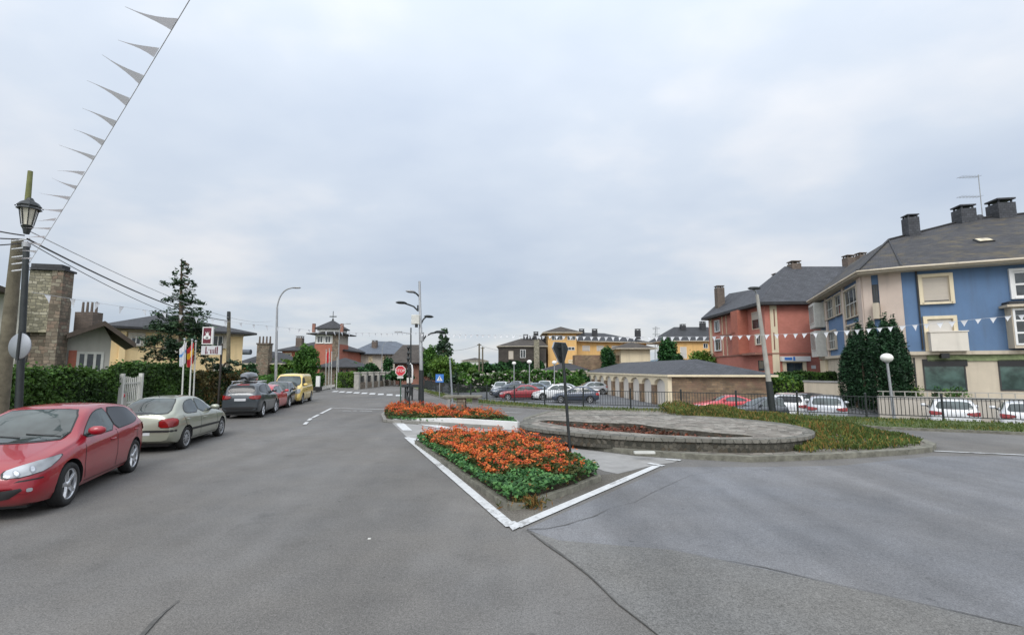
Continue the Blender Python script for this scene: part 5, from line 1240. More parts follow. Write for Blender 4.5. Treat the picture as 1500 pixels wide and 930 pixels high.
# ---- red apartment building
RB = thing('apartment_building', 'red rendered apartment block with dark slate roof, left of the blue one', 'apartment block', (30, 56, 0))
A = Vector((P(1122, 500, 51).x, 51)); B2 = Vector((P(1232, 500, 50.2).x, 50.2)); L0 = Vector((P(1039, 500, 67).x, 67)); dR = (B2-A).normalized(); nR = Vector((-dR.y, dR.x))
ze = 9.25; foot = [tuple(A), tuple(B2), tuple(B2+nR*17), tuple(L0+Vector((9, 2))), tuple(L0)]
M['red_wall'] = brick('red_render_brick', (.50, .185, .14), (.47, .17, .125), (.44, .19, .145), .24, .08, .006, .5, .85, .12, .1)
walls(RB, foot, -.9, ze, M['red_wall'])
F1 = Fac(RB, A, B2); F2 = Fac(RB, L0, A)
zs = F1.uz(1160, 517)[1]
g = MB(); F1.box(g, 0, F1.L, zs-.12, zs+.02, 0, .12); F2.box(g, 0, F2.L, zs-.12, zs+.02, 0, .12); g.build('floor_band', M['brick_dull'], RB)
g = MB(); u0, u1, _, _ = F1.rect(1127, 450, 1141, 520); F1.box(g, u0, u1, -.5, ze-.2, 0, .10); g.build('cream_bay', M['cream_pale'], RB)
for (y0, y1) in ((453, 478), (487, 512)): F1.pwin(1132, y0, 1135, y1, frame='brick_dull', nv=0, d=.10)
F1.pwin(1151, 531, 1176, 545, frame='dark_frame', sur='cream_pale', sw=.35, nv=1)
u0, u1, z0, z1 = F1.rect(1142, 522, 1184, 529); sg = MB(); F1.box(sg, u0, u1, z0, z1, .02, .55); F1.box(sg, u0+.25, u0+1.0, z0+.12, z1-.12, .55, .57, 1); F1.box(sg, u0+1.1, u0+1.3, z0+.05, z1-.05, .55, .57, 1); sg.build('shop_canopy', [M['white'], M['sign_blue']], RB)
F1.pwin(1188, 535, 1195, 540, frame='white', pane='white', nv=0, kind='wall_plate')
F1.pwin(1215, 531, 1222, 546, frame='cream_pale', pane='glass', sur='cream_pale', sw=.3, nv=0, kind='door')
# receding left face
F2.pwin(1101, 458, 1115, 481, frame='cream_pale', pane='glass', nv=0, shut=.45); F2.pwin(1108, 491, 1116, 504, frame='white', sur='cream', nv=1)
F2.pwin(1082, 459, 1087, 478, frame='cream_pale', pane='shutter_w', nv=0); F2.pwin(1075, 492, 1080, 511, frame='cream_pale', pane='shutter_w', nv=0)
F2.pwin(1048, 471, 1055, 485, frame='white', sur='white', nv=1); F2.pwin(1048, 498, 1057, 513, frame='white', sur='white', nv=1)
g = MB()
for (x0, x1) in ((1040, 1045), (1058, 1061), (1064, 1067)):
    u0, u1, _, _ = F2.rect(x0, 470, x1, 520); g = MB(); F2.box(g, u0, u1, zs, ze-.2, 0, .10); g.build('pilaster', M['cream_pale'], RB)
u0, u1, z0, z1 = F2.rect(1068, 486, 1092, 488); g = MB(); F2.box(g, u0, u1, z0-.1, z0+.1, 0, 1.2); g.build('porch_roof', M['brick_dull'], RB)
u0, u1, _, _ = F2.rect(1086, 480, 1097, 500); g = MB(); F2.box(g, u0, u1, zs, ze-.3, 0, 1.2); g.build('stair_tower', M['brick_red'], RB)
F2.pwin(1111, 528, 1120, 543, frame='dark_frame', pane='glass', nv=0, kind='ground_floor_window')
u0, u1, _, z1 = F2.rect(1098, 519, 1120, 545); g = MB(); F2.box(g, u0, u1, zs-.15, zs+.1, .12, .9); g.build('entrance_canopy', M['brick_dull'], RB)
# roof
eA = Vector((A.x-.9, A.y-.8, ze)); eB = Vector((B2.x+.5, B2.y-.8, ze)); eC = Vector((foot[2][0]+.6, foot[2][1]+.6, ze)); eD = Vector((foot[3][0], foot[3][1]+.9, ze)); eL = Vector((L0.x-1.1, L0.y-.2, ze))
q0 = P(1150, 404, 57); q1 = P(1240, 388, 57); q1.z = q0.z = max(q0.z, q1.z)-.2; q2 = P(1108, 423, 62); q3 = P(1068, 430, 68)
roof(RB, [eL, eA, eB, eC, eD], [[eA, eB, q1, q0], [eA, q0, q2], [eL, eA, q2, q3], [eD, eL, q3], [eB, eC, q1], [eC, eD, q3, q2, q0, q1]], M['slate'], .3, 'slate_dark')
dm = thing('x', None, None) if False else None
# dormer-like cross gable on the left slope
a = P(1078, 453, 58); b = P(1101, 449, 56); c = P(1108, 428, 60); d = P(1091, 430, 63)
roof(RB, [a, b, c, d], [[a, b, c, d]], M['slate'], .2, 'slate_dark', 'dormer_roof')
for (px, yt, yb, Yc, w) in ((1053.5, 422, 445, 66, 1.0), (1163, 387, 410, 57, 1.1), (1138, 404, 412, 59, .9), (1243, 378, 392, 57, 1.0), (1261, 374, 392, 58, .9)):
    p = P(px, yt, Yc); q = P(px, yb, Yc); chimney(RB, p.x, p.y, q.z-.8, p.z, w, 'brick_chim')

# ---- arcade pavilion in the car park
AR = thing('arcade_pavilion', 'long low pavilion with a row of arched bays, slate roof and brown stone end wall', 'pavilion', (14, 40, PARK))
C0 = Vector((P(984, 560, 38).x, 38)); BR = Vector((P(1124, 560, 37).x, 37)); FL_ = Vector((P(862, 560, 67).x, 67))
ze = Z(549, 38); dF = (FL_-C0).normalized()
walls(AR, [tuple(C0), tuple(BR), tuple(BR+dF*30+Vector((6, 0))), tuple(FL_)], PARK, ze, M['brick_brown'], 'wall')
F2 = Fac(AR, FL_, C0); L_ = F2.L; nA = 9; bay = (L_-.5)/nA
# arches: cream wall skin pierced by round-headed openings, pillars of stone, doors behind
for i in range(nA):
    u0 = L_-.25-bay*(i+1); cx = u0+bay/2; hw = bay*.385; zsp = ze-.88; zt_ = ze
    g = MB(); d0, d1 = .02, .3; arc = [(cx+hw*math.cos(PI-PI*k/12), zsp+.55*math.sin(PI*k/12)) for k in range(13)]
    pts = [(u0, zsp), *arc, (u0+bay, zsp), (u0+bay, zt_), (u0, zt_)]
    for k in range(12):
        a, b = arc[k], arc[k+1]; g.quad(F2.pt(a[0], a[1], d1), F2.pt(b[0], b[1], d1), F2.pt(b[0], zt_, d1), F2.pt(a[0], zt_, d1)); g.quad(F2.pt(a[0], a[1], d0), F2.pt(b[0], b[1], d0), F2.pt(b[0], b[1], d1), F2.pt(a[0], a[1], d1))
    g.quad(F2.pt(u0, zsp, d1), F2.pt(cx-hw, zsp, d1), F2.pt(cx-hw, zt_, d1), F2.pt(u0, zt_, d1)); g.quad(F2.pt(cx+hw, zsp, d1), F2.pt(u0+bay, zsp, d1), F2.pt(u0+bay, zt_, d1), F2.pt(cx+hw, zt_, d1))
    g.build('arch', M['cream_pale'], AR)
    g = MB(); F2.box(g, u0-(bay/2-hw), u0+(bay/2-hw), PARK, zsp-.002, d0, d1-.01) if i < nA-1 else F2.box(g, u0-.2, u0+(bay/2-hw), PARK, zsp-.002, d0, d1-.01); g.build('pillar', M['brick_brown'], AR)
    g = MB(); F2.box(g, cx-hw+.02, cx+hw-.02, PARK, zsp+.45, .0, .05); g.build('door', M['garage'], AR)
g = MB(); F2.box(g, L_-.25-(bay/2-hw), L_+.0, PARK, ze, 0, .32); g.build('corner_pier', M['cream_pale'], AR)
bb = [Vector((*C0, 0)), Vector((*BR, 0)), Vector((*(BR+dF*30+Vector((6, 0))), 0)), Vector((*FL_, 0))]
ev = [bb[0]+Vector((-.42, -.3, ze+.02)), bb[1]+Vector((.6, -.5, ze+.02)), bb[2]+Vector((.6, .5, ze+.02)), bb[3]+Vector((-.42, .5, ze+.02))]
q0 = P(1020, 526, 42); q1 = P(912, 529, 66); q1.z = q0.z
roof(AR, ev, [[ev[0], ev[1], q0], [ev[1], ev[2], q1, q0], [ev[2], ev[3], q1], [ev[3], ev[0], q0, q1]], M['slate'], .16, 'cream_pale')

# ---- far buildings: long ochre terrace with tower
OC = thing('apartment_building', 'long ochre apartment row with slate roof beyond the arcade pavilion', 'apartment block', (10, 82, 0))
Y = 82; A = Vector((X(838, Y), Y)); B2 = Vector((X(948, Y+6), Y+6)); walls(OC, rect_poly(A, B2, 12), -1, Z(499, Y), M['orange_wall'])
hip(OC, A, B2, 12, Z(499, Y), Z(486, Y+6), M['slate_dark'], .8, (2, 6))
F = Fac(OC, A, B2)
for (x0, x1) in ((853, 864), (874, 884), (896, 906), (918, 928)): F.pwin(x0, 506, x1, 514, frame='white', shut=.9, shmat='shutter_w', nv=0)
for x0 in (843, 860, 878): F.pwin(x0, 526, x0+10, 533, frame='white', pane='glass_lit', nv=0)
for i in range(9): # roof lights
    pass
for px in (852, 871, 934): p = P(px, 484, Y+5); chimney(OC, p.x, p.y, p.z-1.6, p.z, .9, 'slate_dark')
OT = thing('apartment_building', 'ochre tower block with white balconies and pyramid roof behind the yield sign', 'apartment block', (8, 78, 0))
Y = 78; A = Vector((X(803, Y), Y)); B2 = Vector((X(845, Y), Y)); walls(OT, rect_poly(A, B2, 7), -1, Z(487, Y), M['orange_wall']); hip(OT, A, B2, 7, Z(487, Y), Z(479, Y+3), M['slate_brown'], .9)
F = Fac(OT, A, B2); F.pwin(808, 491, 824, 498, frame='white', nv=3); F.pwin(831, 492, 843, 498, frame='white', nv=2); F.pwin(832, 508, 842, 513, frame='white', nv=1); F.pwin(815, 508, 825, 530, frame='white', pane='shutter_w', nv=1)
F.pwin(833, 527, 845, 532, frame='white', pane='glass_lit', nv=1)
# low wing in front
g = MB(); a = P(792, 545, 70); b = P(855, 547, 68); walls(OT, rect_poly(a.xy, b.xy, 5), -1, Z(543, 70), M['beige_wall'], 'low_wing'); hip(OT, a.xy, b.xy, 5, Z(543, 70), Z(532, 72), M['slate_dark'], .5, name='low_roof')
# brown mansard building with ivy
MS = thing('house', 'brown slated mansard house with ivy over its lower floor, left of the ochre tower', 'house', (2, 80, 0))
Y = 76; A = Vector((X(730, Y), Y)); B2 = Vector((X(800, Y), Y)); pl = rect_poly(A, B2, 10); walls(MS, pl, -1, Z(530, Y), M['beige_wall'])
g = MB(); g.prism([(p[0], p[1]-.3) for p in pl], Z(530, Y), Z(507, Y)); g.build('slate_hung_storey', M['slate_brown'], MS); hip(MS, A-Vector((0, .3)), B2-Vector((0, .3)), 10, Z(507, Y), Z(496, Y+5), M['slate_brown'], .3, (4, 1), th=.1)
F = Fac(MS, A-Vector((0, .3)), B2-Vector((0, .3))); F.pwin(762, 512, 770, 524, frame='white', pane='glass', nv=1); F.pwin(745, 514, 752, 526, frame='cream', pane='shutter', nv=0)
Fg = Fac(MS, A, B2); Fg.pwin(764, 534, 772, 543, frame='white', nv=1)
for px, yt in ((770, 492), (779, 494), (785, 488), (796, 495)): p = P(px, yt, Y+4); chimney(MS, p.x, p.y, p.z-2, p.z, .8, 'slate_dark')
c = P(786, 520, Y-.6); g = MB(); g.box(c.x-.42, c.x+.42, Y-.9, Y-.32, 0, Z(498, Y)); g.build('chimney_breast', M['stone'], MS)
# cream box house above the arcade roof
CB = thing('house', 'plain cream walled house with flat brown eaves rising over the arcade roof', 'house', (17, 74, 0))
Y = 72; A = Vector((X(910, Y), Y)); B2 = Vector((X(953, Y), Y)); walls(CB, rect_poly(A, B2, 8), -1, Z(511, Y), M['cream_pale']); hip(CB, A, B2, 8, Z(510, Y), Z(502, Y+4), M['slate_brown'], .9)
g = MB(); a = P(866, 560, 73); g.box(a.x-2.4, a.x+4.5, 73, 76, -1, Z(520, 73)); g.build('brown_wall', M['brick_brown'], CB)
# right ochre building
RO = thing('apartment_building', 'ochre apartment block with dark slate roof, just left of the red block', 'apartment block', (30, 86, 0))
Y = 84; A = Vector((X(992, Y), Y)); B2 = Vector((X(1060, Y), Y)); walls(RO, rect_poly(A, B2, 10), -1, Z(499, Y), M['orange_wall']); hip(RO, A-Vector((2, 0)), B2, 10, Z(499, Y), Z(479, Y+5), M['slate_dark'], .6, (4, 1))
F = Fac(RO, A, B2); F.pwin(996, 508, 1006, 525, frame='white', pane='shutter_w', nv=0); F.pwin(1030, 503, 1037, 510, frame='white', nv=1)
for px, yt in ((1000, 477), (1029, 473)): p = P(px, yt, Y+4); chimney(RO, p.x, p.y, p.z-2, p.z, .9, 'slate_dark')
LM = thing('lattice_mast', 'slim lattice antenna mast seen far off between the ochre buildings', 'mast', tuple(P(961, 540, 120).xy)+(-.9,))
g = MB(); b = P(961, 540, 120); t = P(961, 478, 120)
for s_ in ((-.35, 0), (.35, 0), (0, .5)): g.tube([(b.x+s_[0]*1.4, b.y+s_[1], -.9), (t.x+s_[0]*.6, t.y+s_[1], t.z)], .06, 4)
for k in range(14): z = -.9+(t.z+.9)*k/14; z2 = -.9+(t.z+.9)*(k+1)/14; g.tube([(b.x-.42, b.y, z), (b.x+.42, b.y, z2)], .04, 4)
g.build('lattice', M['galv'], LM)
for k in range(3): g = MB(); z = t.z-.6-k*1.5; g.box(t.x-.9, t.x+.9, t.y-.1, t.y+.1, z, z+.18); g.build('antenna_panel', M['galv'], LM)
WH = thing('house', 'pale distant house showing above the trees in the middle', 'house', tuple(P(695, 540, 150).xy)+(-1,))
Y = 150; A = Vector((X(677, Y), Y)); B2 = Vector((X(712, Y), Y)); walls(WH, rect_poly(A, B2, 10), -1, Z(528, Y), M['white_old']); hip(WH, A, B2, 10, Z(528, Y), Z(524, Y+5), M['slate_brown'], .5)

# ---- left: stone and render bungalow
HS = thing('house', 'rubble stone and render bungalow with a broad stone chimney tower behind the left hedge', 'house', (-18, 20, 0))
sd = Vector((-.24, .97)).normalized(); sr = Vector((sd.y, -sd.x))
def LP(o, r, f): v = Vector(o)+sr*r+sd*f; return (v.x, v.y)
T0 = (P(38, 450, 18.6).x, 18.6); dT = .6
def _px(v): return 750+FPX*v[0]/v[1]
wT = 1.0
while _px(Vector(T0)+sr*wT) < 84: wT += .01
while _px(Vector(T0)+sr*wT+sd*dT) > 107 and dT > .25: dT -= .01
zt_ = Z(398, 18.9, 92); zo = Z(487, 18.9, 92)
g = MB(); g.prism([LP(T0, 0, 0), LP(T0, wT-.38, 0), LP(T0, wT-.38, dT-.02), LP(T0, 0, dT-.02)], zo, zt_); g.build('stone_tower', M['stone'], HS)
g = MB(); g.prism([LP(T0, .1, .22), LP(T0, wT-.38, .22), LP(T0, wT-.38, dT-.02), LP(T0, .1, dT-.02)], -.1, zo); g.build('tower_base', M['stone_red'], HS)
g = MB(); g.prism([LP(T0, wT-.378, -.05), LP(T0, wT, -.05), LP(T0, wT, dT), LP(T0, wT-.378, dT)], -.1, zt_+.02); g.build('stone_pier', M['stone_red'], HS)
g = MB(); g.prism([LP(T0, -.1, -.12), LP(T0, wT+.06, -.12), LP(T0, wT+.06, dT+.06), LP(T0, -.1, dT+.06)], zt_+.02, zt_+.10); g.prism([LP(T0, .02, 0), LP(T0, wT-.1, 0), LP(T0, wT-.1, dT-.1), LP(T0, .02, dT-.1)], zt_+.10, zt_+.28); g.build('slate_cap', M['slate_dark'], HS)
# main body to the left
Mo = LP(T0, -8.0, -.6); ze = Z(419, 17.6, 10)
g = MB(); g.prism([LP(T0, -9, -.2), LP(T0, -.05, -.2), LP(T0, -.05, .5), LP(T0, -2.1, 6.5), LP(T0, -9, 6.5)], -.1, ze); g.build('wall', M['grey_wall'], HS)
a, b, c, d = [Vector((*LP(T0, *q), ze)) for q in ((-9.6, -1.3), (-.1, -1.3), (-2.6, 6.9), (-9.6, 6.9))]; r1 = Vector((*LP(T0, -6, 3), ze+.5)); r2 = Vector((*LP(T0, -4, 3), ze+.5))
roof(HS, [a, b, c, d], [[a, b, r2, r1], [b, c, r2], [c, d, r1, r2], [d, a, r1]], M['slate_dark'], .2, 'dark_wood')
Fm = Fac(HS, LP(T0, -9, -.2), LP(T0, -.05, -.2))
for u in (1.2, 3.6, 6.2): Fm.window(u, u+1.3, 1.1, 2.4, frame='white_old', nv=1, sur='cream', sill=True)
Fm.window(5.0, 5.9, .05, 2.15, frame='dark_wood', pane='dark_wood', nv=0, kind='door')
# gabled wing: ridge along the street direction
Wf = .9; xl, xr = wT-.9, wT+2.15; W0 = LP(T0, 0, 0); apx = P(152, 470, 20.4); 
fr = [LP(T0, q, Wf) for q in (xl, xr)]; ap = Vector((apx.x, apx.y, 0)); zl = Z(495, 20.5, 150)
wa = P(97, 500, 19.7); wdir = Vector((1, .92)).normalized(); Fw = Fac(HS, wa.xy, wa.xy+wdir*2.6); ug, zg = Fw.uz(152, 472); uw0, _ = Fw.uz(99, 500); uw1, _ = Fw.uz(163, 500)
zE = Fw.uz(163, 498)[1]; L7 = 4.5
def Wp(u, z, f=0): v = Fw.pt(u, z, -f); return v
g = MB()
prof = [(uw0, -.1), (uw1, -.1), (uw1, zE), (ug, zg-.12), (uw0, zE-.0)]
n = len(prof); vs = [Wp(u, z) for u, z in prof]+[Wp(u, z, L7) for u, z in prof]; g.add(vs, [tuple(range(n)), tuple(range(2*n-1, n-1, -1))]+[(i, n+i, n+(i+1) % n, (i+1) % n) for i in range(n)]); g.build('gable_wall', M['grey_wall'], HS)
ue, zE2 = Fw.uz(197, 504); ul, zL2 = Fw.uz(98, 490)
g = MB(); 
for (ua, za) in ((ue, zE2), (ul, zL2)):
    a, b, c, d = Wp(ug, zg, -.75), Wp(ua, za, -.75), Wp(ua, za, L7), Wp(ug, zg, L7); th = Vector((0, 0, .13)); g.add([a, b, c, d, a-th, b-th, c-th, d-th], [(0, 1, 2, 3), (4, 7, 6, 5), (0, 4, 5, 1), (1, 5, 6, 2), (2, 6, 7, 3)], 0)
g.build('roof', [M['slate_dark']], HS)
g = MB()
for (ua, za) in ((ue, zE2), (ul, zL2)):
    a, b = Wp(ug, zg-.0, -.78), Wp(ua, za, -.78); th = Vector((0, 0, .2)); g.add([a, b, b-th, a-th, a+Vector((0, .03, 0)), b+Vector((0, .03, 0)), b-th+Vector((0, .03, 0)), a-th+Vector((0, .03, 0))], [(0, 3, 2, 1), (0, 1, 5, 4), (3, 7, 6, 2)], 0)
g.build('barge_board', M['dark_wood'], HS)
Fw.pwin(113, 515, 150, 545, frame='white_old', nv=2, fw=.09); u0, u1, z0, z1 = Fw.rect(101, 513, 110, 545); g = MB(); Fw.box(g, max(u0, 0), u1, z0, z1, 0, .05); g.build('red_panel', M['brick_red'], HS)
p = P(130, 467, 24); q = P(130, 455, 24); chimney(HS, p.x, p.y, 3.0, q.z-.1, .6, 'brick_chim', pots=4, l=.9)

# ---- yellow house
YH = thing('house', 'yellow two storey house with hipped slate roof behind the tall layered conifer', 'house', (-22, 34, 0))
Yy = 31.5; A = Vector((P(160, 500, 30).x, 30)); B2 = Vector((P(356, 500, 36).x, 36)); ze = Z(487, 35.4, 340)
walls(YH, rect_poly(A, B2, 9), -.1, ze, M['yellow_wall']); hip(YH, A, B2, 9, ze, ze+1.35, M['slate_dark'], .7, 4.2, fascia='slate_dark')
F = Fac(YH, A, B2)
F.pwin(192, 491, 206, 505, frame='white', sur='beige_wall', sw=.18, nv=1, shut=.3, shmat='shutter'); F.pwin(312, 491, 326, 508, frame='white', sur='beige_wall', sw=.2, nv=1); F.pwin(314, 535, 326, 556, frame='white_old', sur='beige_wall', nv=1); F.pwin(245, 500, 262, 515, frame='white', sur='beige_wall', sw=.18, nv=1)
g = MB(); F.box(g, 0, F.L, ze-.3, ze-.02, 0, .08); g.build('cornice', M['cream'], YH)
g = MB(); u, _ = F.uz(179, 500); F.box(g, u-.15, u+.15, -.1, ze-.3, 0, .25); g.build('pilaster', M['yellow_wall'], YH)

# ---- brick chimney house left of the lamp post
CH_ = thing('house', 'low brown house with a tall brick chimney stack carrying four pots', 'house', (-28, 55, 0))
Y = 55; A = Vector((X(352, Y), Y)); B2 = Vector((X(410, Y), Y)); walls(CH_, rect_poly(A, B2, 7), -.1, Z(532, Y), M['brick_chim']); hip(CH_, A, B2, 7, Z(532, Y), Z(515, Y+3), M['slate_dark'], .5)
c = P(387, 520, Y-.5); g = MB(); g.box(c.x-.66, c.x+.66, Y-.9, Y-.01, -.1, Z(505, Y)); g.build('chimney_stack', M['stone_red'], CH_); g = MB(); g.box(c.x-.72, c.x+.72, Y-1.0, Y+.05, Z(505, Y), Z(503, Y))
for i in range(4): g.tube([(c.x-.6+i*.4, Y-.5, Z(503, Y)), (c.x-.6+i*.4, Y-.5, Z(493, Y))], [.11, .08], 8)
g.build('chimney_pots', M['brick_chim'], CH_)
g = MB(); g.tube([(X(354, Y-1), Y-1, Z(516, Y)), (X(366, Y-1), Y-1, Z(516, Y))], .3, 10); g.build('water_tank', M['slate_blue'], CH_)

# ---- red brick villa with look-out tower
RV = thing('villa', 'red brick villa with a square look-out tower and weather vane', 'villa', (-30, 75, 0))
Y = 75; A = Vector((X(412, Y), Y)); B2 = Vector((X(500, Y), Y)); ze = Z(513, Y)
walls(RV, rect_poly(A, B2, 11), -.1, ze, M['brick_red']); hip(RV, A, B2, 11, ze, Z(497, Y+5), M['slate_dark'], .8, (5.5, 5), fascia='slate_dark')
F = Fac(RV, A, B2)
for x0 in (418, 440): F.pwin(x0, 518, x0+8, 529, frame='white_old', sur='cream', nv=1)
tx0, tx1 = X(464, Y-1), X(500, Y-1); zt_ = Z(490, Y)
g = MB(); g.box(tx0, tx1, Y-2.2, Y+1.8, -.1, zt_-1.6); g.build('tower', M['brick_red'], RV)
g = MB(); g.box(tx0+.05, tx1-.05, Y-2.15, Y+1.75, zt_-1.6, zt_); g.build('tower_top', M['beige_wall'], RV)
Ft = Fac(RV, (tx0, Y-2.15), (tx1, Y-2.15))
for i in range(3): Ft.window(.35+i*1.2, 1.25+i*1.2, zt_-1.45, zt_-.35, frame='white', sur='white', nv=1, fw=.1)
g = MB(); Ft.box(g, Ft.L-1.0, Ft.L, 0, zt_, 0, .3); g.build('stone_quoin', M['stone_red'], RV)
hip(RV, (tx0, Y-2.2), (tx1, Y-2.2), 4.0, zt_, zt_+.35, M['slate_dark'], .95, 1.9, name='tower_eaves', fascia='slate_dark')
cx = (tx0+tx1)/2; cy = Y-.2; g = MB(); g.box(cx-1.7, cx+1.7, cy-1.7, cy+1.7, zt_+.3, zt_+.85); g.build('lantern_storey', M['white_old'], RV)
hip(RV, (cx-1.8, cy-1.8), (cx+1.8, cy-1.8), 3.6, zt_+.85, Z(469, Y)+.0, M['slate_dark'], .25, name='lantern_roof', fascia='slate_dark')
for sx in (-2.15, 2.15):
    chimney(RV, cx+sx, cy-1.9, zt_+.2, zt_+1.4, .4, 'brick_dull')
g = MB(); z = Z(472, Y); g.tube([(cx, cy, z-.2), (cx, cy, Z(456, Y))], .05, 5); g.box(cx-.55, cx+.55, cy-.03, cy+.03, z+.8, z+.95); g.ball((cx, cy, z+.4), .16, 8); g.build('weather_vane', M['iron'], RV)
chimney(RV, X(427, Y-1), Y+1.5, ze-.2, Z(494, Y), .95, 'brick_chim'); 
# lower stone wing
A = Vector((X(468, 66), 66)); B2 = Vector((X(521, 66), 66)); walls(RV, rect_poly(A, B2, 6), -.1, Z(537, 66), M['stone_red'], 'low_wing'); hip(RV, A, B2, 6, Z(537, 66), Z(524, 68), M['slate_dark'], .6, name='low_wing_roof', fascia='slate_dark')
F = Fac(RV, A, B2)
for x0 in (498, 506, 515): F.pwin(x0, 541, x0+4, 549, frame='brick_dull', pane='glass', nv=0, fw=.04)
# ---- grey roofed villa
GV = thing('villa', 'cream villa with wide blue grey hipped roof and three bright windows', 'villa', (-20, 85, 0))
Y = 84; A = Vector((X(514, Y), Y)); B2 = Vector((X(618, Y+4), Y+4)); walls(GV, rect_poly(A, B2, 11), -.1, Z(518, Y), M['beige_wall']); hip(GV, A, B2, 11, Z(518, Y), Z(499, Y+5), M['slate_blue'], .8, (5, 5), fascia='slate_dark')
F = Fac(GV, A, B2)
for x0 in (521, 540, 560): F.pwin(x0, 522, x0+5, 530, frame='cream', pane='glass_lit', nv=0, fw=.03, sur='cream')
chimney(GV, X(539.5, Y), Y+3.5, Z(518, Y), Z(499, Y), .9, 'brick_chim')
BV = thing('house', 'brown roofed house half hidden behind the multi-armed lamp', 'house', (-13, 68, 0))
Y = 68; A = Vector((X(578, Y), Y)); B2 = Vector((X(628, Y), Y)); walls(BV, rect_poly(A, B2, 8), -.1, Z(531, Y), M['brick_dull']); hip(BV, A, B2, 8, Z(531, Y), Z(505, Y+4), M['slate_brown'], 1.0, (1.2, 3), fascia='slate_dark')
# ================================================================== STREET FURNITURE
def vec(p): return Vector(p)
# left timber post with lantern
a = P(22, 600, 10.4); px_, py_ = P(24, 540, 10.4).x, 10.4
LPs = thing('street_lamp', 'old black lantern fixed to a tall weathered timber post at the left edge', 'street lamp', (px_, py_, .12))
pt_, pq_ = P(39, 360, 10.4), P(33.5, 470, 10.4); pb_ = pt_+(pq_-pt_)*((pt_.z-.1)/(pt_.z-pq_.z)); g = MB(); g.tube([pb_, pq_, pt_], [.075, .06, .055], 12); g.build('post', M['iron'], LPs)
g = MB(); g.tube([P(40, 300, 10.4), P(44.5, 251, 10.4)], [.055, .045], 10); g.build('timber_tip', M['wood_green'], LPs)
c = P(40, 330, 10.4); g = MB(); g.lathe([(.05, -.2), (.07, -.1), (.11, -.02), (.07, .0)], tuple(c), 8, smooth=False)
g.lathe([(.22, .36), (.19, .41), (.21, .44), (.15, .52), (.08, .56), (.05, .62), (.001, .64)], tuple(c), 8, smooth=False); g.lathe([(.001, .36), (.22, .36)], tuple(c), 8)
for k in range(8): q = PI/4*k; g.tube([c+Vector((.10*math.cos(q), .10*math.sin(q), 0)), c+Vector((.16*math.cos(q), .16*math.sin(q), .37))], .010, 4)
for k in range(8): q = PI/4*k; g.ball(c+Vector((.22*math.cos(q), .22*math.sin(q), .41)), .016, 6)
lan = g.build('lantern', M['iron'], LPs)
g = MB(); g.lathe([(.085, .0), (.145, .36)], tuple(c), 8, smooth=False); g.build('lantern_glass', M['lamp_glass'], lan)
g = MB(); g.tube([P(38.4, 362, 10.4), P(39, 355, 10.4)], .075, 12); g.build('pole_band', M['galv'], LPs)
b = P(14, 540, 10.9)
UP = thing('utility_pole', 'thick weathered timber utility pole right behind the lantern post', 'utility pole', (b.x, 10.9, .12))
g = MB(); g.tube([(b.x-.1, 10.9, .1), P(26, 352, 10.9)], [.155, .105], 14); g.build('pole', M['wood_pole'], UP)
g = MB(); g.tube([(b.x-.25, 10.85, .1), P(16, 392, 10.85)], .035, 6); g.build('conduit', M['dark_wood'], UP)
for k, yy in enumerate((352, 364, 376, 386, 396)):
    g = MB(); c = P(32, yy, 10.72); g.tube([c+Vector((-.22, 0, -.02)), c+Vector((.2, -.02, .03))], .018, 6); g.build('cable_bracket', M['string'], UP)
c = P(30, 507, 10.05); RS = thing('round_sign', 'round traffic sign seen from behind on the left lantern post', 'traffic sign', (c.x, c.y, c.z-.3))
g = MB(); Mx = Matrix.Rotation(PI/2, 4, 'X') @ Matrix.Identity(4); g.lathe([(.001, 0), (.265, 0), (.275, .012), (.265, .025), (.001, .025)], tuple(c), 28, M=Matrix.Rotation(-.12, 4, 'Z') @ Mx); g.build('sign_plate', M['grey_metal'], RS)
g = MB(); g.tube([c+Vector((.0, -.035, -.30)), c+Vector((.0, -.035, .30))], .03, 6); g.build('bracket', M['iron'], RS)

# cables
def sag(a, b, s, n=24):
    a = Vector(a); b = Vector(b); return [a.lerp(b, i/n)-Vector((0, 0, s*4*(i/n)*(1-i/n))) for i in range(n+1)]
def cable(label, a, b, s, r, mat='cable'):
    g = MB(); pts = sag(a, b, s); g.tube(pts, r, 5, cap=False); return single(g, 'overhead_cable', M[mat], label, 'cable', tuple(Vector(a)), 'overhead cables')
wp = P(336, 470, 30.5)
cable('thick black cable from the left post down to the timber pole by the yellow house', P(40, 350, 10.6), wp, .35, .021)
cable('thinner cable just below the thick one, ending at the timber pole by the yellow house', P(40, 354, 10.6), P(336, 478, 30.5), .5, .010)
cable('faint upper wire from the left post over the tall conifer', P(42, 338, 10.6), P(400, 470, 50), .8, .012, 'string')
cable('black cable entering at the left edge above the others', P(-160, 290, 9), P(36, 345, 10.8), .1, .016)
cable('black cable entering at the left edge in the middle', P(-160, 318, 9), P(36, 350, 10.8), .12, .015)
cable('lowest cable entering at the left edge', P(-160, 345, 9), P(34, 356, 10.8), .12, .014)

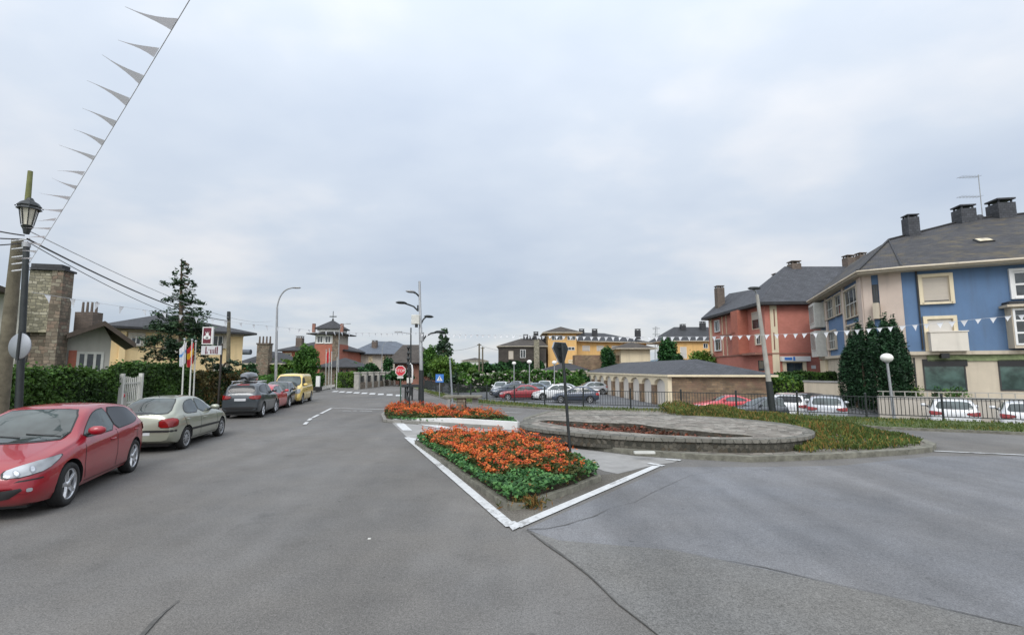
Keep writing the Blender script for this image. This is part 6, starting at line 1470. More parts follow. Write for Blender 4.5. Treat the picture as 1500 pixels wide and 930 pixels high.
# pennant strings
def bunting(label, pts, spacing, size, wind, mat, maxn=96, seed=1, start=0., gaps=(), longf=1.5, conc=1.15):
    rnd = random.Random(seed); root = thing('bunting', label, 'bunting', tuple(pts[0]), 0, 'strings of white pennants')
    g = MB(); g.tube(pts, .0048, 4, cap=False); g.build('string', M['string'], root)
    acc = start; nf = 0; wind = Vector(wind)
    for a, b in zip(pts[:-1], pts[1:]):
        L_ = (b-a).length; d = (b-a)/L_
        while acc < L_ and nf < maxn:
            if not any(g0 < nf < g1 for g0, g1 in gaps):
                p = a+d*acc; w = size*rnd.uniform(.85, 1.15); ln = size*longf*rnd.uniform(.85, 1.15)
                wd = (wind+Vector((rnd.uniform(-.2, .2), rnd.uniform(-.2, .2), rnd.uniform(-.25, .25)))).normalized(); side = d.cross(wd).normalized(); rs = rnd.random()*3
                q = MB(); rows = 5; vs = []
                for k in range(rows+1):
                    t = k/rows; wk = w*(1-t)**conc*.5+.003; off = side*(math.sin(t*2.4+rs)*.07*size*2); c = p+wd*ln*t+off
                    vs += [c-d*wk, c+d*wk]
                q.add(vs, [(2*k, 2*k+1, 2*k+3, 2*k+2) for k in range(rows)], 0, True)
                q.build('pennant', M[mat], root)
            nf += 1; acc += spacing*rnd.uniform(.92, 1.08)
        acc -= L_
    return root
def PZ(px, py, z):
    d = ray(px, py); t = (z-CH)/d.z; return Vector((d.x*t, d.y*t, z))
s0 = P(41, 388, 10.4); s1 = PZ(275, 0, 5.6); s2 = s1+(s1-s0)*.25
bunting('string of long white pennants running from the left post up out of the picture', sag(s2, s0, .06, 30), .56, .175, (-.55, -.80, .02), 'pennant', 40, 3, .1, longf=2.0, conc=2.1)
lpole = P(613, 490, 28.5)
s0 = P(46, 428, 10.4)
bunting('string of white pennants from the left post across to the multi-armed lamp', sag(s0, P(612, 487, 28.5), .35, 40), .55, .12, (.0, -.1, -1), 'flag_white', 60, 5, .3)
e0 = P(614, 489, 28.5); e1 = P(1500, 461, 16.4); e2 = e1+(e1-e0)*.12
mids = [e0, P(760, 491.5, 26.2), P(900, 493.5, 24.1), P(1040, 493, 22.2), P(1200, 487.5, 20), P(1350, 475, 18.1), e1, e2]
pp = []
for i in range(len(mids)-1):
    for k in range(5): pp.append(mids[i].lerp(mids[i+1], k/5))
pp.append(mids[-1])
bunting('long string of white pennants from the multi-armed lamp past the red and blue blocks', pp, .36, .18, (-.1, -.05, -1), 'flag_white', 92, 7, .2, longf=1.15)

# fence with its gate-like end
fn = [Vector((p[0], p[1], 0)) for p in FN]; segs = []
FE = thing('railing_fence', 'dark metal railing fence along the far side of the grass verge', 'fence', (fn[5].x, fn[5].y, .07))
acc = 0; posts = []; cum = [0]
for a, b in zip(fn[:-1], fn[1:]): cum.append(cum[-1]+(b-a).length)
def at(s):
    for i in range(len(fn)-1):
        if s <= cum[i+1]: t = (s-cum[i])/(cum[i+1]-cum[i]); return fn[i].lerp(fn[i+1], t)
    return fn[-1]
s_start = cum[2]-6; s = s_start; s_end = cum[-1]-8; bars = MB(); rails = MB(); prev = None; np_ = 0
while s < s_end:
    p = at(s); q = at(min(s+2.6, s_end)); g = MB(); g.tube([(p.x, p.y, -.05), (p.x, p.y, 1.08)], .045, 6); g.ball((p.x, p.y, 1.1), .055, 6); g.build('post', M['iron'], FE)
    d = (q-p).normalized(); n_ = Vector((-d.y, d.x, 0))
    g = MB()
    for z in (.22, .98): g.add([p+n_*o+Vector((0, 0, z+h)) for o in (-.018, .018) for h in (-.018, .018)]+[q+n_*o+Vector((0, 0, z+h)) for o in (-.018, .018) for h in (-.018, .018)], [(0, 1, 5, 4), (1, 3, 7, 5), (3, 2, 6, 7), (2, 0, 4, 6)])
    nb_ = int((q-p).length/.13)
    for i in range(1, nb_):
        c = p.lerp(q, i/nb_); g.box(c.x-.009, c.x+.009, c.y-.009, c.y+.009, .22, .98)
    g.build('panel', M['iron'], FE); s += 2.6
# globe lamps
def globe(px, pyg, pyb, Y, r, label, lean=0, z0=None, flat=.8):
    b = P(px+lean, pyb, Y); t = P(px, pyg, Y); z0 = PARK if z0 is None else z0
    L_ = thing('globe_lamp', label, 'street lamp', (b.x, Y, z0), 0, 'globe lamps in the car park')
    g = MB(); top = Vector((t.x, Y, t.z-r*.7)); g.tube([(b.x, Y, z0), top.lerp(Vector((b.x, Y, z0)), .5), top], [.075, .06, .05], 8); g.build('post', M['galv'], L_)
    g = MB(); g.ball((t.x, Y, t.z), r, 14, 0, flat); g.build('globe', M['globe'], L_); g = MB(); g.lathe([(.05, 0), (.1, .05), (.11, .1)], (t.x, Y, t.z-r*flat-.04), 10); g.build('collar', M['galv'], L_)
globe(1299, 524, 612, 22.4, .26, 'lamp with a flattened white globe in front of the dark cypresses', 12)
globe(753, 532, 560, 55, .24, 'leftmost of three distant white globe lamps over the car park'); globe(775.5, 530, 560, 49, .26, 'middle one of three distant white globe lamps over the car park'); globe(812, 531, 560, 52, .26, 'rightmost of three distant white globe lamps, beside the yield sign')
# utility pole at right
b = P(1133, 609, 23.2); t = P(1109, 432, 23.2)
UQ = thing('street_lamp', 'leaning concrete lamp pole with a dark base in front of the red block', 'street lamp', (b.x, b.y, .05))
def between(a, b, k): return a.lerp(b, k)
g = MB(); mid_ = between(b, t, .28); g.tube([mid_, t], [.12, .075], 12); g.build('pole', M['conc_pole'], UQ)
g = MB(); g.tube([b-Vector((0, 0, .2)), mid_], [.16, .15], 12); g.build('base', M['iron'], UQ)
g = MB(); g.tube([t, t+Vector((-.05, 0, .15)), t+Vector((-.25, -.1, .28)), t+Vector((-.4, -.2, .26))], .035, 8); g.build('arm', M['galv'], UQ)
g = MB(); g.lathe([(.001, .09), (.10, .07), (.15, .0), (.12, -.05), (.001, -.06)], tuple(t+Vector((-.2, -.15, .3))), 14, M=Matrix.Diagonal((2.2, 1.0, 1, 1))); g.build('lamp_head', M['iron'], UQ)
# yield sign seen from behind
b = G(836, 671, .1); Yt = b.y; t = P(823, 500, Yt)
YS = thing('yield_sign', 'triangular yield sign seen from behind on a dark post in the near planter', 'traffic sign', (b.x, b.y, .1))
g = MB(); g.tube([b-Vector((0, 0, .1)), b.lerp(t, .72), t-Vector((0, 0, .04))], .036, 10); g.build('post', M['iron'], YS)
top = P(821, 501, Yt-.0); w_ = 0; d_ = t.z
A_ = Vector((top.x, Yt+.05, top.z)); u_ = Vector((.66, .75, 0)).normalized(); nn = Vector((u_.y, -u_.x, 0))
tri = [A_-u_*.42, A_+u_*.42, A_+Vector((.045, 0, -.66))]
tri = chaikin([tuple(p) for p in tri], 1); tri = [Vector(p) for p in tri]
g = MB(); k = len(tri); vs = [p+nn*.0 for p in tri]+[p-nn*.03 for p in tri]; g.add(vs, [tuple(range(k)), tuple(range(2*k-1, k-1, -1))]+[(i, k+i, k+(i+1) % k, (i+1) % k) for i in range(k)]); g.build('sign_plate', M['grey_metal'], YS)
c_ = sum(tri, Vector())/k; g = MB(); vs = [c_+(p-c_)*.92+nn*.012 for p in tri]+[c_+(p-c_)*.80+nn*.012 for p in tri]
vs2 = [c_+(p-c_)*.96+nn*.003 for p in tri]; g.add(vs2, [tuple(range(k))]); 
for yy in (.12, .34): q = A_+Vector((.01, 0, -yy)); g.box(-.2+yy*.3, .2-yy*.3, -.02, .0, -.015, .015, 0, Matrix.Translation(q+nn*.03) @ Matrix.Rotation(math.atan2(u_.y, u_.x), 4, 'Z'))
g.build('back_frame', M['iron'], YS)

# multi-armed lamp
b = Vector((P(617.5, 590, 28.9).x, 28.9, .1)); t = P(614.5, 412, 28.9)
ML = thing('street_lamp', 'tall grey lamp post with four curved arms and a camera box behind the far planter', 'street lamp', (b.x, b.y, .1))
mid_ = P(617, 542, 28.9); g = MB(); g.tube([mid_, P(616, 480, 28.9), P(616, 479, 28.9), t], [.11, .105, .085, .07], 14); g.build('post', M['galv'], ML)
g = MB(); g.tube([b-Vector((0, 0, .1)), mid_], [.155, .145], 14); g.build('base', M['iron'], ML)
g = MB(); c1, c2 = P(617.5, 500, 28.9), P(617.5, 487, 28.9); g.tube([c1, c2], .15, 12); g.build('pole_band', M['galv'], ML)
for (pts, Yo, mt) in (([(613.5, 434), (610, 430), (606, 428.5)], .3, 'galv'), ([(612, 455), (606, 449), (598, 446), (593, 444.5)], .2, 'iron'), ([(617, 474), (620, 468), (624, 464)], -.3, 'iron'), ([(619, 499), (624, 492), (632, 488), (639, 487)], .1, 'iron')):
    pth = [P(x, y, 28.9-Yo*i*.5) for i, (x, y) in enumerate(pts)]; g = MB(); g.tube(pth, .05, 8); ar = g.build('arm', M['iron'], ML)
    e = pth[-1]; dr = (pth[-1]-pth[-2]); dr.z = 0; dr.normalize(); a_ = math.atan2(dr.y, dr.x)
    g = MB(); g.lathe([(.001, .10), (.10, .09), (.17, .03), (.17, -.01), (.10, -.06), (.001, -.07)], tuple(e+dr*.22+Vector((0, 0, .02))), 16, M=Matrix.Rotation(a_, 4, 'Z') @ Matrix.Diagonal((2.0, 1.1, 1, 1))); g.build('lamp_head', M[mt], ar)
g = MB(); c = P(609, 468, 28.7); g.box(c.x-.24, c.x+.24, c.y-.15, c.y+.15, c.z-.3, c.z+.28); g.build('camera_box', M['white_old'], ML, bevel=.02)
g = MB(); c = P(610, 477, 28.6); g.tube([c+Vector((0, 0, .12)), c-Vector((0, 0, .1))], .09, 10); g.build('camera', M['black'], ML)
g = MB(); g.tube([P(612, 456, 28.8), P(612, 447, 28.8)], .05, 6); g.build('bracket', M['iron'], ML)
# tall plain lamp at left
def curved_lamp(px, pyt, pxh, pyh, Y, label, r=.07, mat='galv', rise=.8, z0=.1):
    b = P(px, 540, Y); t = P(px+1, pyt, Y); h = P(pxh, pyh, Y); L_ = thing('street_lamp', label, 'street lamp', (b.x, Y, z0))
    g = MB(); g.tube([(b.x, Y, z0-.1), (b.x, Y, 1.2), t], [r*1.3, r*1.1, r*.75], 10); g.build('post', M[mat], L_)
    c1_ = Vector((t.x, Y, h.z)); pts = []
    for i in range(10): k = i/9; pts.append(t*(1-k)**2+c1_.lerp(h, .12)*2*k*(1-k)+h*k*k)
    g = MB(); g.tube(pts, r*.55, 8); g.build('arm', M[mat], L_)
    dr = Vector((h.x-t.x, 0, 0)).normalized(); g = MB(); g.lathe([(.001, .05), (.09, .045), (.13, .0), (.09, -.05), (.001, -.055)], tuple(h+dr*.15), 12, M=Matrix.Diagonal((2.4, 1, 1, 1))); g.build('lamp_head', M['galv'], L_); return L_
curved_lamp(405, 450, 431, 421.5, 31, 'tall grey lamp post curving to the right above the yellow van', .085)
curved_lamp(496, 486, 509, 474, 60, 'slim distant lamp post curving over the villa tower', .06)
curved_lamp(559, 512, 570, 500, 70, 'slim distant lamp post in front of the cream villa', .06)
b = P(602, 540, 40); L_ = thing('street_lamp', 'slim lamp post with one straight arm to the left, behind the multi-armed lamp', 'street lamp', (b.x, 40, 0))
g = MB(); g.tube([(b.x, 40, -.1), P(602, 480, 40)], [.09, .05], 8); g.build('post', M['iron'], L_); g = MB(); g.tube([P(602, 489, 40), P(592, 487, 40), P(586, 486.5, 40)], .035, 6); g.build('arm', M['galv'], L_)
g = MB(); q = P(586, 486.5, 40); g.box(q.x-.45, q.x+.15, q.y-.12, q.y+.12, q.z-.04, q.z+.06); g.build('lamp_head', M['galv'], L_)
# STOP sign
def text_mesh(txt, size, mat, loc, rot, parent, name='lettering', ext=.004):
    cu = bpy.data.curves.new('t', 'FONT'); cu.body = txt; cu.size = size; cu.extrude = ext; cu.align_x = 'CENTER'; cu.align_y = 'CENTER'
    o = bpy.data.objects.new('t', cu); COL.objects.link(o); me = bpy.data.meshes.new_from_object(o.evaluated_get(bpy.context.evaluated_depsgraph_get())); bpy.data.objects.remove(o)
    me.materials.clear(); me.materials.append(M[mat]); q = bpy.data.objects.new(name, me); COL.objects.link(q); q.parent = parent; r_ = root_of(parent)
    q.location = Vector(loc)-Vector(r_.location); q.rotation_euler = rot; return q
c = P(586.5, 543, 25.5); SS = thing('stop_sign', 'red octagonal stop sign on a green post at the left tip of the far planter', 'traffic sign', (c.x, c.y, .1))
g = MB(); g.tube([(c.x+.05, c.y+.05, 0), (c.x, c.y+.05, c.z+.2)], .035, 8); g.build('post', plain('green_post', (.04, .09, .06), .5, .1, 3), SS)
def poly_plate(parent, name, cen, rad, n, rot0, mat, th=.02, yoff=0., sx=1.):
    g = MB(); vs = [(cen.x+rad*sx*math.cos(2*PI*i/n+rot0), cen.y+yoff, cen.z+rad*math.sin(2*PI*i/n+rot0)) for i in range(n)]; vs += [(x, y+th, z) for x, y, z in vs]
    g.add(vs, [tuple(range(n)), tuple(range(2*n-1, n-1, -1))]+[(i, n+i, n+(i+1) % n, (i+1) % n) for i in range(n)]); return g.build(name, M[mat], parent)
poly_plate(SS, 'white_border', c, .295, 8, PI/8, 'white'); poly_plate(SS, 'red_face', c, .268, 8, PI/8, 'sign_red', .004, -.005)
text_mesh('STOP', .20, 'white', (c.x, c.y-.010, c.z), (PI/2, 0, 0), SS, 'lettering')
g = MB(); g.box(c.x-.16, c.x+.16, c.y, c.y+.02, c.z-.40, c.z-.29); g.build('lower_plate', M['white_old'], SS)
# stepped dark column and information board
b = P(596.5, 590, 26.6); SC = thing('dark_column', 'slim dark column with stepped collars beside the stop sign', 'column', (b.x, b.y, .1))
g = MB(); zt_ = Z(505, 26.6); g.lathe([(.10, 0), (.10, .6), (.07, .65)]+[(r_, z) for k in range(9) for r_, z in ((.05, .7+k*(zt_-.8)/9), (.05, .7+(k+.6)*(zt_-.8)/9), (.085, .7+(k+.62)*(zt_-.8)/9), (.085, .7+(k+.9)*(zt_-.8)/9))]+[(.04, zt_-.05), (.001, zt_)], (b.x, b.y, 0), 10); g.build('shaft', M['iron'], SC)
b = G(600, 606, .1); Y = b.y; IB = thing('information_board', 'narrow dark information board with a curved white edge on a thin post', 'board', (b.x, Y, .1))
g = MB(); g.tube([(b.x, Y, 0), P(600, 536, Y)], .03, 8); g.build('post', M['iron'], IB)
g = MB(); x0, x1 = P(597.5, 540, Y).x, P(601, 540, Y).x; g.box(x0, x1, Y+.05, Y+.35, Z(560, Y), Z(533, Y)); g.build('dark_panel', M['iron'], IB)
g = MB(); pth = [P(601, 533, Y+.3), P(603, 535, Y+.25), P(604, 541, Y+.2), P(604, 552, Y+.2), P(603.5, 560, Y+.2)]; g.tube(pth, .045, 8); g.build('white_edge', M['white'], IB)
g = MB(); g.box(P(596, 540, Y).x, P(603.5, 540, Y).x, Y+.04, Y+.06, Z(561, Y), Z(553, Y)); g.build('white_notice', M['white_old'], IB)
# planter trough / dark bench beyond
b = P(604, 566, 34); BN = thing('bench', 'dark flat bench seen end-on behind the stop sign posts', 'bench', (b.x, b.y, .05))
g = MB(); g.box(P(590, 566, 34).x, P(619, 566, 34).x, 33.7, 34.3, Z(567, 34), Z(563, 34)); g.build('seat', M['iron'], BN)
for px in (594, 604, 614): g = MB(); q = P(px, 570, 34); g.box(q.x-.03, q.x+.03, 33.85, 34.15, -.05, Z(567, 34)); g.build('leg', M['iron'], BN)
# blue crossing sign
c = P(644, 554, 33.5); CS = thing('crossing_sign', 'square blue pedestrian crossing sign with a white triangle on a thin post', 'traffic sign', (c.x, c.y, .05))
g = MB(); g.tube([(c.x, c.y+.04, 0), (c.x, c.y+.04, c.z+.25)], .03, 8); g.build('post', M['galv'], CS)
g = MB(); g.box(c.x-.28, c.x+.28, c.y-.01, c.y+.012, c.z-.28, c.z+.28); g.build('blue_plate', M['sign_blue'], CS, bevel=.004)
poly_plate(CS, 'white_triangle', c-Vector((0, 0, .05)), .245, 3, PI/2, 'white', .003, -.014)
g = MB(); g.tube([c+Vector((-.06, -.02, -.14)), c+Vector((0, -.02, -.03)), c+Vector((.07, -.02, -.14))], .014, 4); g.tube([c+Vector((0, -.02, -.03)), c+Vector((.01, -.02, .07))], .02, 4); g.ball(c+Vector((.012, -.02, .105)), .025, 6); g.build('walking_figure', M['black'], CS)
# stone table
b = G(684, 600, .1); Y = 22.6; ST = thing('stone_plinth', 'brownish stone plinth with an overhanging slab in the far planter', 'stone plinth', (P(680, 590, Y).x, Y, .1))
q = [P(px, 582, Y) for px in (650, 662, 690, 706, 664, 677, 692)]
g = MB(); g.box(q[0].x, q[3].x, Y-.35, Y+.4, Z(582.5, Y), Z(579, Y)); g.build('slab', M['kerb_old'], ST, bevel=.02)
g = MB(); g.prism([(q[1].x+.25, Y-.25), (q[2].x-.25, Y-.25), (q[2].x-.25, Y+.3), (q[1].x+.25, Y+.3)], -.02, Z(582.5, Y)-.01); g.build('pier', M['stone_red'], ST)
g = MB(); g.box(P(692, 585, Y).x, P(700, 585, Y).x, Y-.1, Y+.35, -.02, Z(582.5, Y)-.012); g.build('pale_block', M['concrete'], ST); g = MB(); g.box(P(657, 585, Y).x, P(661, 585, Y).x, Y-.4, Y-.2, -.02, Z(584, Y)); g.build('pale_leg', M['concrete'], ST)
# thin posts in the far planter end, timber poles
for px, yt, Y, lab in ((702, 503, 78, 'left one of two thin timber poles far off in the middle'), (707, 508, 84, 'right one of two thin timber poles far off in the middle')):
    b = P(px, 540, Y); L_ = thing('timber_pole', lab, 'pole', (b.x, Y, -.8)); g = MB(); g.tube([(b.x, Y, -.9), P(px, yt, Y)], [.17, .12], 8); g.build('shaft', M['wood_pole'], L_); g = MB(); t_ = P(px, yt+2, Y); g.box(t_.x-.35, t_.x+.35, Y-.06, Y+.06, t_.z-.06, t_.z+.06); g.build('crossarm', M['wood_pole'], L_)
cable('faint wire left of the two far timber poles', P(702, 505, 78), P(640, 512, 78), .5, .02); cable('faint wire right of the two far timber poles', P(702, 505, 78), P(760, 512, 84), .5, .02)
b = P(336.5, 540, 30.5); TP = thing('timber_pole', 'timber pole in front of the right end of the yellow house', 'pole', (b.x, 30.5, .1)); g = MB(); g.tube([(b.x, 30.5, 0), P(335.5, 457, 30.5)], [.14, .10], 10); g.build('shaft', M['wood_pole'], TP); g = MB(); q = P(335.5, 462, 30.4); g.box(q.x-.08, q.x+.08, 30.3, 30.38, q.z-.25, q.z+.25); g.build('bracket', M['iron'], TP)
b = P(663.5, 540, 32); PO = thing('pale_post', 'thin pale post with a small cap beside the blue crossing sign', 'post', (b.x, 32, .05)); g = MB(); g.tube([(b.x, 32, 0), P(659, 526, 32)], .06, 8); g.build('shaft', M['grey_metal'], PO); g = MB(); g.ball(P(659, 524.5, 32), .1, 8, 0, .6); g.build('cap', M['galv'], PO)

# flagpoles by the hedge
def flagpole(px, pyt, Y, label, stripes, grp, r=.032, fl=.62):
    b = P(px, 540, Y); t = P(px, pyt, Y); L_ = thing('flagpole', label, 'flagpole', (b.x, Y, .1), 0, grp); g = MB(); g.tube([(b.x, Y, 0), t], [r, r*.75], 8); g.build('pole', M['white_old'], L_); g = MB(); g.ball(t, r*1.5, 8); g.build('finial', M['galv'], L_)
    if stripes:     # limp flag: folded vertical cloth
        g = MB(); n = 14
        H = fl*1.45; W_ = fl*.42; z1 = t.z-.08
        for si, (m0, k0, k1) in enumerate(stripes):
            vs = []
            for i in range(n+1):
                f = i/n
                for k in (k0, k1):
                    x = b.x-W_*f*(1-.3*k); y = Y+.05*math.sin(f*12)*(.4+k); z = z1-H*k*(.85+.15*math.sin(f*3))-f*.35*H*(1-k*.4); vs.append((x, y, z))
            g.add(vs, [(2*i, 2*i+1, 2*i+3, 2*i+2) for i in range(n)], si, True)
        g.build('flag', [M[s[0]] for s in stripes], L_)
FG = 'three flagpoles before the left hedge'
flagpole(270.5, 497, 19.0, 'left flagpole of three by the hedge with a limp white and blue flag', [('flag_white', 0, .35), ('flag_blue', .35, .5), ('flag_white', .5, 1)], FG)
flagpole(281.5, 498, 19.2, 'middle flagpole of three by the hedge with a red and yellow flag', [('flag_red', 0, .28), ('flag_yellow', .28, .6), ('flag_red', .6, 1)], FG)
flagpole(287, 500, 19.4, 'right flagpole of three by the hedge, its pole bare', None, FG)
for px, yt, lab, st_ in ((478, 513, 'leftmost of four distant flagpoles before the red villa', None), (482.5, 511, 'second of four distant flagpoles, carrying a red cloth', [('flag_red', 0, 1)]), (486, 516, 'third of four distant flagpoles before the red villa', None), (494, 524, 'rightmost and shortest of four distant flagpoles', None)):
    flagpole(px, yt, 52, lab, st_, 'distant flagpoles before the villa', .05, .9)
# restaurant style sign
Y = 22.3; c = P(304, 491, Y); SG = thing('hanging_sign', 'maroon sign with a round white emblem above a lettered white banner board', 'sign', (c.x, Y, .1))
x0, x1 = P(297, 491, Y).x, P(312.5, 491, Y).x; z0, z1 = Z(504.5, Y, 304), Z(479, Y, 304)
g = MB(); g.box(x0, x1, Y-.05, Y+.05, z0, z1); g.build('white_frame', M['white'], SG, bevel=.01); g = MB(); g.box(x0+.055, x1-.07, Y-.058, Y-.04, z0+.05, z1-.04); g.build('maroon_panel', M['maroon'], SG)
g = MB(); cx, cz = (x0+x1)/2, (z0+z1)/2-.02
for (dx, dz, r_) in ((-.08, -.06, .085), (.08, -.06, .085), (0, .06, .075), (0, -.1, .06)):
    vs = [(cx+dx+r_*math.cos(t*PI/10), Y-.062, cz+dz+r_*math.sin(t*PI/10)) for t in range(20)]; g.add(vs, [tuple(range(20))])
for dx in (-.06, 0, .06): g.add([(cx+dx-.02, Y-.0625, cz+.13), (cx+dx+.02, Y-.0625, cz+.13), (cx+dx*1.5, Y-.0625, cz+.22)], [(0, 1, 2)])
g.build('emblem', M['white'], SG)
x2 = P(324.5, 510, Y).x; z2, z3 = Z(519.5, Y, 304), Z(506.5, Y, 304); g = MB(); g.box(x0, x2, Y-.04, Y+.04, z2, z3); g.build('banner_board', M['flag_grey'], SG)
g = MB(); lx = x0+.2
for (w, h0, h1) in ((.05, .08, .9), (.03, .1, .35), (.03, .5, .62), (.04, .12, .6), (.03, .1, .6), (.04, .12, .62), (.04, .12, .85), (.05, .08, .9)):
    H = z3-z2; g.box(lx, lx+w, Y-.05, Y-.041, z2+H*h0, z2+H*h1); lx += .075
g.build('lettering', M['maroon'], SG)
g = MB(); q = P(323.3, 510, Y); g.tube([(q.x, Y+.08, 0), (q.x, Y+.08, z3+.1)], .05, 8); g.build('post', M['iron_brown'], SG)
# gate between the hedges
gA, gB = Vector((-13.75, 16.95)), Vector((-14.1, 18.35)); GT = thing('garden_gate', 'weathered white slatted garden gate between the two left hedges', 'gate', (gA.x, gA.y, .1)); F = Fac(GT, gA, gB)
zt_ = 1.95
for u in (0, F.L-.12): g = MB(); F.box(g, u, u+.12, 0, zt_+.08, -.06, .06); g.build('gate_post', M['white_old'], GT)
g = MB(); nn_ = 9
for i in range(nn_): u = .16+(F.L-.36)*i/(nn_-1); F.box(g, u, u+.04, .2, zt_-.05+.03*math.sin(i), -.012, .012)
for z in (.3, .95, zt_-.3): F.box(g, .12, F.L-.12, z, z+.06, -.03, .0)
g.build('gate_leaf', M['white_old'], GT); g = MB(); F.box(g, .13, .42, .2, 1.35, .02, .04); g.build('side_panel', M['conc_pole'], GT)
u, z = F.uz(181, 577); g = MB(); q = F.pt(.16, 1.25, .045); g.lathe([(.001, 0), (.07, 0), (.07, .01), (.001, .01)], tuple(q), 14, M=Matrix.Rotation(math.atan2(F.n.y, F.n.x)-PI/2, 4, 'Z') @ Matrix.Rotation(-PI/2, 4, 'X')); g.build('small_round_notice', M['sign_red'], GT)

# ================================================================== PLANTS
def hl(Y0, Y1, off, n=6):
    pts = []
    for i in range(n+1):
        Yq = Y0+(Y1-Y0)*i/n; 
        for a, b in zip(KL[:-1], KL[1:]):
            if a[1] <= Yq <= b[1]: t = (Yq-a[1])/(b[1]-a[1]); pts.append((a[0]+(b[0]-a[0])*t-off, Yq)); break
    return pts
hm = (M['hedge_l'], M['hedge_d'])
def hedge2(label, pts, th, h, mats, **k): return hedge('hedge', label, [pts[0], pts[-1]] if False else pts, th, h, mats, group='clipped garden hedges', **k)
# the facing side of a hedge is its right-hand side, towards the road
p1 = hl(9.4, 16.7, 2.5)[::-1]; hedge2('tall clipped green hedge behind the near red hatchback', p1, 1.0, 1.98, hm, z0=.05, dens=1300, leaf=.065, seed=3, rough=.10)
p2 = hl(18.5, 23.3, 2.7)[::-1]; hedge2('tall clipped green hedge right of the white garden gate', p2, 1.1, 2.15, hm, z0=.05, dens=1000, leaf=.08, seed=4, rough=.13)
p3 = hl(23.5, 31, 2.3)[::-1]; hedge2('lower browner hedge behind the sign and flagpoles', p3, 1.2, 1.72, (M['hedge_b'], M['hedge_d'], M['dry']), z0=.05, dens=480, leaf=.10, seed=6, rough=.13)
p4 = hl(34, 58, 2.6)[::-1]; hedge2('long low light green hedge beside the yellow van', p4, 1.4, 1.35, (M['tree_l'], M['tree_d']), z0=.05, dens=200, leaf=.14, seed=7, rough=.12)
hedge2('rounded yellow green hedge at the corner near the zebra crossing', [xy(P(527, 540, 58)), xy(P(501, 540, 56))], 2.5, 1.6, (M['lime_l'], M['lime_d']), z0=0, dens=140, leaf=.15, seed=8)
hedge2('dark clipped hedge on the terrace in front of the red block', [xy(P(1222, 540, 42)), xy(P(1134, 540, 44))], 2.5, Z(546, 43), (M['hedge_l'], M['hedge_d']), z0=-.1, dens=220, leaf=.14, seed=9)
hedge2('light shrubby hedge left of the terrace wall of the red block', [xy(P(1172, 540, 37)), xy(P(1128, 540, 39))], 2.5, 2.1, (M['lime_l'], M['tree_d']), z0=PARK, dens=200, leaf=.13, seed=10, rough=.25)
a_ = xy(P(1176, 540, 36)); b_ = xy(P(1226, 540, 34)); g = MB(); F = None
TW = thing('garden_wall', 'pale rendered wall below the hedge of the red block', 'wall', (a_[0], a_[1], PARK)); F = Fac(TW, a_, b_); g = MB(); F.box(g, 0, F.L, PARK, Z(560, 35), -.3, 0); g.build('wall_section', M['cream'], TW); g = MB(); F.box(g, -.05, F.L+.05, Z(560, 35), Z(560, 35)+.12, -.34, .05); g.build('coping', M['concrete'], TW)
# layered conifer
def conifer(px, Y, label, top_py, seed=2):
    rng = np.random.default_rng(seed); b = P(px, 540, Y); t = P(px+2, top_py, Y); T_ = thing('conifer', label, 'tree', (b.x, Y, 0)); s = Y/FPX
    g = MB(); g.tube([(b.x, Y, -.1), (b.x+.05, Y, 3), P(265, 455, Y), t], [.22, .17, .09, .02], 9)
    cl = []
    def pad(x, y, w, h, n=7, k=0, dy=0):
        c = P(x, y, Y+dy)
        for i in range(n):
            u = rng.uniform(-.5, .5); yy = rng.uniform(-.45, .45)*w*s*.55; cl.append((c.x+u*w*s, Y+dy+yy, c.z+(rng.uniform(-.5, .5)*h-abs(u)*h*.3)*s, w*s*.17, w*s*.17, h*s*.34, k if rng.random() < .6 else 1-k))
        g.tube([(b.x+.05, Y, c.z-.15), (c.x, Y+dy, c.z)], [.05, .02], 5)
    for (x, y, w, h, n, k) in ((270, 384, 10, 10, 4, 1), (268, 392, 16, 10, 6, 1), (274, 396, 12, 12, 5, 1), (265, 402, 18, 7, 6, 1), (268, 413, 26, 9, 9, 1), (256, 417, 30, 8, 9, 1), (278, 414, 20, 9, 7, 1), (268, 428, 30, 10, 10, 1), (255, 436, 28, 9, 9, 1), (277, 437, 28, 9, 9, 1), (284, 443, 26, 9, 8, 1), (268, 447, 30, 8, 8, 1), (285, 455, 26, 9, 8, 1)): pad(x, y, w, h, n, k)
    for (x, y, w, h, n, k) in ((255, 462, 50, 14, 13, 1), (283, 466, 40, 18, 13, 1), (238, 477, 40, 13, 11, 0), (262, 483, 70, 15, 18, 1), (290, 488, 34, 22, 11, 1), (245, 500, 50, 13, 14, 1), (277, 503, 54, 15, 17, 1), (224, 515, 28, 14, 10, 1), (215, 508, 14, 14, 5, 1), (250, 521, 50, 14, 16, 1), (222, 524, 30, 8, 8, 0), (286, 516, 34, 24, 12, 1)):
        pad(x, y, w, h, n, k, rng.uniform(-.6, .6))
    g.build('trunk', M['bark'], T_)
    p, mi, nb_ = clump_points(cl, 185, rng, .25); leaf_object('crown', leaf_arrays(p, .08, rng, .5, 2.4, nb_*.3), mi, [M['con_l'], M['con_d']], T_)
conifer(264, 23.5, 'tall ragged layered conifer in front of the yellow house', 380)
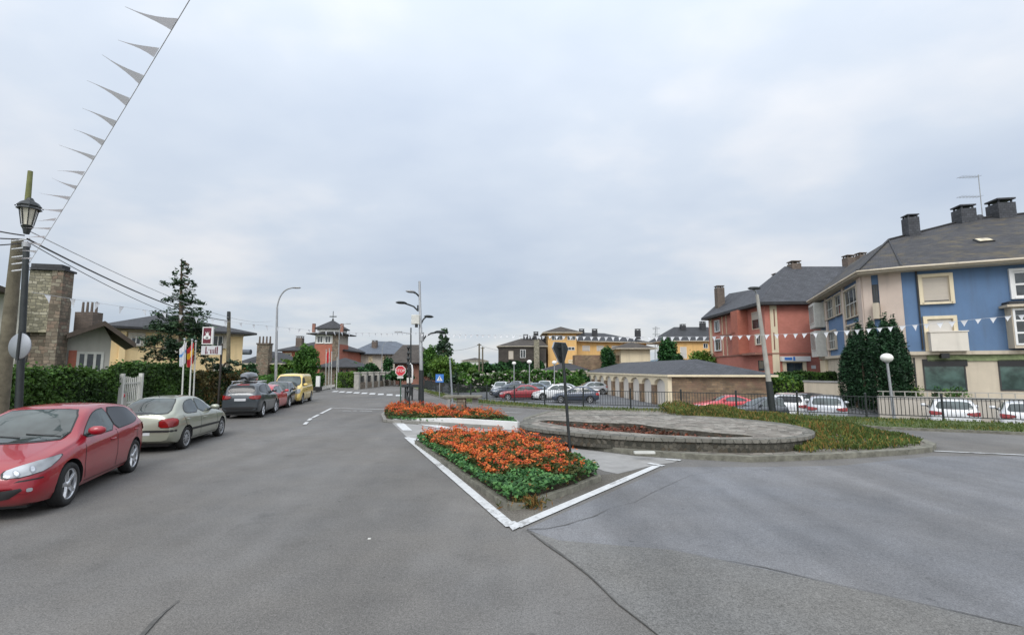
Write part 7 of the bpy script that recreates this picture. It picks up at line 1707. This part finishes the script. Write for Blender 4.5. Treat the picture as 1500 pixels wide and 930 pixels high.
# small ragged conifer below the sign
cb = P(318, 540, 26.5); rng = np.random.default_rng(4); T_ = thing('conifer', 'low spreading conifer branch tree before the right part of the yellow house', 'tree', (cb.x, 26.5, 0)); g = MB(); g.tube([(cb.x, 26.5, 0), (cb.x-.2, 26.5, 1.6), P(300, 534, 26.5)], [.1, .08, .03], 6); g.tube([(cb.x-.1, 26.5, 1.4), P(330, 532, 26.5), P(350, 527, 26.5)], [.07, .05, .02], 6); g.build('trunk', M['bark'], T_)
cl = []
for (x, y, w, h, n) in ((305, 530, 24, 8, 7), (318, 539, 26, 9, 9), (331, 543, 20, 12, 7), (342, 531, 22, 6, 6), (322, 547, 14, 8, 4)):
    c = P(x, y, 26.5); s = 26.5/FPX
    for i in range(n): cl.append((c.x+rng.uniform(-.5, .5)*w*s, 26.5+rng.uniform(-.4, .4), c.z+rng.uniform(-.5, .5)*h*s, .16, .2, .10, 1))
p, mi, nb_ = clump_points(cl, 400, rng, .3); leaf_object('crown', leaf_arrays(p, .08, rng, .4, 2), mi, [M['con_l'], M['con_d']], T_)
def T(label, px, Y, pyt, pw_, lo, mats, seed, kind='round', z0=0., leaf=None, dens=110, n=26, group=None, name='tree'):
    b = P(px, 540, Y); h = Z(pyt, Y)-z0; return tree(name, label, b.x, Y, h, pw_*Y/FPX, lo, mats, group, seed, z0, leaf or max(.1, Y*.0032), dens, n, kind)
tl = [M['tree_l'], M['tree_d']]; ll = [M['lime_l'], M['lime_d']]; dl = [M['deep_l'], M['deep_d']]; cl_ = [M['con_l'], M['con_d']]
T('round bushy green tree behind the yellow van', 447, 50, 503, 37, 1.0, tl, 21, n=34, dens=170)
T('loose lighter tree left of the round bushy tree behind the van', 413, 56, 524, 46, .6, ll, 22, n=34)
T('dark tree in the gap between the yellow house and brick chimney house', 363, 46, 527, 30, .6, dl, 23)
T('dark shrub below the round bushy tree', 432, 54, 540, 40, .3, dl, 24, n=20)
T('spreading dark garden tree in front of the cream villa', 542, 66, 531, 34, .8, dl, 25)
T('ivy clad tree right of the cream villa windows', 567, 66, 521, 18, .8, dl, 26, n=20)
T('low dark tree at the left of the cream villa', 520, 68, 530, 16, .6, tl, 27, n=18)
T('dark mass of garden trees behind the stop sign', 586, 62, 541, 42, .4, dl, 28, n=28)
T('medium green rounded tree behind the multi-armed lamp', 632, 68, 507, 34, 1.2, tl, 29)
T('tall dark pointed conifer right of the multi-armed lamp', 650, 62, 482, 34, .8, cl_, 30, kind='cone', n=44, name='conifer')
T('bright green leafy tree above the blue crossing sign', 646, 50, 521, 40, 1.0, ll, 31, n=30, dens=150)
T('green tree between the bright tree and the two timber poles', 678, 70, 528, 30, .6, tl, 32)
T('yellow green bush right of the pale distant house', 692, 66, 536, 22, .3, ll, 33, n=18)
T('dark green tree by the two timber poles', 712, 86, 529, 34, .4, dl, 34)
T('dark bush behind the two timber poles', 727, 88, 531, 20, .4, dl, 35)
T('dark green tree in front of the long ochre row', 894, 70, 505, 28, .8, dl, 36, z0=PARK)
T('large dark green tree between cream house and right ochre block', 979, 76, 493, 30, .6, dl, 37, z0=PARK, n=34)
T('smaller dark tree under the large dark one', 992, 72, 516, 22, .3, dl, 38, z0=PARK)
T('yellow green shrub before the right ochre block', 1032, 66, 508, 44, .4, ll, 39, z0=PARK, n=26)
T('green bush at the foot of the ochre tower', 835, 64, 548, 48, .1, tl, 40, z0=PARK, n=26)
T('low dark bush at the left end of the arcade', 856, 66, 549, 20, .1, dl, 41, z0=PARK, n=16)
T('green shrub left of the parked white car by the wall', 1340, 27.8, 560, 30, .1, ll, 45, z0=0, n=14, leaf=.09)
T('low green shrub under the left shop window', 1398, 29.0, 564, 34, .1, tl, 42, z0=0, n=14, leaf=.09)
T('small dark shrub at the foot of the blue block corner', 1366, 29.2, 563, 26, .1, dl, 43, z0=0, n=12, leaf=.09)
# ivy on the mansard house and flowering hedge
hedge('ivy', 'dark ivy covering the lower floor of the brown mansard house', [xy(P(796, 540, 75.6)), xy(P(731, 540, 75.6))], .5, Z(531, 75.6)+1, (M['deep_l'], M['deep_d']), z0=-1, dens=60, leaf=.3, seed=12, cat='ivy')
hedge('flowering_hedge', 'long hydrangea hedge with pale blooms along the back of the car park', [xy(P(862, 540, 68)), xy(P(730, 540, 68))], 2.2, Z(547, 68)+.8, (M['tree_l'], M['tree_d'], M['hyd']), z0=PARK, dens=75, leaf=.3, seed=13, rough=.25)
hedge('flowering_hedge', 'low planted bank with pinkish blooms at the left of the car park', [xy(P(732, 540, 66)), xy(P(668, 540, 62))], 2.2, Z(552, 64)+.8, (M['tree_l'], M['hedge_d'], M['hyd']), z0=PARK, dens=75, leaf=.3, seed=14, rough=.3)
hedge('hedge', 'wide green hedge mass behind the middle trees', [xy(P(735, 540, 95)), xy(P(600, 540, 90))], 3, Z(536, 92), (M['tree_l'], M['tree_d']), z0=-.5, dens=40, leaf=.4, seed=15, rough=.4, group='clipped garden hedges')
# cypresses before the blue block
rng = np.random.default_rng(9); first = None
cyp = thing('cypress', 'narrow dark cypress', 'cypress', (0, 0, 0), 0, 'row of dark cypresses before the blue block')
H = 4.6
g = MB(); g.tube([(0, 0, -.1), (0, 0, H*.8)], [.1, .03], 6); g.build('trunk', M['bark'], cyp)
cl = []
for i in range(90):
    f = rng.random()**.8; r_ = .44*(1-f**2.6)**.7*(.8+.2*min(1, f*4)); a_ = rng.uniform(0, 2*PI); cl.append((r_*math.cos(a_)*.72, r_*math.sin(a_)*.72, .25+f*(H-.5), .17, .17, .62, rng.random() < .45))
p, mi, nb_ = clump_points(cl, 330, rng, .4); leaf_object('crown', leaf_arrays(p, .06, rng, 0, 2.6, nb_*.9), mi, [M['cyp_l'], M['cyp_d']], cyp)
spec = [(1240, 29.3, .72, 'leftmost and shortest'), (1252, 28.9, .86, 'second from the left'), (1266, 28.5, 1.0, 'third from the left'), (1281, 28.2, 1.02, 'fourth from the left'), (1296, 28.0, 1.06, 'third from the right'), (1310, 27.8, 1.04, 'second from the right'), (1323, 27.9, .92, 'rightmost')]
for i, (px, Y, k, lab) in enumerate(spec):
    o = cyp if i == 0 else copy_tree(cyp); q = P(px, 540, Y); o.location = (q.x, Y, .0); o.rotation_euler = (0, R(1.5), i*1.3); o.scale = (1.12, 1.12, k*1.02); o['label'] = 'narrow dark cypress, %s of the row before the blue block' % lab
# stone wall and pillars by the far road
SW = thing('garden_wall', 'grey stone garden wall with square pillars beyond the zebra crossing', 'wall', (*xy(P(545, 540, 57)), 0)); A, B2 = xy(P(526, 540, 52)), xy(P(578, 540, 66)); F = Fac(SW, A, B2)
g = MB(); F.box(g, 0, F.L, -.05, .7, -.3, 0); g.build('wall_section', M['stone_red'], SW); n_ = 6
for i in range(n_+1):
    u = F.L*i/n_; g = MB(); F.box(g, u-.25, u+.25, -.05, 1.7, -.42, .1); F.box(g, u-.32, u+.32, 1.7, 1.85, -.48, .16); g.build('pillar', M['conc_pole'], SW)
for i in range(n_):
    g = MB()
    for k in range(1, 14): u = F.L*(i+k/14)/n_; F.box(g, u-.02, u+.02, .7, 1.4, -.17, -.13)
    F.box(g, F.L*i/n_+.25, F.L*(i+1)/n_-.25, 1.36, 1.42, -.18, -.12); g.build('railing', M['iron'], SW)
# white litter bin by the van, small bits
b = P(466, 556, 46); BI = thing('notice_stand', 'small white notice stand on a dark foot at the far left kerb', 'stand', (b.x, 46, .1)); g = MB(); g.box(b.x-.18, b.x+.18, 45.9, 46.1, .5, 1.5); g.build('panel', M['white'], BI, bevel=.02); g = MB(); g.box(b.x-.3, b.x+.3, 45.7, 46.3, .1, .48); g.build('foot', M['black'], BI)
g = MB(); q = G(541, 789); g.box(q.x-.018, q.x+.018, q.y-.018, q.y+.018, .0, .008); single(g, 'litter', M['white_old'], 'scrap of pale litter on the road left of the planter tip', 'litter', (q.x, q.y, 0))
g = MB(); q = G(944, 664, .15); g.box(-.25, .25, -.06, .06, 0, .05, 0, Matrix.Translation(q)); single(g, 'kerb_stone_fragment', M['white_old'], 'pale broken slab lying on the kerb in front of the stone ring', 'stone fragment', (q.x, q.y, .13))
bpy.context.view_layer.update()
